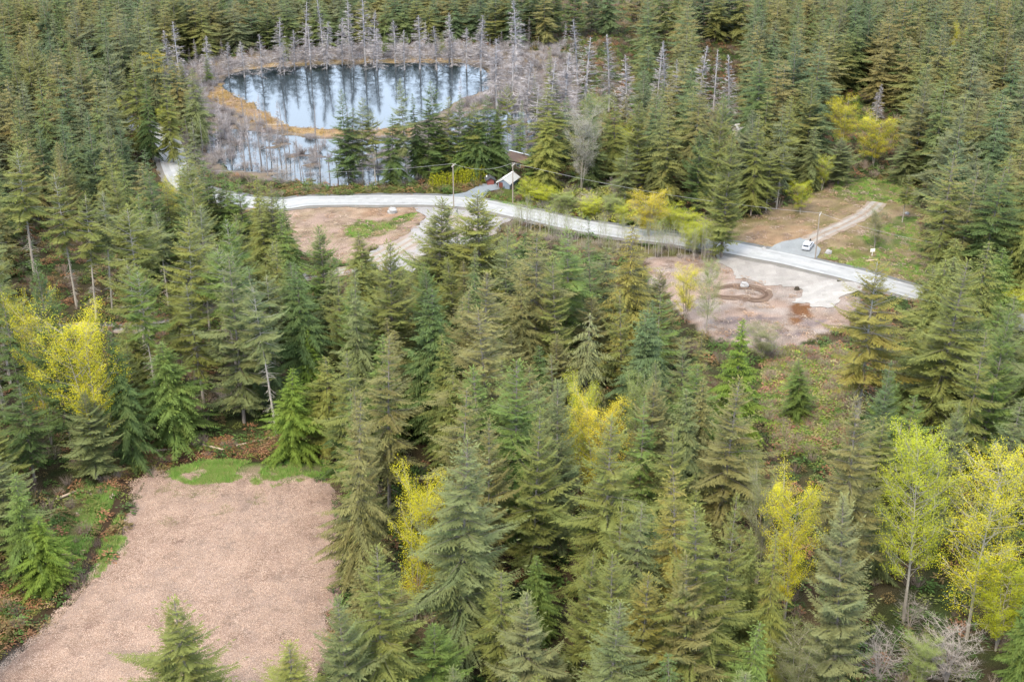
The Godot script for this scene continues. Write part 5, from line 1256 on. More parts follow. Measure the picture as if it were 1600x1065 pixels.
var FAR_0 := [-165.9, -430.7, 21.5, 6.4, -88.3, -508.9, 17.3, 6.3, 153.8, -503.7, 23.9, 6.4, -162.8, -436.5, 23.3, 7, -57.9, -535.1, 12.8, 5.3, -31.7, -540, 16.1, 6.5, -139.4, -452.6, 21.2, 6.1, -144.3, -470.3, 22.2, 6.5, -75.3, -534.4, 18, 4.9, 134.8, -453.7, 24.4, 5.4, -110.3, -505.8, 23.9, 5.5, -74.8, -527.2, 13.2, 5.5, 96.9, -462.8, 23.8, 6.6, 100.9, -488, 21.6, 5.2, 176, -455.6, 22.2, 5, 149.1, -469.5, 25, 5.5, -11.8, -528.3, 12.9, 6.2, -173.1, -483.6, 23.6, 6, -165.5, -486.4, 21.5, 5.9, -84.9, -534.1, 15.1, 4.9, 175.7, -465.8, 21.2, 5.2, -44.4, -548.4, 13.1, 6.6, -123.6, -438.5, 23.9, 5.4, -93.9, -521.7, 15.2, 5.3, -99.2, -565.5, 13.3, 5, 188.4, -478.4, 21.1, 5.5, 90.3, -461.3, 28.8, 6.4, 179.3, -496.9, 22.9, 6.1, -52.6, -513.9, 12.5, 6.4, -44, -518.5, 18.1, 5.7, 45.7, -460.9, 24.5, 5, 119, -473.9, 23.4, 5.1, 98.9, -519.4, 20.1, 5.4, 143.7, -464.4, 23, 6.4, 164.7, -478.7, 20.7, 6, -166.5, -461.6, 22.2, 5.3, -77, -513.1, 12.6, 5.9, -65.5, -550.9, 16.3, 5, 105.7, -482.7, 20.4, 4.9, -115.7, -514.8, 22.3, 5.8, -38.4, -556, 14.6, 5, -93.7, -514.5, 17.5, 5, -62.4, -508.9, 13.2, 5.1, 117.3, -482.9, 28.1, 6.7, -118.6, -434.2, 28.6, 6.5, 91.7, -490.3, 22.7, 5.2, 171.1, -485.7, 21.4, 6.1, -184.3, -479, 21.4, 6.3, -35.9, -518.3, 15.5, 6.1, -166.1, -521.5, 21.8, 6.3, -172.7, -471.6, 24.3, 6.2, 150.2, -478.8, 24.8, 5.1, 195.3, -499.4, 20.1, 5.4, -152.8, -456.3, 21.9, 4.9, 104.4, -531.2, 20.2, 6.1, -95.9, -503.1, 15.5, 5.5, -172.2, -438.5, 22.2, 5.6, -56.8, -557.6, 12.9, 5, 153.9, -490, 23.2, 5.7, -109.7, -519.9, 16.9, 5.2, 161.9, -450, 28.2, 5.2, 126.1, -483.7, 26.3, 5.2, -23.6, -524.1, 17.5, 6.6, -127.2, -448.8, 23.3, 6.3, 97.8, -471.3, 22.8, 6.6, 106.1, -494, 24.6, 6.1, -105, -514.5, 14.8, 4.9, 112.1, -468.5, 25.1, 6.2, -19.9, -554.8, 12.6, 5.8, -33.3, -549.1, 15.6, 5.2, 154.6, -464.5, 24.7, 6.4, 140.5, -409.1, 29.7, 6.2, 160, -509.3, 22.3, 5.3, -76.5, -520, 17.8, 6.4, -140.9, -501, 23.1, 4.9, -184.5, -492.3, 27.1, 6.7, 136.7, -507.7, 20.1, 6.9, -98.8, -527.3, 15.7, 6.3, -121, -476.1, 21.2, 6.6, -177.7, -478.2, 29.7, 6, -109.6, -484.4, 20.2, 6.6, -186.4, -511, 21, 5.6, -119.7, -485.7, 28.2, 6.8, -83.4, -546.8, 14.5, 5.1, -103.9, -534.5, 17.5, 6.8, -157.1, -415.7, 29.5, 5, -64.6, -519.5, 18.1, 6.6, -168.3, -498.3, 23.8, 4.9, 124.2, -497.8, 21.9, 5.6, 177.4, -479.5, 25.3, 5.8, -73.2, -541.1, 17.5, 6.2, -23.8, -538.9, 18, 5.5, -29.5, -565.6, 12.7, 5.5, -102.5, -551.8, 16.4, 6.9, -90, -549.2, 16.7, 6.1, -129.1, -475.3, 25.9, 6.2, -119.9, -448.4, 28.9, 6.4, 167.8, -460.4, 28.8, 5.6, -155.6, -469.8, 29.2, 6.7, -198, -507.4, 24.1, 4.8, 141.1, -486.7, 24.7, 5.7, -85.5, -525.4, 17.3, 7, -135.4, -522.7, 20, 5.6, 85.4, -478.4, 29.3, 5.2, -147.7, -491.7, 26.7, 5.5, -71, -565.6, 13.8, 6.6, -104.6, -541.9, 12.6, 5.2, 83.5, -460.6, 28.9, 5.5, -56.5, -523.7, 17.4, 5.6, -168.5, -444.9, 23.6, 5.5, -139.4, -465, 27.2, 5.3, 12.1, -508.4, 22.2, 5.8, -158.1, -498.5, 20.1, 6, -149.1, -464.5, 23.8, 6.8, 165.5, -470.2, 28.3, 6.9, -120.6, -558.4, 14.3, 6.8, 130.5, -464.7, 27.5, 6.2, 56.6, -524.7, 20.2, 6.4, -162.3, -480, 27.4, 5.1, 200.4, -514.2, 20.2, 6.7, 93.7, -501.9, 25.2, 6, 63.1, -502.1, 25.4, 4.8, 165.2, -502.9, 23.2, 5, -142.1, -479.7, 21, 6, -91.7, -564.1, 13.2, 6.9, 69.3, -525.5, 20.4, 5.7, -152.9, -525.2, 20.7, 6.1, 126, -476.3, 20.2, 5.5, -167.3, -508.5, 22.8, 6.5, -36.1, -527.1, 16.8, 5.2, 116.4, -525.7, 20.7, 6.3, -181.4, -500.7, 23, 6.8, 86.7, -522.8, 20.6, 5.4, 109.4, -457.6, 23.9, 5, 102.7, -511.7, 22.7, 5.3, -82.8, -501.9, 18, 6.9, 145.3, -512.5, 22.2, 6.8, 121.1, -442.3, 27.6, 6.3, -191.9, -491, 23.2, 6.2, 149.6, -410.1, 28.7, 5.7, 181.1, -524.4, 20, 5.6, -109.4, -497.5, 22.5, 6.4, 185.1, -471, 21.2, 5.8, -192.4, -499.7, 24.1, 6.5, -185.8, -471.3, 20.5, 5.3, 172.2, -474.5, 22.1, 6.1, -126.6, -501.9, 20.9, 6.6, 85.7, -511, 23.4, 6.3, -13.2, -540.3, 16.6, 6.3, 143.6, -474.2, 28.2, 5.6, -130.5, -439.2, 24.7, 5, -118.3, -500.2, 25.8, 6.6, -40.2, -512.1, 14.2, 5.4, -127.2, -467.8, 22, 5.3, 62.3, -486, 28.4, 5.6, 188.2, -487.2, 27.1, 5, -125.8, -402.7, 25.7, 6, 161.9, -518.9, 22.3, 6.9, 183.5, -511, 23.9, 5.2, 128.6, -451, 29.9, 6.8, 136.6, -479, 25, 6.1, -123.1, -462.2, 21.3, 6.5, 180.9, -461.6, 21.7, 5.3, -39.5, -533.4, 18.1, 6.7, 129.9, -523.3, 20.1, 4.9, -134.9, -487.3, 20.4, 5.9, -128.8, -484.5, 25, 5.9, 119.7, -464, 24, 4.8, 148.8, -497.7, 22.6, 5.1, 124.1, -512.5, 21.2, 5, -190.1, -527.5, 20.3, 5.8, 130.8, -491.2, 22.7, 6.8, -170.6, -527.4, 20.8, 5.6, 185.6, -494.6, 23.4, 6.7, -98.2, -546.3, 13.1, 6.5, -68.8, -532, 13.4, 5.2, -180.2, -486.8, 24.8, 5.6, -176.8, -448.7, 25.8, 6.1, 122.1, -491, 25.6, 5.4, 136.9, -460.4, 27, 5.6, 141.3, -495.8, 23.1, 6.1, 101.8, -501.5, 20.6, 4.9, 64.3, -510.3, 23.5, 5.1, 54.9, -425.8, 21.6, 6.2, -157.9, -508.9, 22.5, 5.1, -172.1, -517.8, 21.8, 4.9, -122.4, -493.4, 20.8, 6.4, -154.8, -437.2, 22.8, 6.6, -52.2, -540.6, 17.2, 5.1, 106.7, -438, 21, 5.9, -145.9, -430.6, 22.4, 5.7, -58.7, -549.6, 16.7, 6.3, -132.5, -456.1, 21.1, 6.7, -113.9, -548.8, 14.4, 5.8, -71, -505.2, 17.7, 7, 111.6, -510.3, 22.7, 6.9, -11.4, -549.2, 15.4, 4.8, 75.2, -418.6, 27.4, 7, -13.8, -518.5, 13.4, 7, 176.8, -503.5, 21.2, 4.9, 157.2, -497.2, 22.6, 5.6, -4.9, -531.4, 20.3, 5.7, 158.1, -478.5, 23.8, 6.1, -162.5, -471.4, 26.9, 5.8, -157.2, -487.9, 27.7, 5.5, -94.7, -533.7, 16.3, 5.7, -21.5, -530.7, 17.7, 4.9, 83, -467.3, 25.1, 4.9, 104.2, -462.3, 21.3, 6.3, 164.3, -491.4, 20.6, 6.7, 76.2, -511.8, 20.7, 5.9, 128.4, -504, 24.2, 6.5, -84.9, -555.4, 15.2, 5.3, -56.9, -568.4, 12.6, 5.6, -177.4, -511.8, 20.5, 6.9, 112.3, -519.1, 22, 5.5, -196, -519.5, 21.3, 6.5, 92.4, -510.5, 21.2, 4.9, 131.6, -513.8, 22.7, 5.3, -115, -535.9, 13.5, 6.3, 119.1, -456.3, 23.3, 7, 196.3, -524.2, 21.2, 5.6, 93.8, -484, 25, 5.1, -37.8, -563.2, 12.5, 5.6, 96.7, -494.9, 24.3, 6, -47.3, -527.6, 16.6, 5.9, 147.8, -416.6, 24.8, 5.7, -135.6, -406.4, 23.7, 5, 168.2, -514.3, 20.7, 5.9, -30.6, -557.8, 12.6, 6.7, -100.3, -495.4, 16.5, 6.9, 152, -439.3, 21.4, 6.5, -46.2, -536.8, 13.3, 6.9, -142.2, -509.7, 20.5, 5.7, -4.2, -523, 20.9, 6.9, -157, -462.3, 26.4, 6.1, 190.7, -515.6, 22.8, 5.1, 138.2, -523.7, 21.1, 6.2, 204.8, -524.3, 20, 5.1, -22.2, -565.3, 13.2, 5.8, -39.6, -571.3, 13.1, 6.5, 3.4, -519.7, 20.5, 6.8, -91.9, -571.8, 12.8, 5.1, 118.8, -431.6, 29.2, 5.7, 23.9, -521.3, 21, 6.6, 189.7, -503.4, 20.3, 5.8, 108.5, -500.3, 22.4, 4.9, -146.6, -453.6, 20.7, 6.9, 93.4, -523.3, 20.7, 6.6, 54.7, -418.4, 25.7, 5.5, -63.6, -567, 12.6, 5.2, -21.6, -516.4, 16.6, 5.8, 56.3, -439.6, 29.2, 6.8, -116.9, -506.8, 23.3, 6.4, -78.1, -557, 13.3, 6.9, 158.2, -455.9, 28.1, 6, -11.5, -564.3, 13.1, 6, -101.9, -507.3, 17.3, 6, -173.1, -492.4, 25.2, 6.9, -144.1, -524.1, 20.1, 6.2, -131.6, -495.2, 22.3, 5, -64.8, -540, 12.5, 5.8, -89.6, -500.6, 16.1, 5.4, -128.5, -372.9, 27.4, 5.3, -149.8, -503.6, 22.7, 5.2, 102.2, -432.2, 25.1, 5.9, 90.1, -472.6, 25.4, 5.1, 107.9, -474.4, 24.2, 6, 116.4, -504.4, 23.3, 5.6, -126.8, -522.5, 20.5, 6.4, 0.2, -508.5, 20, 6.7, -128.9, -513.4, 23.3, 5.6, -28.6, -531.4, 12.5, 6, -119.7, -566.3, 12.9, 6.3, -87, -518.2, 14.6, 6.1, 78.8, -525, 20.3, 6.5, -136.3, -476.5, 28.3, 7, 180.6, -489, 27.1, 5.1, -144, -530.8, 20.2, 5.3, -133.8, -445.9, 25.3, 6.4, -22.3, -573.6, 12.5, 5, 77.1, -436.5, 28.4, 5.2, 57.3, -448, 26, 6.9, -120, -524.5, 20, 5.7, -180.3, -466.8, 23.5, 4.9, -46.9, -509.7, 15.2, 5.9, 48.3, -490.4, 25.7, 5.4, -2, -515.4, 21.8, 6.1, -93.8, -557.3, 14.8, 4.8, -108.3, -527, 13.8, 5.1, -160.6, -517.3, 21.2, 6.9, 114, -491.6, 21.8, 5.4, -142.1, -446.4, 26.2, 6.6, 159.7, -485.6, 20.3, 6.6, -141.8, -487.7, 27.1, 5.1, 126.9, -458.4, 26.2, 6.9, 161.3, -464.9, 30, 5.5, 96, -412.7, 26.6, 7, -140.9, -394, 28.2, 5.6, -91.5, -539.5, 18, 5.9]
var FAR_1 := [-50.1, -561.8, 14.8, 5.1, -106.8, -571.6, 12.4, 5.5, 58.6, -460.7, 27.2, 6, 130.5, -414.1, 27.2, 6.1, -68.9, -556.9, 13.5, 6.3, -29.9, -521.7, 14.6, 6.5, -147.9, -515.1, 22.1, 6.4, -18.5, -546.4, 13.6, 5.6, -72.6, -550, 16.4, 4.8, 144.1, -505.2, 24.4, 5.4, 80.6, -442.8, 26, 6, 112.7, -450.6, 28.7, 6, 41.2, -409.7, 22.1, 6.5, 9, -524.6, 21.5, 6.8, -146.2, -414.5, 28.5, 6.1, -112.9, -563.7, 13.2, 5.1, -182.4, -530.4, 20.3, 5.7, 80.5, -453, 28.5, 5, 136.6, -470.4, 27.7, 5.9, 9.3, -516.5, 22.2, 5.3, 63.2, -528.4, 20, 4.9, 86.9, -411.8, 29.6, 5.7, -46.2, -556.4, 13.3, 6.2, 148.5, -527.8, 20.6, 6.9, 86.4, -485.1, 24.4, 5.6, -155.8, -476.8, 21.2, 5.1, -183.3, -519.1, 22.4, 5.8, 130.5, -530.3, 20.4, 5.3, -117.2, -573.5, 12.7, 5.1, 190, -528.1, 20.6, 5.8, 133.9, -499.2, 24.2, 5.6, -115.9, -388.9, 29.7, 6.2, 171.7, -521.9, 20.9, 6.5, -132.8, -505.5, 23.4, 6.1, 47.7, -525.6, 21, 6.2, 14.4, -530.7, 20.4, 5.2, 155.8, -471.8, 24, 4.8, -122.8, -510, 22.3, 6.9, -150.1, -482.1, 26.7, 5.8, 42.4, -422.5, 22.4, 6.5, -141.7, -401.3, 26.8, 6.7, 60.2, -476.5, 29.6, 5.7, 124.8, -469.1, 24.4, 6.1, 72.2, -519.2, 20.9, 6.7, -200.5, -514.1, 22.1, 5.6, -51.3, -549, 15.9, 5.2, 131.4, -428.8, 24.1, 5.2, 36.5, -524.8, 21.4, 6.7, -37.9, -543.3, 15.7, 5.6, 15.7, -522.1, 21.6, 5.8, -54.9, -507.7, 15.9, 5.2, -80.4, -571.1, 12.8, 6.4, 99.5, -480.1, 20.5, 5.6, -62.5, -528.1, 17.3, 5.7, -136.9, -513.8, 20.2, 5.2, 152, -510, 21.3, 5.4, -106.4, -560, 12.7, 6.4, 104.5, -446.8, 24.2, 6.6, -205.4, -525.2, 20.6, 4.9, 168.3, -528.3, 20.8, 6.6, 157.2, -526.3, 20.1, 6.8, -187.4, -485.4, 20.5, 6.3, -123.6, -455.4, 21.1, 6.7, 138.5, -514.7, 22.1, 6.8, 173.2, -493.5, 25.1, 5.7, -191.3, -506.3, 22.5, 7, 151, -448, 27.8, 6.5, 30.8, -530.2, 20.5, 5.4, 144.5, -521.3, 21.5, 5.4, -113.4, -491.1, 23.1, 7, 181.5, -532.9, 20, 6.5, -149.7, -474.1, 23.8, 6.3, -108.9, -409.5, 29.6, 6.3, -24.6, -549.4, 17.1, 6.9, 87.9, -455.1, 29, 5.4, 47.2, -476.9, 23.4, 5.2, -48.2, -572.5, 12.6, 5.3, -80.1, -539.5, 17.4, 6.2, -174, -503, 24.5, 5, -111.9, -555.2, 15.5, 5.5, -70.5, -514, 15.2, 6.1, 123.5, -519.4, 22.4, 5.2, -177.3, -524.2, 20.8, 6.8, 62.8, -519.1, 21.6, 5.2, -160, -527.4, 20.9, 6.7, -99.1, -573.6, 12.7, 6, 193.2, -492.5, 20.4, 5.2, -123.7, -429.9, 28.1, 5.7, 196.1, -507.2, 24.2, 6.5, -30.8, -513.5, 13.4, 5.7, -172.9, -464.9, 23.8, 6.7, 140, -440.4, 22.7, 5.9, -58.4, -574.8, 12.5, 5.6, -102.9, -520.9, 12.8, 6.9, 88.1, -497.2, 23.2, 6.9, -148.3, -390.6, 24, 6.6, 49.1, -497.8, 21.7, 5.5, 82.7, -517.2, 21.5, 6.6, -82.3, -562.8, 13.1, 5.2, -11.9, -573.9, 12.6, 5.3, 55.9, -432.6, 23.2, 6.8, 107.2, -524.6, 21.1, 6.6, -129.8, -384.9, 25.1, 6.7, -6.3, -510.1, 20.1, 7, 146.7, -490.7, 26.8, 7, -12.8, -557.1, 14.1, 6.4, 201.5, -530.7, 20.4, 5, -168.5, -476.8, 25.9, 6.4, -132.8, -463.6, 23.9, 5.9, 154.4, -519.4, 20.2, 6.5, -161.7, -492.9, 26.1, 5.7, -154, -518.3, 22.7, 5.9, 152.9, -396.6, 29.6, 4.8, 49.9, -506, 20.1, 5.1, 175.8, -510.8, 21.7, 6.6, -15.4, -534, 13.5, 5.3, -140.6, -426.6, 26.4, 5.3, 98, -528.7, 20.6, 6, 179.1, -516.9, 20.7, 6.7, 133.4, -400.3, 26.6, 5.2, 59.6, -468, 22.9, 6.2, -105.3, -172.1, 18.1, 6.1, -77, -117.3, 26.4, 6, -80.9, -154, 18.3, 5.7, -120.3, -228.6, 27.3, 5.3, 114.3, -208.2, 18.1, 4.6, -149.5, -353.4, 24.9, 5.5, -164.5, -375.4, 22.7, 4.5, 168.6, -384.3, 23.6, 5.9, 199.5, -371.7, 20.8, 6.2, -144.7, -323.1, 28.8, 4.9, 174.5, -398.2, 26.4, 6.3, -69.3, -127.7, 18.7, 5.2, -93.8, -172.9, 27.3, 4.9, 184.8, -374.1, 29, 5, 103.7, -180.6, 26.3, 5.9, 86.6, -149.6, 24.2, 4.7, -197.8, -369.5, 25.4, 5, 135.2, -234.5, 23.4, 5.1, 85, -126.8, 24.3, 5.7, -172.7, -414.7, 20.7, 5.4, -94.8, -155.9, 28.4, 4.7, -127.6, -265.6, 26.4, 5.2, 153.5, -271.9, 24.3, 5.4, 118.4, -263.7, 27.4, 5.6, -88.9, -146.9, 24.6, 5.9, 144.2, -276.4, 19.3, 6, -200.4, -359.3, 24.2, 6.2, -149.2, -311.3, 26.9, 5.9, -94, -183.1, 19.9, 5.9, 194.2, -340.1, 24, 5.6, -141.4, -253.4, 19.9, 6.4, 109.8, -186, 19.1, 4.4, 122.4, -202.7, 28.7, 6.1, -123.5, -248.8, 28.3, 5.5, 100.5, -169.9, 28.9, 4.4, -111.1, -228.7, 28.8, 5.7, -130.6, -306.2, 27.3, 6.1, 149.7, -289.8, 20.3, 6.4, -89, -134.2, 23.2, 5.7, -129.3, -228.1, 23.5, 4.9, 138.1, -267.5, 24.8, 4.7, -134, -294.6, 25.7, 4.8, 160.2, -267.6, 21.5, 4.6, -187.2, -349.5, 19.3, 4.7, -132.3, -247.8, 28.3, 6.1, -81.1, -141.1, 18.4, 4.8, 112.2, -176, 18.4, 5.6, -168.6, -305.1, 22.5, 4.6, 75.2, -118.2, 28.3, 5.3, -148.8, -279.4, 28, 4.8, -164.8, -390, 22.6, 4.5, 102.4, -209.6, 25.7, 4.8, -133.9, -237.3, 27.3, 5.7, -85.9, -124.9, 26.8, 6.1, -146.1, -260.1, 20.6, 6, 97.8, -159.7, 22.7, 6.1, 194.9, -362.4, 27.5, 4.6, 87, -139.9, 20.1, 6.2, 194.2, -405.1, 28.2, 6, 119.3, -216.2, 27.7, 6.3, -147.7, -242.7, 19.3, 5.4, -113.3, -198.2, 20.4, 5.6, 120, -234.8, 27.2, 6.2, -176.7, -331.2, 23.7, 6, -185.3, -316.5, 18.2, 4.9, -121.5, -199.4, 20, 5.1, 78.1, -142.9, 20.4, 6.1, 109.9, -237.2, 25.2, 4.6, -174.8, -299.4, 20.6, 5, 198.6, -392.7, 19.8, 5.6, 109.9, -198.5, 18, 5.2, -203.5, -387, 19, 4.5, -104.2, -188.7, 28, 4.6, 98.3, -150.5, 23.7, 5.7, 104.3, -218.9, 28.8, 5.3, 74.9, -126.7, 24.5, 4.5, -100.3, -164.1, 19, 6, 135.3, -259.4, 24.3, 4.7, -134.4, -273, 26.1, 5.4, 177.2, -357.2, 18.6, 5.4, 177.3, -414.2, 21.5, 4.5, 175.8, -310.6, 19.7, 4.7, -117.2, -215.6, 28.1, 4.6, 153.3, -319.9, 24.4, 5.5, 187.3, -335.9, 23.7, 4.9, 88.9, -164.3, 26.6, 5.6, -117.5, -236.9, 28.5, 6.3, -188.2, -336.4, 18.7, 4.5, 127.8, -248.5, 27.8, 4.7, 169.7, -293.3, 21.7, 4.5, 61.4, -115.2, 27.8, 6.3, 187.5, -419.6, 24.3, 5.1, 185, -408.7, 27.2, 4.9, 165, -281, 21, 6.1, -115, -181, 23.5, 5.8, -187.7, -360.4, 22.3, 5.4, -97.3, -144.8, 19.7, 5.5, 167.8, -307.8, 25, 5, -160.2, -330.6, 26.3, 5.5, 141.8, -323.3, 26.4, 5.9, -174.6, -372.2, 23.3, 5.5, -101.4, -224.4, 18.8, 6.2, -119.1, -265.8, 19.2, 4.9, -145.3, -293.4, 18.9, 5.2, 101.6, -188.8, 22.8, 4.4, -158.4, -297.2, 18.6, 4.7, -156.5, -358.3, 22.2, 5.7, -149.5, -251.4, 28, 5.1, 133.6, -214.2, 21.3, 5.9, -97.3, -209.4, 28.4, 5.4, -118.8, -191.4, 25.4, 5.7, 160.9, -360.7, 18.1, 5.3, 158, -292.9, 18.6, 6.2, 158.9, -303.4, 24, 6, -106.7, -213.4, 18.4, 6.1, 140.7, -290.4, 25.3, 5.8, 122.6, -256, 19.4, 6.1, 116.9, -193.5, 23.1, 5.4, 170.6, -372.8, 20.7, 5.7, 90, -173.2, 25.9, 5.8, 163.7, -314.7, 25.6, 5.9, -85.9, -167.9, 23.6, 4.8, -129.1, -210.6, 20.3, 5.7, -199.9, -419.1, 25.5, 5, -171.9, -316.1, 19, 5.5, 146, -259.9, 24.6, 5.4, -176.7, -383.3, 21.8, 6.1, -200.1, -432.4, 22.4, 5.3, 126.2, -274.1, 19, 4.7, -191.3, -388.1, 25.3, 5, 147.7, -329.4, 25.2, 5.1, 174.6, -318.8, 22.6, 5.7, 202.7, -381.7, 25.5, 5.4, -164.7, -321.6, 21.8, 5.4, -161.4, -268.5, 21.8, 5.5, 153.1, -254.8, 27.7, 5.8, -100.3, -195.8, 28.2, 5.5, -128.1, -288.2, 23.5, 5.2, 66.9, -125.6, 23.4, 4.9, -170.9, -290.2, 22.4, 6.1, 197.7, -414.5, 19.1, 5.7, 184.9, -322.5, 25.8, 5.5, 137.5, -298.6, 25.7, 5.9, 184.9, -390.2, 20.2, 5.2, -155.1, -284.4, 26.9, 5.9, 151, -300.7, 26.5, 5.5, 81.6, -156.3, 23.5, 5.2, 138.3, -225.8, 26.5, 4.9, -176.6, -392.1, 28.5, 5.5, -67.7, -117.7, 26.5, 5.4, -153.1, -265.4, 19.1, 4.7, 189.6, -443, 20.1, 6.2, -130.7, -219.8, 18, 5.3, -168, -401.5, 26.7, 4.9, -78.3, -128.2, 28.9, 5.3, -166.7, -335.4, 20.1, 4.9, -141.5, -232.2, 24.2, 4.5, -117.3, -256.9, 24, 4.7, 71.6, -135.8, 20.3, 5.5, -160.6, -345.7, 27.4, 4.4, 171.4, -332.5, 22.4, 5.3, 153.2, -352.2, 20.7, 6.2, 129.4, -287.4, 27.1, 4.8, -191.4, -419.8, 20, 5.1, 141.3, -247.5, 26.9, 6.4, 173.9, -344.9, 28.2, 5.7, 136.3, -308.6, 19.9, 6.2, -106.7, -204.1, 23.6, 5.7, -204, -405.3, 28.2, 6.3, -198.9, -342.1, 18.6, 4.9, 127.2, -223, 19.5, 6.4, 94, -182.9, 29, 6.4, 159.8, -344.2, 24.6, 4.6, 116.9, -224.8, 18.4, 5.2, -105.7, -235.9, 24.3, 5.7, -154.5, -336.3, 26.5, 4.8, -137.1, -311.9, 24.8, 4.7, 191.9, -382, 25, 4.9, -162, -289.8, 27.2, 4.6]
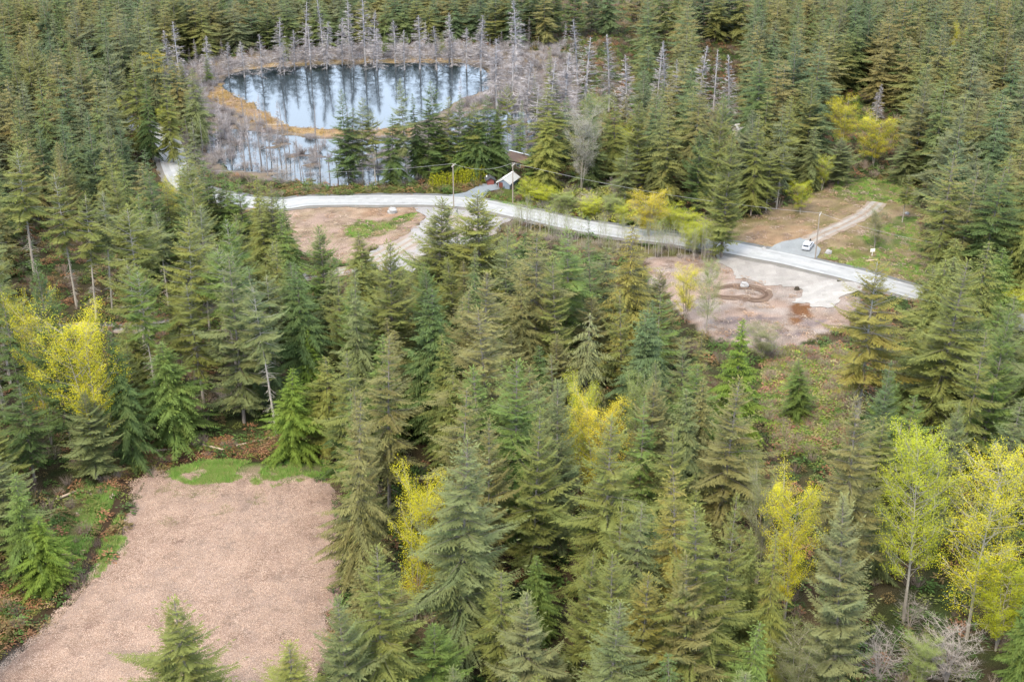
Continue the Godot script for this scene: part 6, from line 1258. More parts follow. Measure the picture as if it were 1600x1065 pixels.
var FAR_2 := [-115, -207.2, 18.3, 6.3, -198.4, -393.7, 18, 4.8, -122.1, -274.6, 21.1, 6.1, -168.8, -356.2, 22.1, 6.2, -87.1, -159.8, 23.6, 4.7, -73.1, -137.3, 24.1, 6.2, -140.6, -286.9, 20.3, 5.4, 134.4, -280.4, 23.4, 6.3, -156.7, -319.8, 23.5, 5.3, 185.7, -363.5, 18.3, 5, -182.8, -418.5, 23.9, 5.7, 145.3, -339.1, 21.8, 6, -184.2, -368.1, 26.8, 5.5, -138.1, -261.9, 23.7, 5.9, 99, -196.8, 22, 4.5, -146.5, -331.1, 18.5, 5.2, -167.1, -366.7, 28.6, 4.7, 147.3, -240, 20.2, 5, 197.2, -434.2, 20.1, 4.6, -127, -256.2, 26.8, 5.9, 181.8, -347.9, 27, 5.5, -195.3, -403, 28.3, 5.8, -163.4, -278.4, 22, 6.2, -185.9, -436, 19.9, 5.6, 167.5, -351.2, 23.2, 6.1, -157, -372.1, 20.3, 5.6, -125.5, -239.1, 24.4, 6.1, 154.1, -280, 18.8, 6, 154.7, -337.7, 24.7, 5.6, -144.2, -269.4, 24.3, 4.8, 165.8, -338.7, 27.6, 5.1, 180.7, -304.1, 18.6, 4.5, 135.7, -317.4, 23, 6, 146.8, -313.1, 27.6, 5.7, -171.8, -342.6, 27, 5.7, 156.3, -311.8, 28.7, 5, -185.7, -399.4, 24.6, 5.5, 108.3, -228.3, 24.3, 6.2, -178.8, -322.9, 18.6, 5.7, -191.7, -329.1, 20, 4.5, 80, -134.4, 27.1, 5.9, 186.7, -399.4, 26.4, 5.4, 202, -350.2, 22.2, 5.4, -114.2, -247.7, 26.1, 5.9, 164.9, -327.7, 19.3, 6.3, -130.3, -280.1, 25.5, 5.6, 204.5, -420.5, 21.8, 5.9, -185.3, -382.7, 23.6, 5.1, 190.2, -429.7, 19.2, 5.2, -186.5, -408.9, 27, 4.9, 106.8, -163, 22, 5.7, 158.7, -372.6, 23.8, 4.8, 125.6, -240.8, 25.9, 5.5, 170.2, -363.6, 22.6, 5.3, -179.5, -359.5, 20.5, 6.1, -203.6, -377.6, 26.9, 5.4, 127, -263.4, 26.2, 5.2, -148.2, -344.2, 23.5, 5.8, 95.7, -142.6, 19.3, 5.3, -176.4, -427.8, 23.9, 5.3, -180.5, -306, 21, 4.9, -177.7, -404.4, 26.1, 5.6, 170.6, -405.3, 23.8, 6.2, 117.2, -280.5, 24.6, 6.6, 98, -282.1, 19.7, 5.3, -84, -282.2, 27.7, 4.1, -113.6, -284.2, 20.9, 3.9, 104, -286.2, 25.1, 6.5, 114, -287.3, 24.3, 6.3, -82.3, -291.2, 22.8, 5.2, -117.8, -291.7, 22.5, 4.6, 98.5, -292.2, 23.4, 6.9, 122.7, -294.3, 21.9, 6.9, 112.3, -295.4, 22.1, 7.2, -71, -297.2, 20.6, 4.2, -118.5, -299.2, 23.8, 3.5, 101.6, -300.5, 25.1, 7.1, 116.8, -301.2, 22.7, 6.4, 124.7, -302.7, 28, 6.9, -104.7, -304.7, 23.4, 4.2, -121.8, -306, 21.9, 4.9, -76.4, -306.7, 22.4, 5.3, 108.7, -308.2, 20.9, 6.3, -96.2, -309.5, 20, 5.1, -87, -310.3, 20.3, 3.6, -108, -311.7, 21.2, 4.1, 121.2, -312.1, 26.6, 7.6, -115.6, -314.1, 23.2, 4.5, -100.4, -315.1, 27.8, 5.1, -129.1, -315.2, 20.6, 4.5, 127.6, -317.4, 18.1, 7.4, 107.8, -319.1, 26.9, 7.3, 116.8, -319.3, 25, 6.5, -77.4, -319.8, 25.4, 4.4, -108.6, -320.2, 23, 4.3, -119.8, -320.4, 24.2, 5.1, -128.7, -322.3, 22.1, 4.9, -99.1, -323.6, 23.9, 4.8, 126.3, -324.5, 21.3, 6.7, 106.9, -327.2, 20, 6.3, -117.5, -329, 21.1, 4.2, 120.8, -329.5, 29.1, 8, 38.9, -329.5, 24.9, 5.9, -134.2, -329.7, 27.4, 6, 134.9, -329.9, 22.6, 5.2, -109.9, -330.7, 20, 3.7, 60.4, -331.5, 23.6, 6, 49.7, -332.3, 18.6, 4.2, 112.9, -333.1, 28.3, 7.6, -123.9, -333.4, 25.6, 5.1, 68, -334.8, 24.8, 5.5, 126.5, -334.9, 22.7, 5.7, -99.5, -335.3, 20, 4.4, -114.2, -337.2, 23, 5.3, -133.5, -337.8, 20.3, 5.3, 53.7, -338.4, 18.6, 4.9, 136.7, -340.3, 24.1, 7.2, 20.9, -340.5, 18.5, 5, 119.1, -340.9, 24, 7.5, -106.6, -342.1, 25, 5.3, 126.2, -343, 24.3, 7.8, -138.6, -343.2, 28.5, 5.5, -120.7, -343.7, 28.8, 5.6, 110.9, -344.1, 29.1, 6.3, 62.1, -345.3, 18, 4.8, -130, -346.6, 28.7, 6, 47.1, -348.2, 25.4, 6.1, 18.7, -348.3, 21.7, 5.2, 37.7, -348.7, 23, 5.6, -106, -349.5, 28.6, 5.7, 53.6, -349.8, 20.1, 5.8, 126.7, -350.4, 24.8, 5.6, 134.4, -350.6, 28.5, 6.7, 108, -351.6, 26.7, 6.8, -113.9, -351.9, 21.6, 5.1, -141.6, -351.9, 26.4, 5.9, 115.3, -353.2, 18.6, 4.9, 142.5, -353.4, 29.7, 7.6, 67.4, -353.6, 22.4, 6.2, -122.2, -354, 22.9, 5.9, 23.9, -354.1, 18.3, 4, -130.2, -355.8, 25.2, 5.4, 38.2, -356.3, 22.5, 6, 74.1, -356.6, 20.4, 5.6, 47.4, -358, 21.5, 4.4, 124.9, -358, 19, 5, -108, -358.2, 22.6, 5.3, 57.5, -358.2, 20.5, 5.3, -137.7, -359.1, 21.2, 4.8, 42.2, -362.3, 22.3, 5.5, -120.6, -362.4, 25.3, 5.8, 111.6, -363, 20.2, 6.5, 131.9, -363.2, 20.4, 5, 14.6, -363.2, 18.7, 4.2, 52, -363.3, 18.4, 4.9, 142.5, -363.5, 21.2, 5.2, -112.2, -364, 24.7, 5, 81.6, -364.2, 24.3, 5.2, 124.9, -365.9, 29.8, 8.3, 21.2, -366.6, 18, 4.6, 31.1, -367.2, 18.1, 4.3, -133.5, -367.7, 22.3, 4.1, -145.2, -367.7, 27.8, 5.6, 58, -368.2, 18.1, 4.9, 39, -368.2, 19.1, 4.7, 116.7, -368.3, 19.9, 5.5, 49.4, -369.8, 19.6, 5.5, 84.3, -371, 19.3, 7.2, 146.6, -371.3, 25.9, 7.1, -139.3, -371.6, 20.8, 5.2, -120.4, -371.8, 26.6, 4.8, 73.3, -372.1, 28.7, 6.3, -111.2, -372.7, 20.2, 5.1, 139.4, -374.4, 29.6, 7.1, 128.6, -374.6, 22.7, 7.7, 37, -375.3, 22.9, 4.9, -145.7, -377.2, 27.8, 5.5, 68.7, -378.4, 26.2, 5.9, 116, -378.5, 23.7, 6.9, -133.4, -379.1, 22.9, 4.6, 82.1, -379.7, 18.9, 5.6, -121.5, -380.1, 28.4, 6.2, 50.5, -380.6, 23.7, 7.1, -152.2, -382.3, 27.8, 4.6, 145.2, -382.5, 23.7, 6.3, 43.3, -382.5, 18.2, 4.5, 154.2, -382.9, 25.1, 7.1, 134.8, -383.1, 18.2, 7.5, 124.4, -384.7, 27.2, 6.6, 77.8, -385.6, 23.4, 6.9, -141.9, -386.1, 25.4, 5.5, 70.4, -386.2, 21.3, 5.7, 87.5, -387.3, 26.8, 7.9, -123.6, -387.4, 26.4, 5.1, 117.8, -389, 23.5, 5.2, 50.4, -390.8, 22.4, 7.5, -132.9, -390.9, 23.4, 4.3, 38.6, -391.4, 19.6, 5, -155.3, -391.8, 23.9, 5.5, 159.6, -393.4, 21.6, 5.8, 146.9, -393.7, 18.1, 4.8, -123, -394.4, 22.2, 5, 137.8, -394.8, 18.7, 6.9, 128.8, -395.1, 18.4, 5.5, 73.2, -395.9, 19.8, 7.6, 83.1, -396.3, 26.8, 8, -147.6, -397.3, 23.4, 4.6, 92.4, -398.4, 22.2, 5.6, -135.5, -398.4, 22.7, 5.1, -99.5, -398.8, 22, 4.9, 123.3, -400.1, 19, 6.7, -156.9, -401.8, 23.7, 5.1, 143.5, -402.1, 18.8, 4.9, 152.1, -403.5, 25.3, 5.3, 84.4, -403.8, 19.6, 5.6, 161.1, -404.2, 20.6, 6.4, 72.4, -406.6, 23.1, 5.2, 93, -406.7, 21.6, 5.1, -102.3, -407.2, 17.1, 5, -150.8, -407.3, 24.5, 5.4, 133.6, -407.5, 19.9, 7, -161, -408.9, 21.5, 4.5, -128.8, -409.5, 20, 5.3, -141.8, -409.5, 22.6, 5.1, 123.8, -411.3, 20.8, 7.5, 52.8, -411.5, 19.1, 4.9, 162.8, -413.8, 18.9, 5.8, 80.5, -413.9, 21.4, 6.2, -113.9, -414, 16.7, 5.4, 154.5, -414.9, 18.4, 7.2, 140.7, -415.8, 22.3, 6.8, -104.9, -416.1, 17.2, 3.7, -135.1, -416.2, 21.3, 5.6, 88.5, -418.6, 19.7, 7.1, 122.7, -419.3, 22.5, 6.7, -164.4, -420.1, 21.3, 5.2, 167.4, -420.2, 20.5, 6.2, -142.6, -420.3, 21.5, 4.9, 134.1, -420.9, 20.3, 7.2, 96.1, -421, 21.5, 7.4, 157.8, -422.2, 21, 7.2, -152.1, -422.6, 20.9, 4.5, 115.1, -422.9, 18.8, 5.3, 150, -425, 19, 5.9, -118.3, -425.1, 17.2, 3.6, 77.7, -425.4, 19.7, 4.9, 139.1, -426.6, 19.5, 5.8, 88.2, -427, 23.2, 7, -157.9, -427, 20.2, 4.5, 124.7, -428.1, 20.1, 6.8, 95.8, -428.6, 19, 7.2, 164.7, -430.5, 18.7, 5.5, 172.4, -431.9, 19, 7.6, 152.9, -432.4, 18.4, 5.4, 145.5, -434.9, 24.4, 5.5, 134, -435.2, 21.7, 7.4, 124.6, -436.3, 21.7, 5.4, 83.8, -436.3, 20.7, 6.4, 160.7, -437.3, 23.1, 5.1, 91.6, -439.1, 21.1, 7.3, 99.4, -441.3, 21.7, 6.1, 169.1, -441.7, 21, 5.2, 146.2, -443.1, 22.3, 5.2, 112.3, -443.7, 21.8, 6.9, 157.7, -444.7, 20.2, 5.3, 133.3, -444.7, 21.4, 7.4, 86, -447.2, 21.9, 7.3, 178.1, -448.8, 20.9, 5.4, 120.6, -449.1, 21.4, 7.2, 141.9, -450.6, 21, 5.4, 94.7, -451.2, 21, 5.1, 169.7, -452.4, 20.3, 6.6, 103.4, -454, 20.6, 7.1]
var FAR := FAR_0 + FAR_1 + FAR_2

# ------------------------------------------------------------------ built things
func boulder(sd: int, size: Vector3) -> ArrayMesh:
	var b := Buf.new()
	var nz := FastNoiseLite.new()
	nz.seed = sd
	nz.frequency = 0.7
	var g := func(i: int, j: int) -> Vector3:
		var a := TAU * i / 12.0
		var e := lerpf(-0.5, PI / 2, j / 6.0)
		var d := Vector3(cos(a) * cos(e), sin(e), sin(a) * cos(e))
		return d * size * (1.0 + 0.45 * nz.get_noise_3d(d.x * 2.0, d.y * 2.0, d.z * 2.0))
	for j in 6:
		for i in 12:
			var p: Vector3 = g.call(i, j)
			var q: Vector3 = g.call((i + 1) % 12, j)
			var r: Vector3 = g.call((i + 1) % 12, j + 1)
			var s: Vector3 = g.call(i, j + 1)
			var out := p + q + r + s
			b.face(p, q, r, out, Color.WHITE)
			if j < 5:
				b.face(p, r, s, out, Color.WHITE)
	return b.mesh()

func prism(b: Buf, outline: PackedVector2Array, z0: float, z1: float, inset0: float, col := Color.WHITE) -> void:
	# outline in (z along, y up), swept across x from z0 to z1, its ends drawn in by inset0 (a chamfer)
	var c := Vector2.ZERO
	for p in outline:
		c += p / outline.size()
	var put := func(p: Vector2, x: float, k: float) -> Vector3:
		var q := c + (p - c) * k
		return Vector3(x, q.y, q.x)
	var t := Geometry2D.triangulate_polygon(outline)
	var xs := [z0, z0 + inset0, z1 - inset0, z1]
	var ks := [0.94, 1.0, 1.0, 0.94]
	var mid := Vector3((z0 + z1) * 0.5, c.y, c.x)
	for s in 3:
		for i in outline.size():
			var p: Vector3 = put.call(outline[i], xs[s], ks[s])
			var q: Vector3 = put.call(outline[(i + 1) % outline.size()], xs[s], ks[s])
			var r: Vector3 = put.call(outline[(i + 1) % outline.size()], xs[s + 1], ks[s + 1])
			var u: Vector3 = put.call(outline[i], xs[s + 1], ks[s + 1])
			b.quad(p, q, r, u, (p + q + r + u) * 0.25 - mid, col)
	for i in range(0, t.size(), 3):
		b.face(put.call(outline[t[i]], z0, 0.94), put.call(outline[t[i + 1]], z0, 0.94), put.call(outline[t[i + 2]], z0, 0.94), Vector3.LEFT, col)
		b.face(put.call(outline[t[i]], z1, 0.94), put.call(outline[t[i + 1]], z1, 0.94), put.call(outline[t[i + 2]], z1, 0.94), Vector3.RIGHT, col)

func plain_mat(called: String, c: Color, rough := 0.7, metal := 0.0, spec := 0.5) -> StandardMaterial3D:
	var m := mat(called, c.linear_to_srgb(), rough, spec)
	m.metallic = metal
	return m

func car(x: float, z: float, turn: float) -> void:
	var o := thing("parked_car", "pale silver car parked on the gravel apron beside the roadside pole", "car", at(x, z, 0.05), turn)
	var paint := plain_mat("car_paint", Color(0.36, 0.38, 0.43), 0.35)
	paint.clearcoat_enabled = true
	paint.clearcoat = 0.8
	var glass := plain_mat("car_glass", Color(0.05, 0.06, 0.08), 0.08)
	var rubber := plain_mat("car_rubber", Color(0.025, 0.025, 0.027), 0.8)
	var dark := plain_mat("car_trim", Color(0.05, 0.05, 0.06), 0.6)
	var lampm := plain_mat("car_lamp", Color(0.8, 0.8, 0.8), 0.15)
	var b := Buf.new()
	prism(b, PackedVector2Array([Vector2(-2.3, 0.35), Vector2(-2.38, 0.62), Vector2(-2.25, 0.88), Vector2(-1.2, 1.02), Vector2(2.2, 1.05), Vector2(2.32, 0.8), Vector2(2.3, 0.35)]), -0.93, 0.93, 0.1)
	prism(b, PackedVector2Array([Vector2(-1.25, 1.0), Vector2(-0.55, 1.56), Vector2(-0.3, 1.66), Vector2(1.75, 1.66), Vector2(2.1, 1.5), Vector2(2.22, 1.0)]), -0.8, 0.8, 0.14)
	part("body", b.mesh(), paint, o)
	var ws := Buf.new()
	ws.quad(Vector3(-0.66, 1.07, -1.2), Vector3(0.66, 1.07, -1.2), Vector3(0.6, 1.55, -0.6), Vector3(-0.6, 1.55, -0.6), Vector3(0, 0.6, -1), Color.WHITE)
	part("windscreen", ws.mesh(), glass, o)
	var rw := Buf.new()
	rw.quad(Vector3(-0.62, 1.1, 2.23), Vector3(0.62, 1.1, 2.23), Vector3(0.58, 1.5, 2.13), Vector3(-0.58, 1.5, 2.13), Vector3(0, 0.3, 1), Color.WHITE)
	part("rear_window", rw.mesh(), glass, o)
	for s in [-1.0, 1.0]:
		for seg in [[-0.8, -0.35, 0.4], [0.45, 0.45, 1.15], [1.2, 1.2, 1.85]]:
			var w := Buf.new()
			w.quad(Vector3(s * 0.812, 1.1, seg[0]), Vector3(s * 0.812, 1.1, seg[2]), Vector3(s * 0.812, 1.5, seg[2]), Vector3(s * 0.812, 1.5, seg[1]), Vector3(s, 0, 0), Color.WHITE)
			part("side_window", w.mesh(), glass, o)
		for zz in [-1.45, 1.4]:
			var t := CylinderMesh.new()
			t.top_radius = 0.35
			t.bottom_radius = 0.35
			t.height = 0.24
			t.radial_segments = 20
			var wh := part("wheel", t, rubber, o)
			wh.position = Vector3(s * 0.86, 0.35, zz)
			wh.rotation.z = PI / 2
			var rm := CylinderMesh.new()
			rm.top_radius = 0.21
			rm.bottom_radius = 0.21
			rm.height = 0.26
			rm.radial_segments = 16
			part("rim", rm, paint, wh)
		var hl := Buf.new()
		hl.box(Vector3(s * 0.66, 0.76, -2.3), Vector3(0.34, 0.15, 0.14), Basis())
		part("headlight", hl.mesh(), lampm, o)
		var mi := Buf.new()
		mi.box(Vector3(s * 0.99, 1.1, -0.85), Vector3(0.2, 0.15, 0.1), Basis())
		part("mirror", mi.mesh(), paint, o)
	var bp := Buf.new()
	bp.box(Vector3(0, 0.42, -2.33), Vector3(1.6, 0.24, 0.12), Basis())
	part("bumper", bp.mesh(), dark, o)

# a standing figure: capsules joined with a smooth minimum and meshed with surface nets
func person(x: float, z: float, turn: float) -> void:
	var o := thing("person", "person in a dark jacket and grey trousers standing behind the parked car", "person", at(x, z, 0.05), turn)
	var caps := []
	for s in [-1.0, 1.0]:
		caps.append([Vector3(s * 0.1, 0.9, 0), Vector3(s * 0.11, 0.48, -0.02), 0.085, 0.06])
		caps.append([Vector3(s * 0.11, 0.48, -0.02), Vector3(s * 0.12, 0.07, 0.02), 0.06, 0.042])
		caps.append([Vector3(s * 0.12, 0.045, 0.03), Vector3(s * 0.13, 0.035, -0.16), 0.045, 0.035])
		caps.append([Vector3(s * 0.18, 1.42, 0), Vector3(s * 0.25, 1.12, 0.01), 0.055, 0.045])
		caps.append([Vector3(s * 0.25, 1.12, 0.01), Vector3(s * 0.2, 0.92, -0.14), 0.045, 0.034])
		caps.append([Vector3(s * 0.2, 0.92, -0.14), Vector3(s * 0.18, 0.88, -0.22), 0.034, 0.028])
	caps.append([Vector3(0, 0.95, 0), Vector3(0, 1.2, 0.01), 0.14, 0.13])
	caps.append([Vector3(-0.1, 1.36, 0), Vector3(0.1, 1.36, 0), 0.12, 0.12])
	caps.append([Vector3(0, 1.2, 0.01), Vector3(0, 1.38, 0), 0.13, 0.13])
	caps.append([Vector3(0, 1.45, 0), Vector3(0, 1.56, -0.01), 0.055, 0.05])
	caps.append([Vector3(0, 1.63, -0.02), Vector3(0, 1.68, 0.0), 0.085, 0.095])
	caps.append([Vector3(0, 1.62, -0.1), Vector3(0, 1.6, -0.12), 0.02, 0.016])
	var cell := 0.035
	var lo := Vector3(-0.42, -0.06, -0.34)
	var nx := 25
	var ny := 54
	var nz := 20
	var d := PackedFloat32Array()
	d.resize(nx * ny * nz)
	for k in nz:
		for j in ny:
			for i in nx:
				var p := lo + Vector3(i, j, k) * cell
				var acc := 0.0
				for c in caps:
					var ab: Vector3 = c[1] - c[0]
					var t: float = clampf((p - c[0]).dot(ab) / ab.length_squared(), 0, 1)
					acc += exp(-40.0 * (p.distance_to(c[0] + ab * t) - lerpf(c[2], c[3], t)))
				d[(k * ny + j) * nx + i] = -log(maxf(acc, 1e-30)) / 40.0
	var cellv := {}
	for k in nz - 1:
		for j in ny - 1:
			for i in nx - 1:
				var sum := Vector3.ZERO
				var hit := 0
				for e in 12:
					var ax := e / 4
					var u := e % 2
					var w := (e / 2) % 2
					var c0 := Vector3i(0, u, w) if ax == 0 else Vector3i(u, 0, w) if ax == 1 else Vector3i(u, w, 0)
					var c1 := c0
					c1[ax] = 1
					var a := d[((k + c0.z) * ny + j + c0.y) * nx + i + c0.x]
					var b := d[((k + c1.z) * ny + j + c1.y) * nx + i + c1.x]
					if (a < 0) != (b < 0):
						sum += Vector3(c0).lerp(Vector3(c1), a / (a - b))
						hit += 1
				if hit:
					cellv[(k * ny + j) * nx + i] = lo + (Vector3(i, j, k) + sum / hit) * cell
	var bf := Buf.new()
	var jump := [1, nx, nx * ny]
	for id in cellv:
		for ax in 3:
			var a: float = d[id]
			var b: float = d[id + jump[ax]]
			if (a < 0) == (b < 0):
				continue
			var u: int = jump[(ax + 1) % 3]
			var w: int = jump[(ax + 2) % 3]
			if not (cellv.has(id - u) and cellv.has(id - w) and cellv.has(id - u - w)):
				continue
			var out := Vector3.ZERO
			out[ax] = 1.0 if a < 0 else -1.0
			var p: Vector3 = cellv[id]
			var col := Color(0.03, 0.03, 0.035)
			if p.y > 1.5:
				col = Color(0.42, 0.28, 0.2) if p.z < -0.04 and p.y < 1.7 else Color(0.04, 0.03, 0.025)
			elif p.y < 0.1:
				col = Color(0.03, 0.025, 0.02)
			elif p.y < 0.92 and absf(p.x) < 0.19 and p.z > -0.1:
				col = Color(0.16, 0.15, 0.19)
			elif p.z < -0.16 and p.y < 0.95:
				col = Color(0.42, 0.28, 0.2)
			bf.quad(p, cellv[id - u], cellv[id - u - w], cellv[id - w], out, col)
	part("body", bf.mesh(), mats["cloth"], o)

func utility_pole(x: float, z: float, h: float, label: String, turn: float) -> void:
	var o := thing("utility_pole", label, "utility pole", at(x, z), turn)
	var b := Buf.new()
	b.tube(PackedVector3Array([Vector3(0, -0.4, 0), Vector3(0, h * 0.5, 0), Vector3(0, h, 0)]), PackedFloat32Array([0.16, 0.145, 0.11]), 10, Color(0.24, 0.21, 0.185))
	part("pole", b.mesh(), mats["wood"], o)
	var c := Buf.new()
	c.box(Vector3(0, h - 0.6, 0.16), Vector3(2.2, 0.13, 0.11), Basis(), Color(0.3, 0.27, 0.23))
	part("crossarm", c.mesh(), mats["wood"], o)
	for k in [-0.95, 0.0, 0.95]:
		var i := Buf.new()
		i.tube(PackedVector3Array([Vector3(k, h - 0.53, 0.16), Vector3(k, h - 0.36, 0.16), Vector3(k, h - 0.26, 0.16)]), PackedFloat32Array([0.05, 0.075, 0.04]), 8, Color(0.55, 0.55, 0.56))
		part("insulator", i.mesh(), mats["wood"], o)

func wire(a: Vector3, b: Vector3, sag: float, label: String) -> void:
	var pts := PackedVector3Array()
	var rad := PackedFloat32Array()
	for i in 21:
		var t := i / 20.0
		pts.append(a.lerp(b, t) - Vector3(0, sag * 4.0 * t * (1.0 - t), 0))
		rad.append(0.028)
	var bf := Buf.new()
	bf.tube(pts, rad, 5, Color(0.3, 0.3, 0.32))
	var o := top("power_line", bf.mesh(), mats["wood"])
	tag(o, label, "power line")

func gable(called: String, label: String, category: String, x: float, z: float, turn: float, w: float, l: float, eave: float, ridge: float, wall: StandardMaterial3D, roof: StandardMaterial3D, trim: StandardMaterial3D) -> Node3D:
	# front gable faces local +z
	var o := thing(called, label, category, at(x, z), turn)
	var b := Buf.new()
	var hw := w / 2
	var hl := l / 2
	for s in [-1.0, 1.0]:
		b.quad(Vector3(s * hw, -0.5, -hl), Vector3(s * hw, -0.5, hl), Vector3(s * hw, eave, hl), Vector3(s * hw, eave, -hl), Vector3(s, 0, 0), Color.WHITE)
		b.quad(Vector3(-hw, -0.5, s * hl), Vector3(hw, -0.5, s * hl), Vector3(hw, eave, s * hl), Vector3(-hw, eave, s * hl), Vector3(0, 0, s), Color.WHITE)
		b.face(Vector3(-hw, eave, s * hl), Vector3(hw, eave, s * hl), Vector3(0, ridge, s * hl), Vector3(0, 0, s), Color.WHITE)
	part("wall", b.mesh(), wall, o)
	var r := Buf.new()
	var slope := Vector2(hw, ridge - eave)
	var ang := atan2(slope.y, slope.x)
	for s in [-1.0, 1.0]:
		var len := slope.length() + 0.55
		var bs := Basis(Vector3(0, 0, 1), -s * ang)
		r.box(Vector3(s * cos(ang) * len * 0.5, ridge + 0.1 - sin(ang) * len * 0.5, 0), Vector3(len, 0.12, l + 0.8), bs)
		for k in int(l / 0.6):
			r.box(Vector3(s * cos(ang) * len * 0.5, ridge + 0.1 - sin(ang) * len * 0.5, -hl + k * 0.6 + 0.2) + bs.y * 0.08, Vector3(len, 0.05, 0.06), bs)
	var ro := part("roof", r.mesh(), roof, o)
	var c := Buf.new()
	c.box(Vector3(0, ridge + 0.2, 0), Vector3(0.4, 0.08, l + 0.82), Basis())
	part("ridge_cap", c.mesh(), trim, ro)
	for s in [-1.0, 1.0]:
		for e in [-1.0, 1.0]:
			var f := Buf.new()
			var len := slope.length() + 0.5
			f.box(Vector3(s * cos(ang) * len * 0.5, ridge - 0.06 - sin(ang) * len * 0.5, e * (hl + 0.3)), Vector3(len, 0.2, 0.06), Basis(Vector3(0, 0, 1), -s * ang))
			part("bargeboard", f.mesh(), trim, o)
	return o

func window_on(o: Node3D, p: Vector3, w: float, h: float, axis: Vector3) -> void:
	var side := axis.cross(Vector3.UP)
	var bs := Basis(side, Vector3.UP, axis)
	var f := Buf.new()
	f.box(p + Vector3(0, h / 2 + 0.04, 0), Vector3(w + 0.16, 0.08, 0.1), bs)
	f.box(p - Vector3(0, h / 2 + 0.04, 0), Vector3(w + 0.16, 0.08, 0.1), bs)
	f.box(p + side * (w / 2 + 0.04), Vector3(0.08, h, 0.1), bs)
	f.box(p - side * (w / 2 + 0.04), Vector3(0.08, h, 0.1), bs)
	var win := part("window", f.mesh(), mats["white_paint"], o)
	var g := Buf.new()
	g.box(p, Vector3(w, h, 0.03), bs)
	part("pane", g.mesh(), mats["house_glass"], win)

func log_on(x: float, z: float, l: float, r: float, turn: float, label: String) -> void:
	var b := Buf.new()
	b.tube(PackedVector3Array([Vector3(-l / 2, 0, 0), Vector3(0, 0.05, 0.08), Vector3(l / 2, 0, 0)]), PackedFloat32Array([r, r * 0.85, r * 0.65]), 7, Color(0.36, 0.29, 0.23))
	b.tube(PackedVector3Array([Vector3(l * 0.1, 0, 0), Vector3(l * 0.2, 0.3, 0.5)]), PackedFloat32Array([r * 0.4, r * 0.15]), 5, Color(0.36, 0.29, 0.23))
	var o := top("fallen_log", b.mesh(), mats["wood"])
	o.position = at(x, z, r * 0.8)
	o.rotation.y = turn
	tag(o, label, "log")

# ------------------------------------------------------------------ the scene
func _ready() -> void:
	var cam := Camera3D.new()
	cam.name = "camera"
	cam.fov = 28.05
	cam.near = 1.0
	cam.far = 6000.0
	add_child(cam)
	cam.position = Vector3(0, 115.0, 0)
	cam.rotation_degrees = Vector3(-25.0, 0, 0)
	cam.current = true

	var env := Environment.new()
	env.background_mode = Environment.BG_SKY
	var sky := Sky.new()
	var sm := ProceduralSkyMaterial.new()
	sm.sky_top_color = Color(0.86, 0.88, 0.90)
	sm.sky_energy_multiplier = 1.08
	sm.sky_horizon_color = Color(0.66, 0.82, 1.0)
	sm.sky_curve = 0.2
	sm.ground_bottom_color = Color(0.3, 0.32, 0.28)
	sm.ground_horizon_color = Color(0.7, 0.76, 0.8)
	sky.sky_material = sm
	env.sky = sky
	env.tonemap_mode = Environment.TONE_MAPPER_LINEAR
	env.tonemap_exposure = 3.45
	env.sdfgi_enabled = true
	env.ssao_enabled = true
	env.ssil_enabled = true
	if 0.0 > 0.0:
		env.fog_enabled = true
		env.fog_density = 0.0
		env.fog_light_color = Color(0.86, 0.91, 0.97)
	var we := WorldEnvironment.new()
	we.name = "world_environment"
	we.environment = env
	add_child(we)
	var sun := DirectionalLight3D.new()
	sun.name = "sun"
	sun.light_energy = 0.5
	sun.light_color = Color(1.0, 0.94, 0.84)
	sun.light_angular_distance = 14.0
	sun.shadow_enabled = true
	sun.rotation_degrees = Vector3(-52, -28, 0)
	add_child(sun)

	nlo.seed = 3
	nlo.frequency = 0.03
	nlo.fractal_octaves = 2
	nmid.seed = 11
	nmid.frequency = 0.06
	nmid.fractal_octaves = 3
	nfine.seed = 23
	nfine.frequency = 0.35
	nfine.fractal_octaves = 3

	make_materials()
	define_places()
	build_ground()
	build_setting()
	build_things()
	make_protos()
	plant_all()
	build_cover()

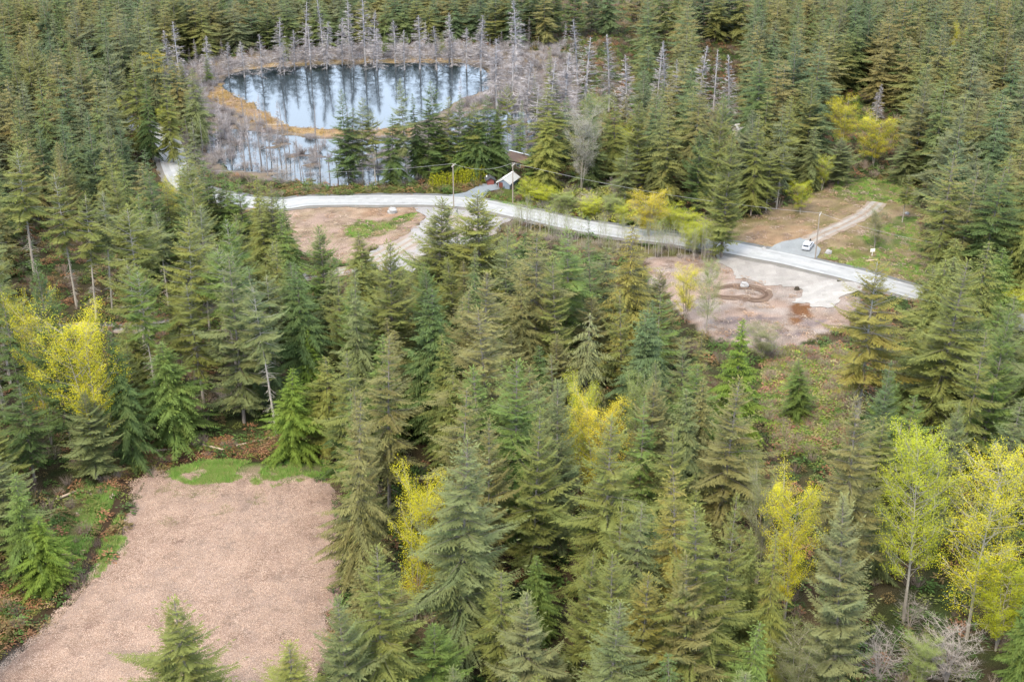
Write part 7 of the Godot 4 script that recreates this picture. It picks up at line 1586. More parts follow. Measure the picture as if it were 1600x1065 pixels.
func make_materials() -> void:
	for k in TINTS:
		var c: Array = TINTS[k]
		var m := mat(k, lin(c[0], c[1], c[2]), 0.75, 0.3)
		m.backlight_enabled = true
		m.backlight = Color(0.2, 0.22, 0.1)
	mat("wood", Color.WHITE, 0.9, 0.2)
	mat("cloth", Color.WHITE, 0.9, 0.2)
	mat("cover", Color.WHITE, 0.85, 0.2)
	ground_mat("soil", 5.0, 0.66, 1.0, 5, 6.0)
	ground_mat("mulch", 2.6, 0.62, 1.0, 8, 9.0)
	ground_mat("gravel", 3.0, 0.74, 1.0, 9, 2.0)
	ground_mat("asphalt", 2.0, 0.84, 1.0, 10, 0.5, 0.8)
	ground_mat("grassy", 2.2, 0.6, 1.0, 12, 6.0)
	plain_mat("white_paint", Color(0.78, 0.78, 0.77), 0.5)
	plain_mat("house_glass", Color(0.05, 0.06, 0.07), 0.08)
	var rock := plain_mat("rock", Color(0.42, 0.42, 0.43), 0.9)
	rock.albedo_texture = noise_tex(0.03, 5, Color(0.6, 0.6, 0.62), Color.WHITE, 41)
	rock.uv1_triplanar = true
	rock.uv1_scale = Vector3.ONE * 0.6
	var wt := StandardMaterial3D.new()
	wt.resource_name = "pond_water"
	wt.albedo_color = lin(0.02, 0.028, 0.034)
	wt.roughness = 0.06
	wt.metallic_specular = 0.52
	wt.normal_enabled = true
	var nt := bump_tex(0.02, 4, 77)
	nt.as_normal_map = true
	nt.color_ramp = null
	nt.bump_strength = 2.0
	wt.normal_texture = nt
	wt.normal_scale = 0.05
	wt.uv1_triplanar = true
	wt.uv1_world_triplanar = true
	wt.uv1_scale = Vector3.ONE / 9.0
	mats["water"] = wt
	var muddy: StandardMaterial3D = wt.duplicate()
	muddy.resource_name = "creek_water"
	muddy.albedo_color = lin(0.035, 0.024, 0.016)
	muddy.roughness = 0.25
	muddy.metallic_specular = 0.3
	mats["creek_water"] = muddy

func add_zone(a: Array, c: Color, c2 = null) -> void:
	var p := poly(a)
	zones.append({"p": p, "b": bounds(p), "c": c, "c2": c2 if c2 != null else c})

func add_water(a: Array, islands: bool) -> void:
	var p := ragged(poly(a), 0.8)
	waters.append({"p": p, "b": bounds(p), "islands": islands})

func define_places() -> void:
	creek = poly(P.creek)
	creek_box = bounds(creek).grow(4.0)
	add_water(P.lake, false)
	add_water(P.wetland, true)
	add_water(P.inlet, true)
	var dry := Color(0.44, 0.335, 0.24)
	var pink := Color(0.5, 0.37, 0.31)
	var grass := Color(0.105, 0.15, 0.04)
	add_zone(P.marsh, Color(0.25, 0.215, 0.215), Color(0.31, 0.25, 0.19))
	add_zone(P.north_shore, Color(0.46, 0.35, 0.19), Color(0.42, 0.31, 0.22))
	add_zone(P.west_shore, Color(0.46, 0.32, 0.14), Color(0.38, 0.27, 0.2))
	add_zone(P.shore_mat, Color(0.5, 0.35, 0.17), Color(0.42, 0.28, 0.2))
	add_zone(P.sapling_strip, Color(0.3, 0.24, 0.16), Color(0.2, 0.19, 0.08))
	add_zone(P.verge_far, Color(0.17, 0.19, 0.05), Color(0.24, 0.17, 0.09))
	add_zone(P.left_clearing, dry, pink)
	add_zone(P.left_orange, Color(0.48, 0.315, 0.215), Color(0.48, 0.36, 0.27))
	add_zone(P.left_green, grass, Color(0.24, 0.23, 0.10))
	add_zone(P.pink_clearing, pink, Color(0.46, 0.39, 0.36))
	add_zone(P.pink_edge, Color(0.3, 0.24, 0.24), Color(0.46, 0.37, 0.32))
	add_zone(P.rust_mound, Color(0.32, 0.155, 0.07), Color(0.26, 0.13, 0.07))
	add_zone(P.rust_mound_small, Color(0.33, 0.17, 0.09), Color(0.3, 0.17, 0.1))
	add_zone(P.upper_clearing, Color(0.42, 0.32, 0.21), Color(0.27, 0.23, 0.11))
	add_zone(P.upper_orange, Color(0.5, 0.34, 0.22), Color(0.42, 0.31, 0.2))
	add_zone(P.upper_green, Color(0.15, 0.22, 0.055), Color(0.22, 0.24, 0.09))
	add_zone(P.slope_green, Color(0.15, 0.22, 0.06), Color(0.36, 0.3, 0.18))
	add_zone(P.pole_green, Color(0.19, 0.22, 0.06), Color(0.3, 0.26, 0.13))
	add_zone(P.garage_lawn, Color(0.17, 0.2, 0.06), Color(0.13, 0.17, 0.05))
	add_zone(P.shrub_slope, Color(0.17, 0.2, 0.06), Color(0.28, 0.18, 0.12))
	add_zone(P.slash, Color(0.26, 0.15, 0.085), Color(0.3, 0.21, 0.15))
	add_zone(P.bank_left, Color(0.12, 0.2, 0.05), Color(0.22, 0.18, 0.09))
	add_zone(P.bank_low, Color(0.12, 0.12, 0.03), Color(0.2, 0.13, 0.07))
	add_zone(P.grass_top, Color(0.17, 0.28, 0.06), Color(0.38, 0.3, 0.21))
	add_zone(P.bank_right, Color(0.11, 0.21, 0.05), Color(0.16, 0.21, 0.07))
	add_zone(P.floor_patch, Color(0.3, 0.19, 0.14), Color(0.2, 0.14, 0.09))

func build_setting() -> void:
	for w in waters:
		var b := Buf.new()
		var t := Geometry2D.triangulate_polygon(w.p)
		for i in range(0, t.size(), 3):
			b.tri(Vector3(w.p[t[i]].x, -0.32, w.p[t[i]].y), Vector3(w.p[t[i + 1]].x, -0.32, w.p[t[i + 1]].y), Vector3(w.p[t[i + 2]].x, -0.32, w.p[t[i + 2]].y), Color.WHITE)
		top("pond_water" if w == waters[0] else "wetland_water", b.mesh(), mats["water"], "structure")
	var cw := Buf.new()
	var cl := smooth_line(creek, 1.0)
	for i in cl.size() - 1:
		var d := (cl[i + 1] - cl[i]).normalized()
		var s := Vector2(-d.y, d.x) * 1.25
		var y0 := height(cl[i].x, cl[i].y) + 0.34
		var y1 := height(cl[i + 1].x, cl[i + 1].y) + 0.34
		var a := Vector3(cl[i].x - s.x, y0, cl[i].y - s.y)
		var b := Vector3(cl[i].x + s.x, y0, cl[i].y + s.y)
		var c := Vector3(cl[i + 1].x + s.x, y1, cl[i + 1].y + s.y)
		var e := Vector3(cl[i + 1].x - s.x, y1, cl[i + 1].y - s.y)
		cw.tri(a, b, c, Color.WHITE)
		cw.tri(a, c, e, Color.WHITE)
	top("creek_water", cw.mesh(), mats["creek_water"], "structure")
	sheet("mulch_field", ragged(poly(P.field), 1.4, 0.5), 0.9, 0.06, mats["mulch"], func(q): return vary(Color(0.6, 0.45, 0.385).lerp(Color(0.52, 0.355, 0.29), clampf(0.4 + nlo.get_noise_2d(q.x * 2.0, q.y * 2.0) * 1.5 + nmid.get_noise_2d(q.x * 5.0, q.y * 2.5) * 0.9, 0, 1)), q, 0.3))
	var gt := func(q): return vary(Color(0.47, 0.46, 0.475).lerp(Color(0.48, 0.39, 0.35), clampf(nmid.get_noise_2d(q.x * 1.2, q.y * 1.2) * 2.2, 0, 0.9)), q, 0.2)
	sheet("gravel_lot", ragged(poly(P.lot), 1.5, 0.6), 1.2, 0.07, mats["gravel"], gt)
	sheet("gravel_shoulder", ragged(poly(P.shoulder), 1.9, 0.5), 1.2, 0.07, mats["gravel"], func(q): return vary(Color(0.5, 0.475, 0.46), q, 0.2))
	sheet("crushed_stone_pad", ragged(poly(P.pad), 1.7, 0.5), 1.2, 0.1, mats["gravel"], func(q): return vary(Color(0.56, 0.54, 0.53), q, 0.24))
	sheet("driveway_apron", ragged(poly(P.apron), 0.3), 1.2, 0.11, mats["gravel"], func(q): return vary(Color(0.40, 0.43, 0.46), q, 0.15))
	sheet("garage_driveway", ragged(poly(P.garage_drive), 0.3), 1.2, 0.1, mats["gravel"], func(q): return vary(Color(0.36, 0.41, 0.47), q, 0.12))
	var g := Color(0.5, 0.47, 0.45)
	var g2 := Color(0.45, 0.37, 0.31)
	ribbon("dirt_track", poly(P.track), [-2.4, -1.5, -0.4, 0.5, 1.5, 2.4], 0.08, mats["gravel"], [g2, g, g2, g, g2], 0.8)
	ribbon("gravel_lane", poly(P.lane), [-2.6, -1.6, -0.4, 0.4, 1.6, 2.6], 0.09, mats["gravel"], [g2, g, g2, g, g2], 0.8)
	var ring := Color(0.26, 0.175, 0.135)
	ribbon("dirt_ring", poly(P.ring), [-1.1, -0.35, 0.35, 1.1], 0.12, mats["mulch"], [Color(0.38, 0.27, 0.215), ring, Color(0.38, 0.27, 0.215)], 1.1)
	var a1 := Color(0.51, 0.525, 0.545)
	var a2 := Color(0.45, 0.465, 0.49)
	ribbon("road_shoulder", poly(P.road), [-5.2, -3.9, 3.9, 5.2], 0.09, mats["gravel"], [Color(0.30, 0.285, 0.27), Color(0.3, 0.28, 0.26), Color(0.26, 0.27, 0.28)], 0.7)
	ribbon("road", poly(P.road), [-3.6, -2.7, -1.6, -0.5, 0.5, 1.6, 2.7, 3.6], 0.16, mats["asphalt"], [a1, a2, a1, a1, a1, a2, a1])
	ribbon("road", poly(P.road_left), [-2.6, -2.0, -1.2, -0.4, 0.4, 1.2, 2.0, 2.6], 0.16, mats["asphalt"], [a1, a2, a1, a1, a1, a2, a1])

func build_things() -> void:
	car(69.1, -297.7, -0.45)
	person(69.92, -299.52, 0.5)
	utility_pole(-14.7, -325.8, 11.9, "wooden utility pole beside the gravel lot, left of three along the road", 1.2)
	utility_pole(0.2, -330.2, 10.7, "wooden utility pole in front of the garage", 1.2)
	utility_pole(69.4, -290.8, 11.4, "wooden utility pole beside the parked car", 1.2)
	utility_pole(107, -272.7, 9.1, "wooden utility pole in the firs near the right edge", 1.2)
	utility_pole(-80.1, -323.4, 11.3, "utility pole in the left forest at the road bend", 1.2)
	wire(Vector3(-80.1, 11.1, -323.4), Vector3(-14.7, 11.7, -325.8), 1.6, "power line running left from the pole at the gravel lot")
	wire(Vector3(-14.7, 11.7, -325.8), Vector3(0.2, 10.5, -330.2), 1.6, "power line between the gravel lot pole and the garage pole")
	wire(Vector3(0.2, 10.5, -330.2), Vector3(69.4, 11.2, -290.8), 1.6, "long power line from the garage pole to the pole by the parked car")
	wire(Vector3(69.4, 11.2, -290.8), Vector3(107, 8.9, -272.7), 1.6, "power line from the parked car's pole towards the right edge")
	var gar := gable("garage", "small slate-blue garage with white metal roof at the end of the driveway", "garage", -1, -343.6, -0.42, 3.3, 5.6, 1.7, 2.7, plain_mat("slate_siding", Color(0.16, 0.2, 0.26), 0.8), plain_mat("white_metal_roof", Color(0.33, 0.34, 0.35), 0.5), mats["white_paint"])
	var dr := Buf.new()
	dr.box(Vector3(-0.85, 0.75, 2.83), Vector3(1.1, 1.5, 0.08), Basis())
	part("door", dr.mesh(), plain_mat("dark_red_door", Color(0.12, 0.035, 0.025), 0.6), gar)
	var hs := gable("house", "house with brown roof and walls half hidden behind the garage and the pole", "house", 2.3, -360.1, 0.88, 5, 7, 2.5, 3.8, plain_mat("brown_siding", Color(0.22, 0.14, 0.1), 0.8), plain_mat("brown_shingle", Color(0.17, 0.11, 0.085), 0.9), mats["white_paint"])
	window_on(hs, Vector3(2.52, 1.4, 1.5), 1.2, 1.0, Vector3(1, 0, 0))
	window_on(hs, Vector3(-2.52, 1.4, 1.5), 1.2, 1.0, Vector3(-1, 0, 0))
	window_on(hs, Vector3(0, 1.4, 3.52), 1.2, 1.0, Vector3(0, 0, 1))
	gable("shed", "tiny dark red shed beside the driveway, left of the garage", "shed", -5.8, -344.5, 0.2, 1.8, 1.8, 1.5, 2.0, plain_mat("red_siding", Color(0.2, 0.06, 0.05), 0.8), plain_mat("dark_roof", Color(0.05, 0.055, 0.06), 0.7), mats["dark_roof"])
	var gp := Buf.new()
	gp.box(Vector3(0, 1.0, 0), Vector3(0.22, 2.2, 0.22), Basis())
	gp.box(Vector3(0, 2.13, 0), Vector3(0.32, 0.08, 0.32), Basis())
	var gpo := top("gate_post", gp.mesh(), mats["white_paint"])
	gpo.position = at(-6.7, -345)
	tag(gpo, "white post at the left side of the garage driveway", "post")
	var h1200 := gable("house", "white-roofed house half hidden by firs on the upper right", "house", 73.8, -380.3, 0.5, 9.0, 15, 3, 5.4, plain_mat("pale_siding_1200", Color(0.5, 0.48, 0.44), 0.8), mats["white_metal_roof"], mats["white_paint"])
	for k in [-1.0, 1.0]:
		for e in [-0.25, 0.25]:
			window_on(h1200, Vector3(k * 4.52, 1.6, e * 15), 1.3, 1.1, Vector3(k, 0, 0))
	var h1168 := gable("outbuilding", "white-roofed outbuilding left of the hidden house", "outbuilding", 68.9, -386.7, 1.9, 4.8, 8, 3, 4.3, plain_mat("pale_siding_1168", Color(0.5, 0.48, 0.44), 0.8), mats["white_metal_roof"], mats["white_paint"])
	for k in [-1.0, 1.0]:
		for e in [-0.25, 0.25]:
			window_on(h1168, Vector3(k * 2.42, 1.6, e * 8), 1.3, 1.1, Vector3(k, 0, 0))
	var h1581 := gable("building", "far building with a bluish white roof near the right edge", "building", 178.2, -483.4, 1.3, 7.2, 12, 3, 4.9, plain_mat("pale_siding_1581", Color(0.5, 0.48, 0.44), 0.8), mats["white_metal_roof"], mats["white_paint"])
	for k in [-1.0, 1.0]:
		for e in [-0.25, 0.25]:
			window_on(h1581, Vector3(k * 3.62, 1.6, e * 12), 1.3, 1.1, Vector3(k, 0, 0))
	var b0 := top("boulder", boulder(3, Vector3(1.25, 1.06, 1.12)), mats["rock"])
	b0.position = at(-29.9, -322.4, 0.25)
	tag(b0, "large white boulder on the left dirt clearing beside the road", "boulder")
	var b1 := top("boulder", boulder(4, Vector3(1.0, 0.85, 0.90)), mats["rock"])
	b1.position = at(50.8, -274.9, 0.20)
	tag(b1, "pale grey-blue boulder on the rim of the oval dirt ring", "boulder")
	var b2 := top("boulder", boulder(5, Vector3(0.8, 0.68, 0.72)), mats["rock"])
	b2.position = at(73.3, -294.8, 0.16)
	tag(b2, "pale boulder in the grass right of the parked car", "boulder")
	var b3 := top("boulder", boulder(6, Vector3(0.55, 0.47, 0.50)), mats["rock"])
	b3.position = at(58.7, -296.8, 0.11)
	tag(b3, "pale stone at the corner of the gravel apron", "boulder")
	var b4 := top("boulder", boulder(7, Vector3(0.6, 0.51, 0.54)), mats["rock"])
	b4.position = at(98.5, -321.5, 0.12)
	tag(b4, "white stone on the upper right clearing", "boulder")
	var sb := Buf.new()
	sb.tube(PackedVector3Array([Vector3(0, -0.1, 0), Vector3(0, 0.25, 0), Vector3(0, 0.6, 0)]), PackedFloat32Array([0.75, 0.5, 0.45]), 11, Color(0.05, 0.04, 0.035))
	var st := top("stump", sb.mesh(), mats["wood"])
	st.position = at(61.9, -273.1)
	tag(st, "charred black stump on the gravel right of the dirt ring", "stump")
	var sg := thing("lot_sign", "small white lot sign on a post on the green slope right of the parked car", "sign", at(83, -293.2), 0.2)
	var s1 := Buf.new()
	s1.box(Vector3(0, 0.8, 0), Vector3(0.1, 1.8, 0.1), Basis())
	part("post", s1.mesh(), mats["white_paint"], sg)
	var s2 := Buf.new()
	s2.box(Vector3(0, 1.4, 0.09), Vector3(1.1, 0.8, 0.05), Basis())
	part("panel", s2.mesh(), mats["white_paint"], sg)
	var dp0 := Buf.new()
	dp0.tube(PackedVector3Array([Vector3(0, -0.2, 0), Vector3(0, 1.5, 0)]), PackedFloat32Array([0.13, 0.12]), 8, Color(0.1, 0.085, 0.07))
	var dq0 := top("road_post", dp0.mesh(), mats["wood"])
	dq0.position = at(88.4, -269.9)
	tag(dq0, "dark wooden post at the road edge, nearer the massive fir", "post")
	var dp1 := Buf.new()
	dp1.tube(PackedVector3Array([Vector3(0, -0.2, 0), Vector3(0, 1.5, 0)]), PackedFloat32Array([0.13, 0.12]), 8, Color(0.1, 0.085, 0.07))
	var dq1 := top("road_post", dp1.mesh(), mats["wood"])
	dq1.position = at(87.2, -268.1)
	tag(dq1, "lower dark wooden post at the road edge by the massive fir", "post")
	log_on(-60.9, -202.5, 6, 0.22, 0.1, "long pale fallen log on the brown slash above the field, left")
	log_on(-51.3, -203.3, 5, 0.22, -0.4, "pale fallen log on the brown slash, middle")
	log_on(-44.5, -205.1, 6, 0.22, 0.5, "fallen log at the right end of the slash near the bushy cedar")
	log_on(-71.3, -187.8, 4, 0.22, 0.8, "short pale log on the left creek bank")
	log_on(82, -289.6, 3, 0.22, 0.3, "brown log below the white lot sign")
	log_on(-61.3, -263.3, 12, 0.22, 0.35, "long pale fallen trunk beside the gravel lane, right of the leaning grey trunk")
	log_on(-71.3, -400.1, 6, 0.22, 0.1, "log floating at the near edge of the pond")
	log_on(55.1, -205.6, 4, 0.22, 0.9, "grey log at the foot of the shrubby slope")

func make_protos() -> void:
	var base := {"n": 160, "base": 0.1, "dist": 1.05, "full": 0.56, "pw": 0.78, "skirt": 4.0, "e0": -0.2, "e1": 0.75, "node": 0.37, "sag": 0.38, "tip": 0.3, "sp": 1.0, "hang": 0.22, "lw": 0.17, "open": 0.22, "dead": 14, "bark": [0.2, 0.175, 0.15]}
	var kinds := {
		"full": [{"e0": -0.35, "e1": 0.5, "tip": 0.1, "sag": 0.3}, {"e0": 0.1, "e1": 1.0, "tip": 0.3, "sag": 0.36, "pw": 0.75, "n": 150}, {"n": 130, "open": 0.3, "e0": -0.08, "tip": 0.3}, {"e0": -0.45, "e1": 0.35, "tip": 0.05, "sag": 0.28, "pw": 0.95, "n": 170, "full": 0.72, "hang": 0.4}, {"full": 0.5, "n": 145, "e0": 0.0, "e1": 0.9, "tip": 0.34, "sag": 0.42}, {"full": 0.64, "n": 120, "open": 0.4, "e0": -0.25, "e1": 0.6, "tip": 0.2, "sag": 0.34, "base": 0.2}],
		"droop": [{"hang": 0.6, "sag": 0.5, "tip": 0.05, "pw": 0.8, "n": 210, "base": 0.05, "lw": 0.22}, {"hang": 0.75, "sag": 0.55, "tip": 0.02, "pw": 0.9, "n": 220, "base": 0.05, "lw": 0.22, "sp": 0.9}],
		"sparse": [{"e0": -0.1, "base": 0.42, "n": 90, "open": 0.35, "dead": 60, "pw": 0.7, "bark": [0.3, 0.275, 0.25]}, {"base": 0.3, "n": 115, "open": 0.35, "dead": 50, "pw": 0.7, "sag": 0.35, "bark": [0.28, 0.26, 0.24]}, {"base": 0.5, "n": 75, "open": 0.3, "dead": 70, "pw": 0.6, "bark": [0.34, 0.31, 0.285]}],
		"bare": [{"base": 0.55, "n": 60, "open": 0.3, "dead": 90, "pw": 0.6, "bark": [0.36, 0.33, 0.3]}, {"base": 0.48, "n": 75, "open": 0.3, "dead": 80, "pw": 0.6, "sag": 0.42, "bark": [0.36, 0.33, 0.3]}],
		"slim": [{"full": 0.9, "n": 150, "pw": 0.9, "base": 0.08, "node": 0.5, "open": 0.2}],
		"weep": [{"n": 110, "hang": 0.95, "sag": 0.62, "tip": 0.0, "e1": 0.5, "pw": 0.7, "lw": 0.17, "sp": 1.15, "base": 0.08, "node": 0.5}],
		"large": [{"n": 205, "node": 0.3, "sp": 0.8, "lw": 0.17, "tip": 0.26, "sag": 0.4}, {"n": 185, "node": 0.3, "sp": 0.8, "lw": 0.17, "open": 0.25, "sag": 0.36}],
		"far": [{"n": 120, "node": 0.6, "sp": 1.15, "lw": 0.26, "dead": 0, "e0": -0.4, "e1": 0.45, "tip": 0.08, "sag": 0.28}, {"n": 110, "node": 0.6, "sp": 1.15, "lw": 0.26, "pw": 0.72, "dead": 0, "open": 0.25, "e0": 0.1, "e1": 1.0, "tip": 0.3}, {"n": 115, "node": 0.6, "sp": 1.15, "lw": 0.26, "pw": 0.95, "dead": 0, "sag": 0.4, "e0": -0.5, "e1": 0.3, "hang": 0.4}],
	}
	for k in kinds:
		protos[k] = []
		for i in kinds[k].size():
			var cfg := base.duplicate()
			cfg.merge(kinds[k][i], true)
			protos[k].append(conifer(cfg, 100 + hash(k) % 1000 + i))
	var bl := {"bark": [0.25, 0.225, 0.19], "stems": 1, "base": 0.3, "limbs": 44, "low": 0.2, "rise": 0.6, "twigs": 14, "leaves": 34, "clump": 0.5, "leaf": 0.15, "thick": 0.8}
	var mp1 := bl.duplicate()
	mp1.merge({"stems": 3, "base": 0.25, "limbs": 48}, true)
	var mp2 := bl.duplicate()
	mp2.merge({"stems": 4, "base": 0.2, "limbs": 52, "low": 0.12}, true)
	protos["maple"] = [broadleaf(mp1, 5), broadleaf(mp2, 6)]
	var ct := bl.duplicate()
	ct.merge({"limbs": 60, "base": 0.28, "twigs": 14, "leaves": 27, "leaf": 0.14, "thick": 0.65, "bark": [0.27, 0.25, 0.21], "low": 0.25, "clump": 0.42}, true)
	var ct2 := ct.duplicate()
	ct2.merge({"base": 0.2, "leaves": 25, "rise": 0.4, "limbs": 64}, true)
	protos["cottonwood"] = [broadleaf(ct, 7), broadleaf(ct2, 8)]
	var sp := bl.duplicate()
	sp.merge({"limbs": 18, "base": 0.35, "twigs": 6, "leaves": 6, "leaf": 0.3, "clump": 0.6, "rise": 1.0, "bark": [0.3, 0.275, 0.25]}, true)
	protos["sapling"] = [broadleaf(sp, 9), broadleaf(sp, 10), broadleaf(sp, 12)]
	var lich := bl.duplicate()
	protos["snag"] = [snag(21, 1.0), snag(22, 0.8), snag(23, 1.2)]
	protos["pole"] = [pole_tree(31), pole_tree(32), pole_tree(33)]
	var bb := bl.duplicate()
	bb.merge({"stems": 7, "base": 0.05, "limbs": 90, "low": 0.35, "rise": 0.9, "twigs": 22, "leaves": 0, "thick": 0.5, "bark": [0.24, 0.215, 0.195]}, true)
	var bush := broadleaf(bb, 14)
	bush.erase("crown")
	var bush2 := broadleaf(bb, 15)
	bush2.erase("crown")
	protos["bare_bush"] = [bush, bush2]

func plant_all() -> void:
	for r in CONIFERS:
		var pr: Array = protos[r[0]]
		plant("conifer", pr[int(r[1]) % pr.size()], mats[r[2]], r[8], "conifer", r[9], r[3], r[4], r[5], r[6], 30.0, 7.0, r[7])
	for r in BROAD:
		var pr: Array = protos[r[0]]
		plant(r[9], pr[int(r[1]) % pr.size()], mats[r[2]], r[8], "tree", "", r[3], r[4], r[5], r[6], 20.0, 4.5, r[7])
	for r in SNAGS:
		plant("dead_conifer", protos["snag"][int(r[0]) % 3], null, r[6], "dead tree", r[7], r[1], r[2], r[3], r[4], 22.0, 2.6, r[5])
	for r in POLES:
		plant("dead_tree", protos["pole"][int(r[0]) % 3], null, r[6], "dead tree", r[7], r[1], r[2], r[3], r[4], 20.0, 1.0, r[5])
	for r in SAPLINGS:
		plant("sapling", protos["sapling"][int(r[0]) % 3], mats["sage"], r[6], "sapling", r[7], r[1], r[2], r[3], r[4], 20.0, 4.5, r[5])
	for r in BARE:
		plant("bare_bush", protos["bare_bush"][int(absf(r[1])) % 2], null, r[4], "bush", "", r[0], r[1], r[2], r[3], 20.0, 4.5, r[0])
	for r in HEDGE:
		var o := thing("hedge_cedar", r[5], "hedge shrub", at(r[0], r[1]), r[4], "clipped cedars of the roadside hedge")
		o.scale = Vector3(r[3], r[2], r[3])
		if not protos.has("hedge"):
			protos["hedge"] = leaf_bush(61, 420, 0.22, 1.0)
			var st := Buf.new()
			st.tube(PackedVector3Array([Vector3(0, -0.1, 0), Vector3(0, 0.7, 0)]), PackedFloat32Array([0.07, 0.03]), 6, Color(0.2, 0.15, 0.1))
			protos["hedge_stem"] = st.mesh()
		part("crown", protos["hedge"], mats["hedge"], o)
		part("trunk", protos["hedge_stem"], mats["wood"], o)

func not_in_clear(q: Vector2) -> bool:
	for c in CLEAR:
		if Geometry2D.is_point_in_polygon(q, c):
			return false
	return path_distance(ROADLINE, q) > 5.5

var CLEAR := []
var ROADLINE := PackedVector2Array()

func build_cover() -> void:
	for k in ["field", "lot", "shoulder", "pad", "apron", "garage_drive", "sapling_strip", "shrub_slope", "lake", "wetland", "inlet", "left_clearing", "pink_clearing", "upper_clearing", "marsh", "grass_top"]:
		CLEAR.append(poly(P[k]))
	ROADLINE = poly(P.road)
	# far trees that stand beyond the ones built singly
	var far := Node3D.new()
	far.name = "distant_conifer_forest"
	far.set_meta("kind", "stuff")
	far.set_meta("label", "dense conifer forest closing the view along the top edge")
	far.set_meta("category", "forest")
	add_child(far)
	for v in 3:
		var pts := []
		for r in range(v * 4, FAR.size(), 12):
			pts.append(FAR.slice(r, r + 4))
		var mt := MultiMesh.new()
		var mc := MultiMesh.new()
		for m in [mt, mc]:
			m.transform_format = MultiMesh.TRANSFORM_3D
		mc.use_colors = true
		mt.mesh = protos["far"][v].trunk
		mc.mesh = protos["far"][v].crown
		mt.instance_count = pts.size()
		mc.instance_count = pts.size()
		rng.seed = 900 + v
		var tones := [Color(0.125, 0.132, 0.04), Color(0.142, 0.135, 0.048), Color(0.092, 0.118, 0.04), Color(0.074, 0.106, 0.046), Color(0.145, 0.13, 0.048), Color(0.106, 0.12, 0.058)]
		for i in pts.size():
			var s := Vector3(pts[i][3] / 7.0, pts[i][2] / 30.0, pts[i][3] / 7.0)
			var t := Transform3D(Basis(Vector3.UP, rng.randf() * TAU).scaled_local(s), at(pts[i][0], pts[i][1]))
			mt.set_instance_transform(i, t)
			mc.set_instance_transform(i, t)
			mc.set_instance_color(i, tones[rng.randi() % tones.size()])
		for pair in [["trunks", mt, mats["wood"]], ["crowns", mc, mats["needles"]]]:
			var o := MultiMeshInstance3D.new()
			o.name = pair[0]
			o.multimesh = pair[1]
			o.material_override = pair[2]
			o.set_meta("kind", "stuff")
			far.add_child(o, true)
	var cover: Material = mats["cover"]
	var fern := leaf_bush(71, 70, 0.34)
	var low := leaf_bush(72, 46, 0.3, 0.5)
	var twig := twig_bush(73, 46, Color(1, 1, 1))
	var blades := tuft(74, 22)
	var greens := [Color(0.06, 0.105, 0.028), Color(0.08, 0.13, 0.035), Color(0.055, 0.085, 0.03), Color(0.11, 0.13, 0.035), Color(0.13, 0.10, 0.045), Color(0.19, 0.10, 0.055)]
	var forest := [poly(P.whole)]
	scatter("undergrowth", fern, cover, forest, 38000, 0.6, 1.8, greens, 1, not_in_clear)
	scatter("brush", twig, cover, forest, 9000, 1.0, 2.6, [Color(0.2, 0.16, 0.13), Color(0.25, 0.2, 0.17), Color(0.17, 0.13, 0.11)], 2, not_in_clear)
	var limes := [Color(0.16, 0.21, 0.035), Color(0.22, 0.25, 0.05), Color(0.11, 0.17, 0.04), Color(0.2, 0.19, 0.08), Color(0.25, 0.23, 0.11)]
	scatter("slope_shrubs", fern, cover, [poly(P.shrub_slope)], 2400, 0.5, 1.5, limes + [Color(0.22, 0.1, 0.08), Color(0.24, 0.14, 0.09), Color(0.1, 0.16, 0.04), Color(0.15, 0.21, 0.04)], 3)
	scatter("slope_brush", twig, cover, [poly(P.shrub_slope)], 330, 1.0, 2.2, [Color(0.28, 0.22, 0.19), Color(0.24, 0.2, 0.16)], 4)
	scatter("roadside_shrubs", fern, cover, [poly(P.road_shrubs), poly(P.road_shrubs_right)], 1100, 0.7, 2.2, [Color(0.2, 0.24, 0.035), Color(0.26, 0.27, 0.05), Color(0.15, 0.2, 0.045), Color(0.24, 0.24, 0.1)], 5)
	scatter("roadside_brush", twig, cover, [poly(P.road_shrubs), poly(P.sapling_strip)], 420, 1.2, 2.8, [Color(0.27, 0.25, 0.19), Color(0.24, 0.25, 0.12), Color(0.28, 0.24, 0.23)], 6)
	scatter("verge_shrubs", fern, cover, [poly(P.verge_far)], 420, 0.5, 1.4, [Color(0.07, 0.1, 0.03), Color(0.16, 0.15, 0.05), Color(0.2, 0.12, 0.08), Color(0.11, 0.13, 0.04)], 7)
	var lilac := [Color(0.30, 0.28, 0.295), Color(0.25, 0.235, 0.245), Color(0.34, 0.32, 0.33), Color(0.22, 0.195, 0.195), Color(0.28, 0.25, 0.235)]
	scatter("marsh_brush", twig, cover, [poly(P.marsh_brush_west), poly(P.marsh_brush_east), poly(P.marsh_brush_north)], 3600, 0.9, 2.7, lilac, 8)
	scatter("marsh_shrubs", fern, cover, [poly(P.marsh_brush_west), poly(P.marsh_brush_east), poly(P.marsh_brush_north)], 300, 0.5, 1.2, [Color(0.2, 0.17, 0.08), Color(0.14, 0.15, 0.05), Color(0.22, 0.17, 0.11), Color(0.17, 0.12, 0.1)], 19)
	scatter("marsh_dead_saplings", protos["snag"][1].branches, mats["wood"], [poly(P.marsh_brush_west), poly(P.marsh_brush_east), poly(P.marsh_brush_north), poly(P.wetland), poly(P.inlet)], 360, 0.14, 0.5, [Color(1.1, 1.1, 1.12), Color(0.85, 0.82, 0.8)], 18)
	var wl := func(q): return nmid.get_noise_2d(q.x * 1.3, q.y * 1.3) > 0.05 or nfine.get_noise_2d(q.x, q.y) > 0.25
	scatter("flooded_brush", twig, cover, [poly(P.wetland), poly(P.inlet)], 1700, 1.0, 2.4, lilac, 9, wl)
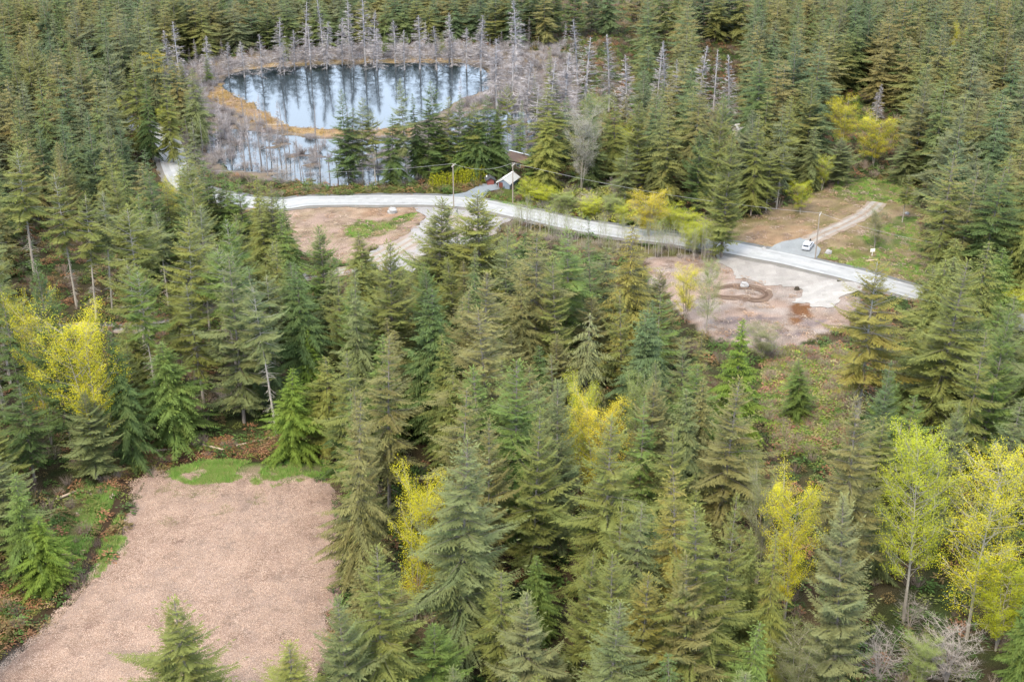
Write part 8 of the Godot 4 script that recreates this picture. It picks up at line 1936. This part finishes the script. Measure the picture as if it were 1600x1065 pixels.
	scatter("marsh_sedge", blades, cover, [poly(P.west_shore), poly(P.shore_mat), poly(P.north_shore)], 3000, 0.5, 1.2, [Color(0.36, 0.25, 0.1), Color(0.36, 0.26, 0.17), Color(0.27, 0.2, 0.11)], 10)
	var gr := [Color(0.13, 0.27, 0.045), Color(0.17, 0.32, 0.06), Color(0.24, 0.33, 0.09), Color(0.3, 0.29, 0.12)]
	var patchy := func(q): return nmid.get_noise_2d(q.x * 2.0, q.y * 2.0) + nfine.get_noise_2d(q.x, q.y) * 0.6 > 0.0
	scatter("grass", blades, cover, [poly(P.grass_top), poly(P.bank_right), poly(P.bank_left)], 15000, 0.4, 0.9, gr, 11, patchy)
	scatter("verge_grass", blades, cover, [poly(P.left_green), poly(P.upper_green), poly(P.slope_green), poly(P.pole_green), poly(P.garage_lawn)], 9000, 0.3, 0.75, gr + [Color(0.28, 0.24, 0.12)], 12, patchy)
	var thin := func(q): return nmid.get_noise_2d(q.x * 2.0, q.y * 2.0) > 0.18
	scatter("field_grass", blades, cover, [poly(P.field_green)], 5200, 0.2, 0.42, [Color(0.2, 0.2, 0.08), Color(0.14, 0.18, 0.06)], 13, thin)
	scatter("dead_fern", low, cover, [poly(P.slash), poly(P.bank_low)], 1000, 0.5, 1.3, [Color(0.28, 0.15, 0.08), Color(0.34, 0.22, 0.13), Color(0.1, 0.13, 0.03), Color(0.17, 0.15, 0.04), Color(0.24, 0.12, 0.06)], 14)
	var sticks := litter(75, 26, 0.9, 2.0, [Color(0.36, 0.28, 0.22), Color(0.28, 0.2, 0.15), Color(0.42, 0.34, 0.28)])
	scatter("slash_debris", sticks, cover, [poly(P.slash), poly(P.pink_clearing), poly(P.left_clearing), poly(P.upper_clearing), poly(P.bank_left)], 1300, 0.22, 0.6, [Color(0.75, 0.75, 0.75), Color(0.55, 0.5, 0.5), Color(0.7, 0.6, 0.52)], 15, not_on_gravel, 1.0, 0.05)
	var chips := litter(76, 150, 0.115, 1.2, [Color(0.43, 0.325, 0.27), Color(0.38, 0.28, 0.23), Color(0.32, 0.22, 0.17), Color(0.48, 0.38, 0.32), Color(0.25, 0.16, 0.12)])
	scatter("wood_chips", chips, cover, [poly(P.field)], 3400, 0.8, 1.2, [Color(1, 1, 1), Color(0.92, 0.9, 0.88)], 16, null, 1.0, 0.07)

func not_on_gravel(q: Vector2) -> bool:
	for k in ["lot", "shoulder", "pad", "apron"]:
		if Geometry2D.is_point_in_polygon(q, poly(P[k])):
			return false
	return path_distance(ROADLINE, q) > 5.0
